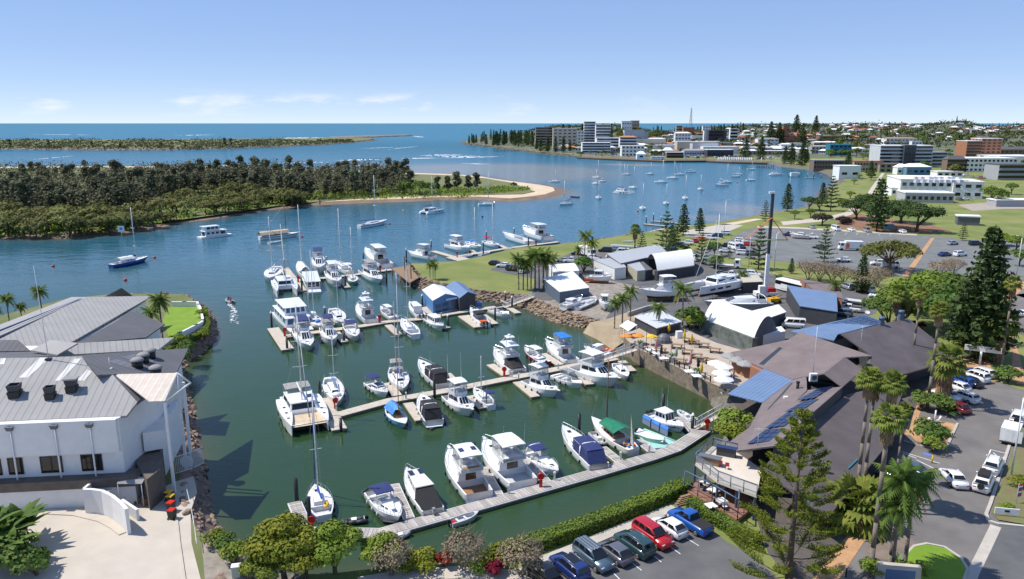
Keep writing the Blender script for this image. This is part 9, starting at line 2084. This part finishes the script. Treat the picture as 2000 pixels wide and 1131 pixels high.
def Ee(k):
 if k not in HM:
  w,d,h,rz_=((12,9,4.5,2.2),(15,10,6.5,2.4),(10,10,4,2.6),(18,9,5,2.))[k];mb=MB();mb.box(-w/2,w/2,-d/2,d/2,-5,h);m2=MB();o=.7
  m2.add([(-w/2-o,-d/2-o,h),(w/2+o,-d/2-o,h),(w/2+o,d/2+o,h),(-w/2-o,d/2+o,h),(-w/2+d*.4,0,h+rz_),(w/2-d*.4,0,h+rz_)],[(0,1,5,4),(2,3,4,5),(1,2,5),(3,0,4),(3,2,1,0)])
  m3=MB()
  for i in range(4):m3.box(-w/2+w*(i+.3)/4.2,-w/2+w*(i+.85)/4.2,-d/2-.06,-d/2+.1,h*.35,h*.8)
  HM[k]=(mb.mesh("wall",Ad),m2.mesh("roof",Ac),m3.mesh("window",Av))
 return HM[k]
def Cz(px,py,label,group):
 p=Gt(px,py);k=rh.randrange(4);r=Ae("house",label,"house",p,rh.uniform(-.6,.6),group);a,b,c=Ee(k)
 for nm,me,ch in(("wall",a,HW),("roof",b,HR)):
  o=link(nm,me,r);o.material_slots[0].link='OBJECT';o.material_slots[0].material=rh.choice(ch)
 link("windows",c,r)
for i in range(62):Cz(rh.uniform(1590,1800),rh.uniform(240,260),"one of the houses crowding the right hillside below the skyline","houses on the right hillside")
for i in range(34):Cz(rh.uniform(1860,2010),rh.uniform(247,264),"one of the white roofed houses above the brick tower","houses above the brick tower")
for i in range(34):Cz(rh.uniform(1430,1600),rh.uniform(246,272),"one of the houses on the wooded slope behind the church","houses behind the church")
for i in range(16):Cz(rh.uniform(1260,1430),rh.uniform(256,270),"one of the houses on the low slope under the radio mast","houses under the radio mast")
for i in range(18):Cz(rh.uniform(1640,1880),rh.uniform(264,280),"one of the houses among the trees above the curved apartments","houses above the curved apartments")
for i in range(70):Cz(rh.uniform(1250,1640),rh.uniform(272,303),"one of the low white roofs packed into the shopping streets","low roofs of the shopping streets")
for i in range(24):Cz(rh.uniform(1090,1240),rh.uniform(284,300),"one of the low roofs between the waterfront towers","low roofs between the towers")
rt=random.Random(12)
def Cj(key,px,py,label,group,s,name="town_tree",cat="tree"):A5(key,px,py,label,name,cat,s,P=Gt(px,py),group=group)
for i in range(46):x=rt.uniform(916,1042);y=rt.uniform(276,284.5)+(x-916)*.028;Cj(rt.choice(("pine_far","pine_far","pine_thin")),x,y,"one of the dark Norfolk pines crowding the headland","pines on the headland",rt.uniform(.8,1.15)*(1 if x>935 else .8),"norfolk_pine","pine tree")
for x,y,s in((1056,297,1.),(1070,298,1.1),(1085,299,1.05),(1100,298,1.1),(1113,297,.8),(1048,293,.9)):Cj("pine_far",x,y,"one of the pines on the grassy headland shore","pines on the headland shore",s*.9,"norfolk_pine","pine tree")
for i in range(24):x=rt.uniform(1095,1200);Cj(rt.choice(("pine_thin","pine_far")),x,rt.uniform(266,284),"one of the tall pines rising behind the white towers","pines behind the white towers",rt.uniform(.9,1.35),"norfolk_pine","pine tree")
for i in range(30):x=rt.uniform(1270,1480);Cj(rt.choice(("pine_thin","pine_far")),x,rt.uniform(254,264),"one of the thin pines along the skyline round the radio mast","skyline pines",rt.uniform(.6,1.),"norfolk_pine","pine tree")
for x,y,tp,l in((1504,284,238,"tall spreading topped pine left of the church"),(1520,284,240,"second tall pine left of the church"),(1553,280,225,"tallest pine above the church"),(1536,282,245,"dark pine behind the brick tower"),(1566,286,241,"dark columnar pine right of the church"),(1592,262,226,"broad dark pine on the skyline"),(1486,310,268,"pine in front of the shopping arcade"),(1456,311,270,"pine at the waterfront car park, left"),(1545,322,280,"large dark pine at the harbour end, left"),(1566,324,278,"largest dark pine at the harbour end"),(1533,318,286,"pine left of the harbour end pair"),(1575,318,290,"pine right of the harbour end pair"),(1655,338,296,"pine beside the teal building")):
 p=Gt(x,y);A5("pine_big",x,y,l,"norfolk_pine","pine tree",(Bl(p[1],tp)-p[2])/22,P=p)
for i in range(20):Cj("pine_thin",rt.uniform(1855,2000),rt.uniform(238,246),"one of the small pines on the far right skyline","far right skyline pines",rt.uniform(.4,.8),"norfolk_pine","pine tree")
for n,x0,x1,y0,y1,s0,s1,l,g in((30,1200,1290,262,274,1.,1.5,"one of the trees massed on the dark bluff","trees on the dark bluff"),(60,1590,1900,258,282,.9,1.6,"one of the trees among the hillside houses","trees among the hillside houses"),(36,1400,1600,260,284,.7,1.2,"one of the trees on the slope behind the shops","trees behind the shops"),(26,1600,1720,288,312,.7,1.2,"one of the trees round the teal building","trees round the teal building"),(46,1690,2010,284,348,.6,1.1,"one of the trees between the apartment blocks","trees between the apartment blocks"),(26,1860,2010,262,296,.9,1.6,"one of the trees behind the brick tower","trees behind the brick tower"),(22,1040,1140,283,298,.5,.9,"one of the trees on the headland below the towers","trees below the towers"),(34,1120,1300,290,306,.45,.8,"one of the waterfront trees below the white apartments","waterfront trees"),(70,1250,1640,272,306,.5,.95,"one of the small trees among the town roofs","trees among the town roofs")):
 for i in range(n):Cj("town%d"%rt.randrange(3),rt.uniform(x0,x1),rt.uniform(y0,y1),l,g,rt.uniform(s0,s1))
lc=LC(201);k=5200;P_=[]
for i in range(k):
 x=lc.r.uniform(1000,2080);t=lc.r.random();yy=1150+1500*t**.8;c=(x-1000)/FPX*(yy*CP+35*SP)
 if not Dg((c,yy),At):continue
 dn=.35+.65*(sin(c*.011)*sin(yy*.008+c*.004)>-.1)
 if lc.r.random()>dn:continue
 P_.append((c,yy,hgt(c,yy)))
P_=np.array(P_);hh=lc.r.uniform(4,10,len(P_))
for j in range(6):d=lc.r.normal(size=P_.shape)*np.stack([hh*.55,hh*.7,hh*.25],1);c=P_+d;c[:,2]=P_[:,2]+hh*.45+np.abs(d[:,2])*1.3;lc.quads(c,lc.r.normal(size=P_.shape)+np.array([0,-.3,.9]),np.full(len(P_),2.1))
tag(link("hill_woods",lc.mesh("hill_woods",Am("m135",(.035,.05,.02),(.085,.1,.04),0,.1,.05))),"woods covering the hills behind the town","woods",None,"stuff")
# rocks
def E5(seed):
 r=random.Random(seed);bm=bmesh.new();bmesh.ops.create_icosphere(bm,subdivisions=1,radius=1.)
 for v in bm.verts:v.co*=r.uniform(.72,1.15);v.co.z*=.72;v.co.x*=1.2
 me=bpy.data.meshes.new("rock");bm.to_mesh(me);bm.free();return me
F8=[]
for i in range(5):m_=E5(i);m_.materials.append(Ed);F8.append(m_)
def Bb(name,label,Co,top,i0,i1,n,smin,smax,zt,m=None,stuff=0,closed=False,seed=0):
 r=random.Random(seed);root=Ah(name,label,"seawall",(Co[i0][0],Co[i0][1],0));base=Vector(Cq[root.name]);E4=[]
 for i in range(i0,i1):
  a,b=Vector(Co[i][:2]),Vector(Co[i+1][:2]);E4.append(((b-a).length,i))
 tot=sum(s[0]for s in E4)
 def pick():
  u=r.uniform(0,tot)
  for l,i in E4:
   if u<=l:t=u/l;break
   u-=l
  lo=Vector((*Co[i][:2],0)).lerp(Vector((*Co[i+1][:2],0)),t);hi=Vector((*top[i][:2],zt)).lerp(Vector((*top[i+1][:2],zt)),t);k=r.uniform(-.18,1.02);return lo+(hi-lo)*k
 for j in range(n):
  p=pick();s=r.uniform(smin,smax);o=link("rock",F8[j%5],root,tuple(p+Vector((0,0,s*.1))-base));o.rotation_euler=(r.uniform(-.5,.5),r.uniform(-.5,.5),r.uniform(0,6.3));o.scale=(s,s*r.uniform(.7,1),s*r.uniform(.7,1))
 if stuff:
  mb=MB()
  for j in range(stuff):
   p=pick();s=r.uniform(smin,smax)*.8;me=F8[j%5];c,q=cos(j*1.7),sin(j*1.7)
   mb.add([(p.x+s*(v.co.x*c-v.co.y*q),p.y+s*(v.co.x*q+v.co.y*c),p.z+s*v.co.z*.9)for v in me.vertices],[tuple(f.vertices)for f in me.polygons])
  o=mb.build("rocks",m or Ed,root);o["kind"]="stuff"
 return root
res_top3=Er
Bb("rock_seawall","brown rock seawall along the resort point and driveway",Fq,Er,1,22,300,.3,.62,RZ,stuff=520,seed=1)
i_y0,i_y1=C6.index((1206,692)),C6.index((1008,596))
Bb("rock_seawall","orange brown rock seawall below the gravel boatyard",Bt,At,i_y0+2,i_y1,170,.4,.75,GZ,stuff=200,seed=2)
Bb("rock_seawall","dark boulder seawall below the lawn",Bt,At,i_y1,C6.index((783,536)),170,.45,.8,GZ,stuff=200,seed=3)
Bb("rock_seawall","pale rock edging along the channel lawn",Bt,At,C6.index((1074,487)),C6.index((1345,448)),60,.5,.9,GZ,stuff=200,seed=4)
Bb("rock_seawall","rock edging of the upper park shore",Bt,At,C6.index((1487,424)),C6.index((1615,341)),0,.5,1.,GZ,Bu,stuff=350,seed=5)
Bb("rock_seawall","scattered stones under the hedge bank",Bt,At,4,14,50,.15,.35,GZ,stuff=60,seed=6)
i_t=C6.index((1130,307));Bb("rock_seawall","grey rock wall below the pine headland",Bt,At,i_t,C6.index((902,278)),0,1.2,2.4,GZ,Bu,stuff=700,seed=7)
Bb("rock_seawall","dark rock edge of the far spit",Dd,Fm,0,8,0,1.2,2.4,3.,Bu,stuff=600,seed=8)
Gz=gl(BRK);brk_t=F0([p[:2]for p in Gz],6.);Bb("rock_seawall","rocks of the long breakwater",Gz,brk_t,0,5,0,1.5,2.8,3.2,Bu,stuff=450,seed=9)
# street furniture, people
def Fy(px,py,top,label,z=GZ,arm=1.8,az=180):
 p=G(px,py,z);h=Bl(p[1],top)-z;r=Ae("street_lamp",label,"street lamp",p,radians(az),"street lamps");MB().tube((0,0,0),(0,0,h-.6),.11,.07,8).build("pole",alu,r);MB().path([(0,0,h-.6),(.3,0,h-.15),(.9,0,h),(arm,0,h)],.05,6).build("arm",alu,r);MB().box(arm-.2,arm+.5,-.14,.14,h-.05,h+.1).build("lamp_head",alu,r)
Fy(1975,930,768,"tall grey street lamp at the right verge",az=20);Fy(1985,540,460,"street lamp on the brick path",az=200)
Fy(1462,524,455,"thin lamp pole left of the crane");Fy(1512,526,450,"thin lamp pole right of the crane");Fy(1414,460,390,"tall lamp pole beside the ramp",az=0)
for x,y,l in((880,566,"small yellow bollard light on the lawn, left"),(940,568,"small yellow bollard light on the lawn, middle"),(995,571,"small yellow bollard light on the lawn, right")):
 r=Ae("bollard_light",l,"bollard",G(x,y,GZ),0,"lawn bollard lights");MB().tube((0,0,0),(0,0,.9),.05,.05,6).build("post",Aa,r);MB().ball((0,0,1.),.16,8,5).build("globe",A8,r)
p=G(1820,905,GZ);r=Ae("yellow_bollard","yellow bollard at the disabled bay","bollard",p);MB().tube((0,0,0),(0,0,1.1),.09,.09,8).build("post",A8,r);MB().tube((0,0,1.1),(0,0,1.16),.1,.06,8).build("cap",A8,r)
p=G(1652,1127,GZ);r=Ae("black_bollard","black bollard on the paved strip","bollard",p);MB().tube((0,0,0),(0,0,1.),.08,.08,8).build("post",As,r);MB().tube((0,0,1.),(0,0,1.06),.09,.05,8).build("cap",Aa,r)
r=Ae("flag_sign","red white and blue feather flag on the verge","flag",G(1984,985,GZ),.3);MB().tube((0,0,0),(0,0,2.6),.03,.02,5).build("pole",alu,r)
fl=MB();
for i in range(8):fl.box(.03,.62,-.012,.012,.7+i*.22,.7+(i+1)*.22-.004,i%3)
fl.build("flag",[Aa,red,A0],r)
r=Ae("trailer_sign","white trailer mounted sign on the verge corner","sign",G(1965,1010,GZ),-.2);MB().box(-1.2,1.2,-.06,.06,.35,1.05).build("board",Aa,r);MB().box(-.25,.25,-.075,-.062,.6,.85).build("emblem",As,r)
for sx in(-1,1):MB().tube((sx,0,0),(sx,0,.4),.05,.05,6).build("leg",alu,r)
r=Ae("entrance_sign","pale stone entrance sign at the bottom edge","sign",G(1752,1138,GZ),-.15);MB().box(-1.9,1.9,-.25,.25,0,1.9).build("block",Ax,r);MB().box(-1.2,1.4,-.27,-.255,.4,1.5).build("panel",Bd,r)
r=Ae("banner_sign","white cased sign board by the entrance palms","sign",G(1913,712,GZ),-.5);MB().tube((0,0,0),(0,0,2.4),.2,.2,8).build("post",Aa,r);MB().box(-2.6,3.,-.1,.1,2.4,3.4).build("board",Aa,r)
r=Ae("channel_marker","small white notice sign off the mangroves","sign",G(238,462,0),0);MB().tube((0,0,-.5),(0,0,2.2),.08,.08,6).build("post",Aa,r);MB().box(-1.3,1.3,-.05,.05,1.8,4.2).build("board",Aa,r);MB().box(-.5,.5,-.07,-.055,2.7,3.5).build("mark",Ez,r)
r=Ae("utility_box","pale green service box by the gravel path","box",G(462,1126,RZ),.2);MB().box(-.35,.35,-.3,.3,0,1.1).build("case",Ab("m136",(.42,.48,.38),.6),r);MB().box(-.4,.4,-.35,.35,1.1,1.18).build("lid",Aa,r)
for x,y,l,m_ in((1727,445,"pair of bins at the car park corner",A8),(1812,467,"grey bin at the divider strip",Bf),(1416,636,"green wheelie bin",A6)):
 pass
r=Ae("anchor_sculpture","old white anchor display in the palm garden","sculpture",G(1825,826,GZ+.06),.3);MB().path([(-1.1,0,.9),(-.8,0,.35),(0,0,.15),(.8,0,.35),(1.1,0,.9)],.16,7).build("arms",Aa,r);MB().tube((0,0,.15),(0,0,1.9),.12,.1,7).build("shank",Aa,r)
for i,(x,y)in enumerate(((1712,447),(1735,448))):
 r=Ae("playground_panel",("orange playground panel by the fig trees","second playground panel by the fig trees")[i],"play equipment",G(x,y,GZ),0);MB().box(-2,2,-.1,.1,.3,2.2).build("panel",(Bx,Dw)[i],r);MB().box(-2.1,-1.9,-.12,.12,0,2.4).build("post",Bg,r)
r=Ae("play_slide","yellow slide on a dark play tower","slide",G(1655,436,GZ),0);MB().box(-3,1.5,-1,1,.2,1.8).build("tower",Au,r);MB().frus((0,3.2,.5,.5),.4,(-.4,1.2,.5,.5),2.).build("slide",A8,r)
def Du(name,pose="stand"):
 J={"pel":(0,0,.95),"ches":(0,0,1.32),"neck":(0,0,1.5),"head":(0,.02,1.62),"crown":(0,.01,1.74),"ls":(.19,0,1.42),"le":(.27,.02,1.14),"lh":(.27,.12,.92),"rs":(-.19,0,1.42),"re":(-.27,.02,1.14),"rh":(-.27,.12,.92),"lhip":(.1,0,.9),"lk":(.11,.03,.5),"lf":(.12,-.02,.06),"lt":(.13,.14,.04),"rhip":(-.1,0,.9),"rk":(-.11,.03,.5),"rf":(-.12,-.02,.06),"rt":(-.13,.14,.04)}
 if pose=="sit":
  for k in list(J):
   x,y,z=J[k];J[k]=(x,y,z-.45)
  for s,sg in(("l",1),("r",-1)):J[s+"k"]=(sg*.13,.42,.5);J[s+"f"]=(sg*.13,.45,.08);J[s+"t"]=(sg*.13,.6,.05);J[s+"hip"]=(sg*.1,.03,.5)
 E=[("pel","ches"),("ches","neck"),("neck","head"),("head","crown"),("ches","ls"),("ls","le"),("le","lh"),("ches","rs"),("rs","re"),("re","rh"),("pel","lhip"),("lhip","lk"),("lk","lf"),("lf","lt"),("pel","rhip"),("rhip","rk"),("rk","rf"),("rf","rt")]
 R={"pel":.15,"ches":.16,"neck":.06,"head":.1,"crown":.07,"ls":.075,"le":.05,"lh":.04,"rs":.075,"re":.05,"rh":.04,"lhip":.1,"lk":.065,"lf":.05,"lt":.04,"rhip":.1,"rk":.065,"rf":.05,"rt":.04}
 ks=list(J);me=bpy.data.meshes.new(name);me.from_pydata([J[k]for k in ks],[(ks.index(a),ks.index(b))for a,b in E],[]);o=bpy.data.objects.new(name,me);COL.objects.link(o)
 o.modifiers.new("skin",'SKIN');o.modifiers.new("sub",'SUBSURF').levels=1
 for i,k in enumerate(ks):me.skin_vertices[0].data[i].radius=(R[k],R[k]);me.skin_vertices[0].data[i].use_root=(k=="pel")
 dg=bpy.context.evaluated_depsgraph_get();out=bpy.data.meshes.new_from_object(o.evaluated_get(dg));bpy.data.objects.remove(o)
 out.materials.clear();hz=1.5 if pose=="stand" else 1.05;wz=.92 if pose=="stand" else .5
 for m_ in(Ab("m137",(.45,.26,.17),.6),Aa,Au):out.materials.append(m_)
 for f in out.polygons:f.material_index=0 if f.center.z>hz or abs(f.center.x)>.235 else(1 if f.center.z>wz else 2);f.use_smooth=True
 return out
PM={k:Du("person_"+k,k)for k in("stand","sit")}
def Bv(px,py,z,label,shirt,pose="stand",az=0):
 o=link("person",PM[pose],None,G(px,py,z),radians(az));o.material_slots[1].link='OBJECT';o.material_slots[1].material=shirt;tag(o,label,"person")
 hz=1.74 if pose=="stand" else 1.29;MB().ball((0,-.01,hz-.06),.115,8,5,0,.8).build("hair",As,o)
Bv(447,588,.25,"person in dark clothing seated in the inflatable",Au,"sit",200);Bv(451,590,.25,"person in red seated in the inflatable's stern",red,"sit",200)
Bv(950,786,1.,"person in a blue top in the small yacht's cockpit",Bc,"stand",100)
Bv(1432,750,PZ,"person in blue walking among the white umbrellas",Bc,"stand",40);Bv(1425,733,PZ,"person in red near the grey umbrellas",red,"stand",90);Bv(1639,585,GZ,"person in blue walking past the bus",Bc,"stand",20);Bv(1320,594,GZ,"person standing on the boatyard asphalt",Ag,"stand",10);Bv(1433,736,PZ,"person in maroon seated under a grey umbrella",Dx,"sit",60)
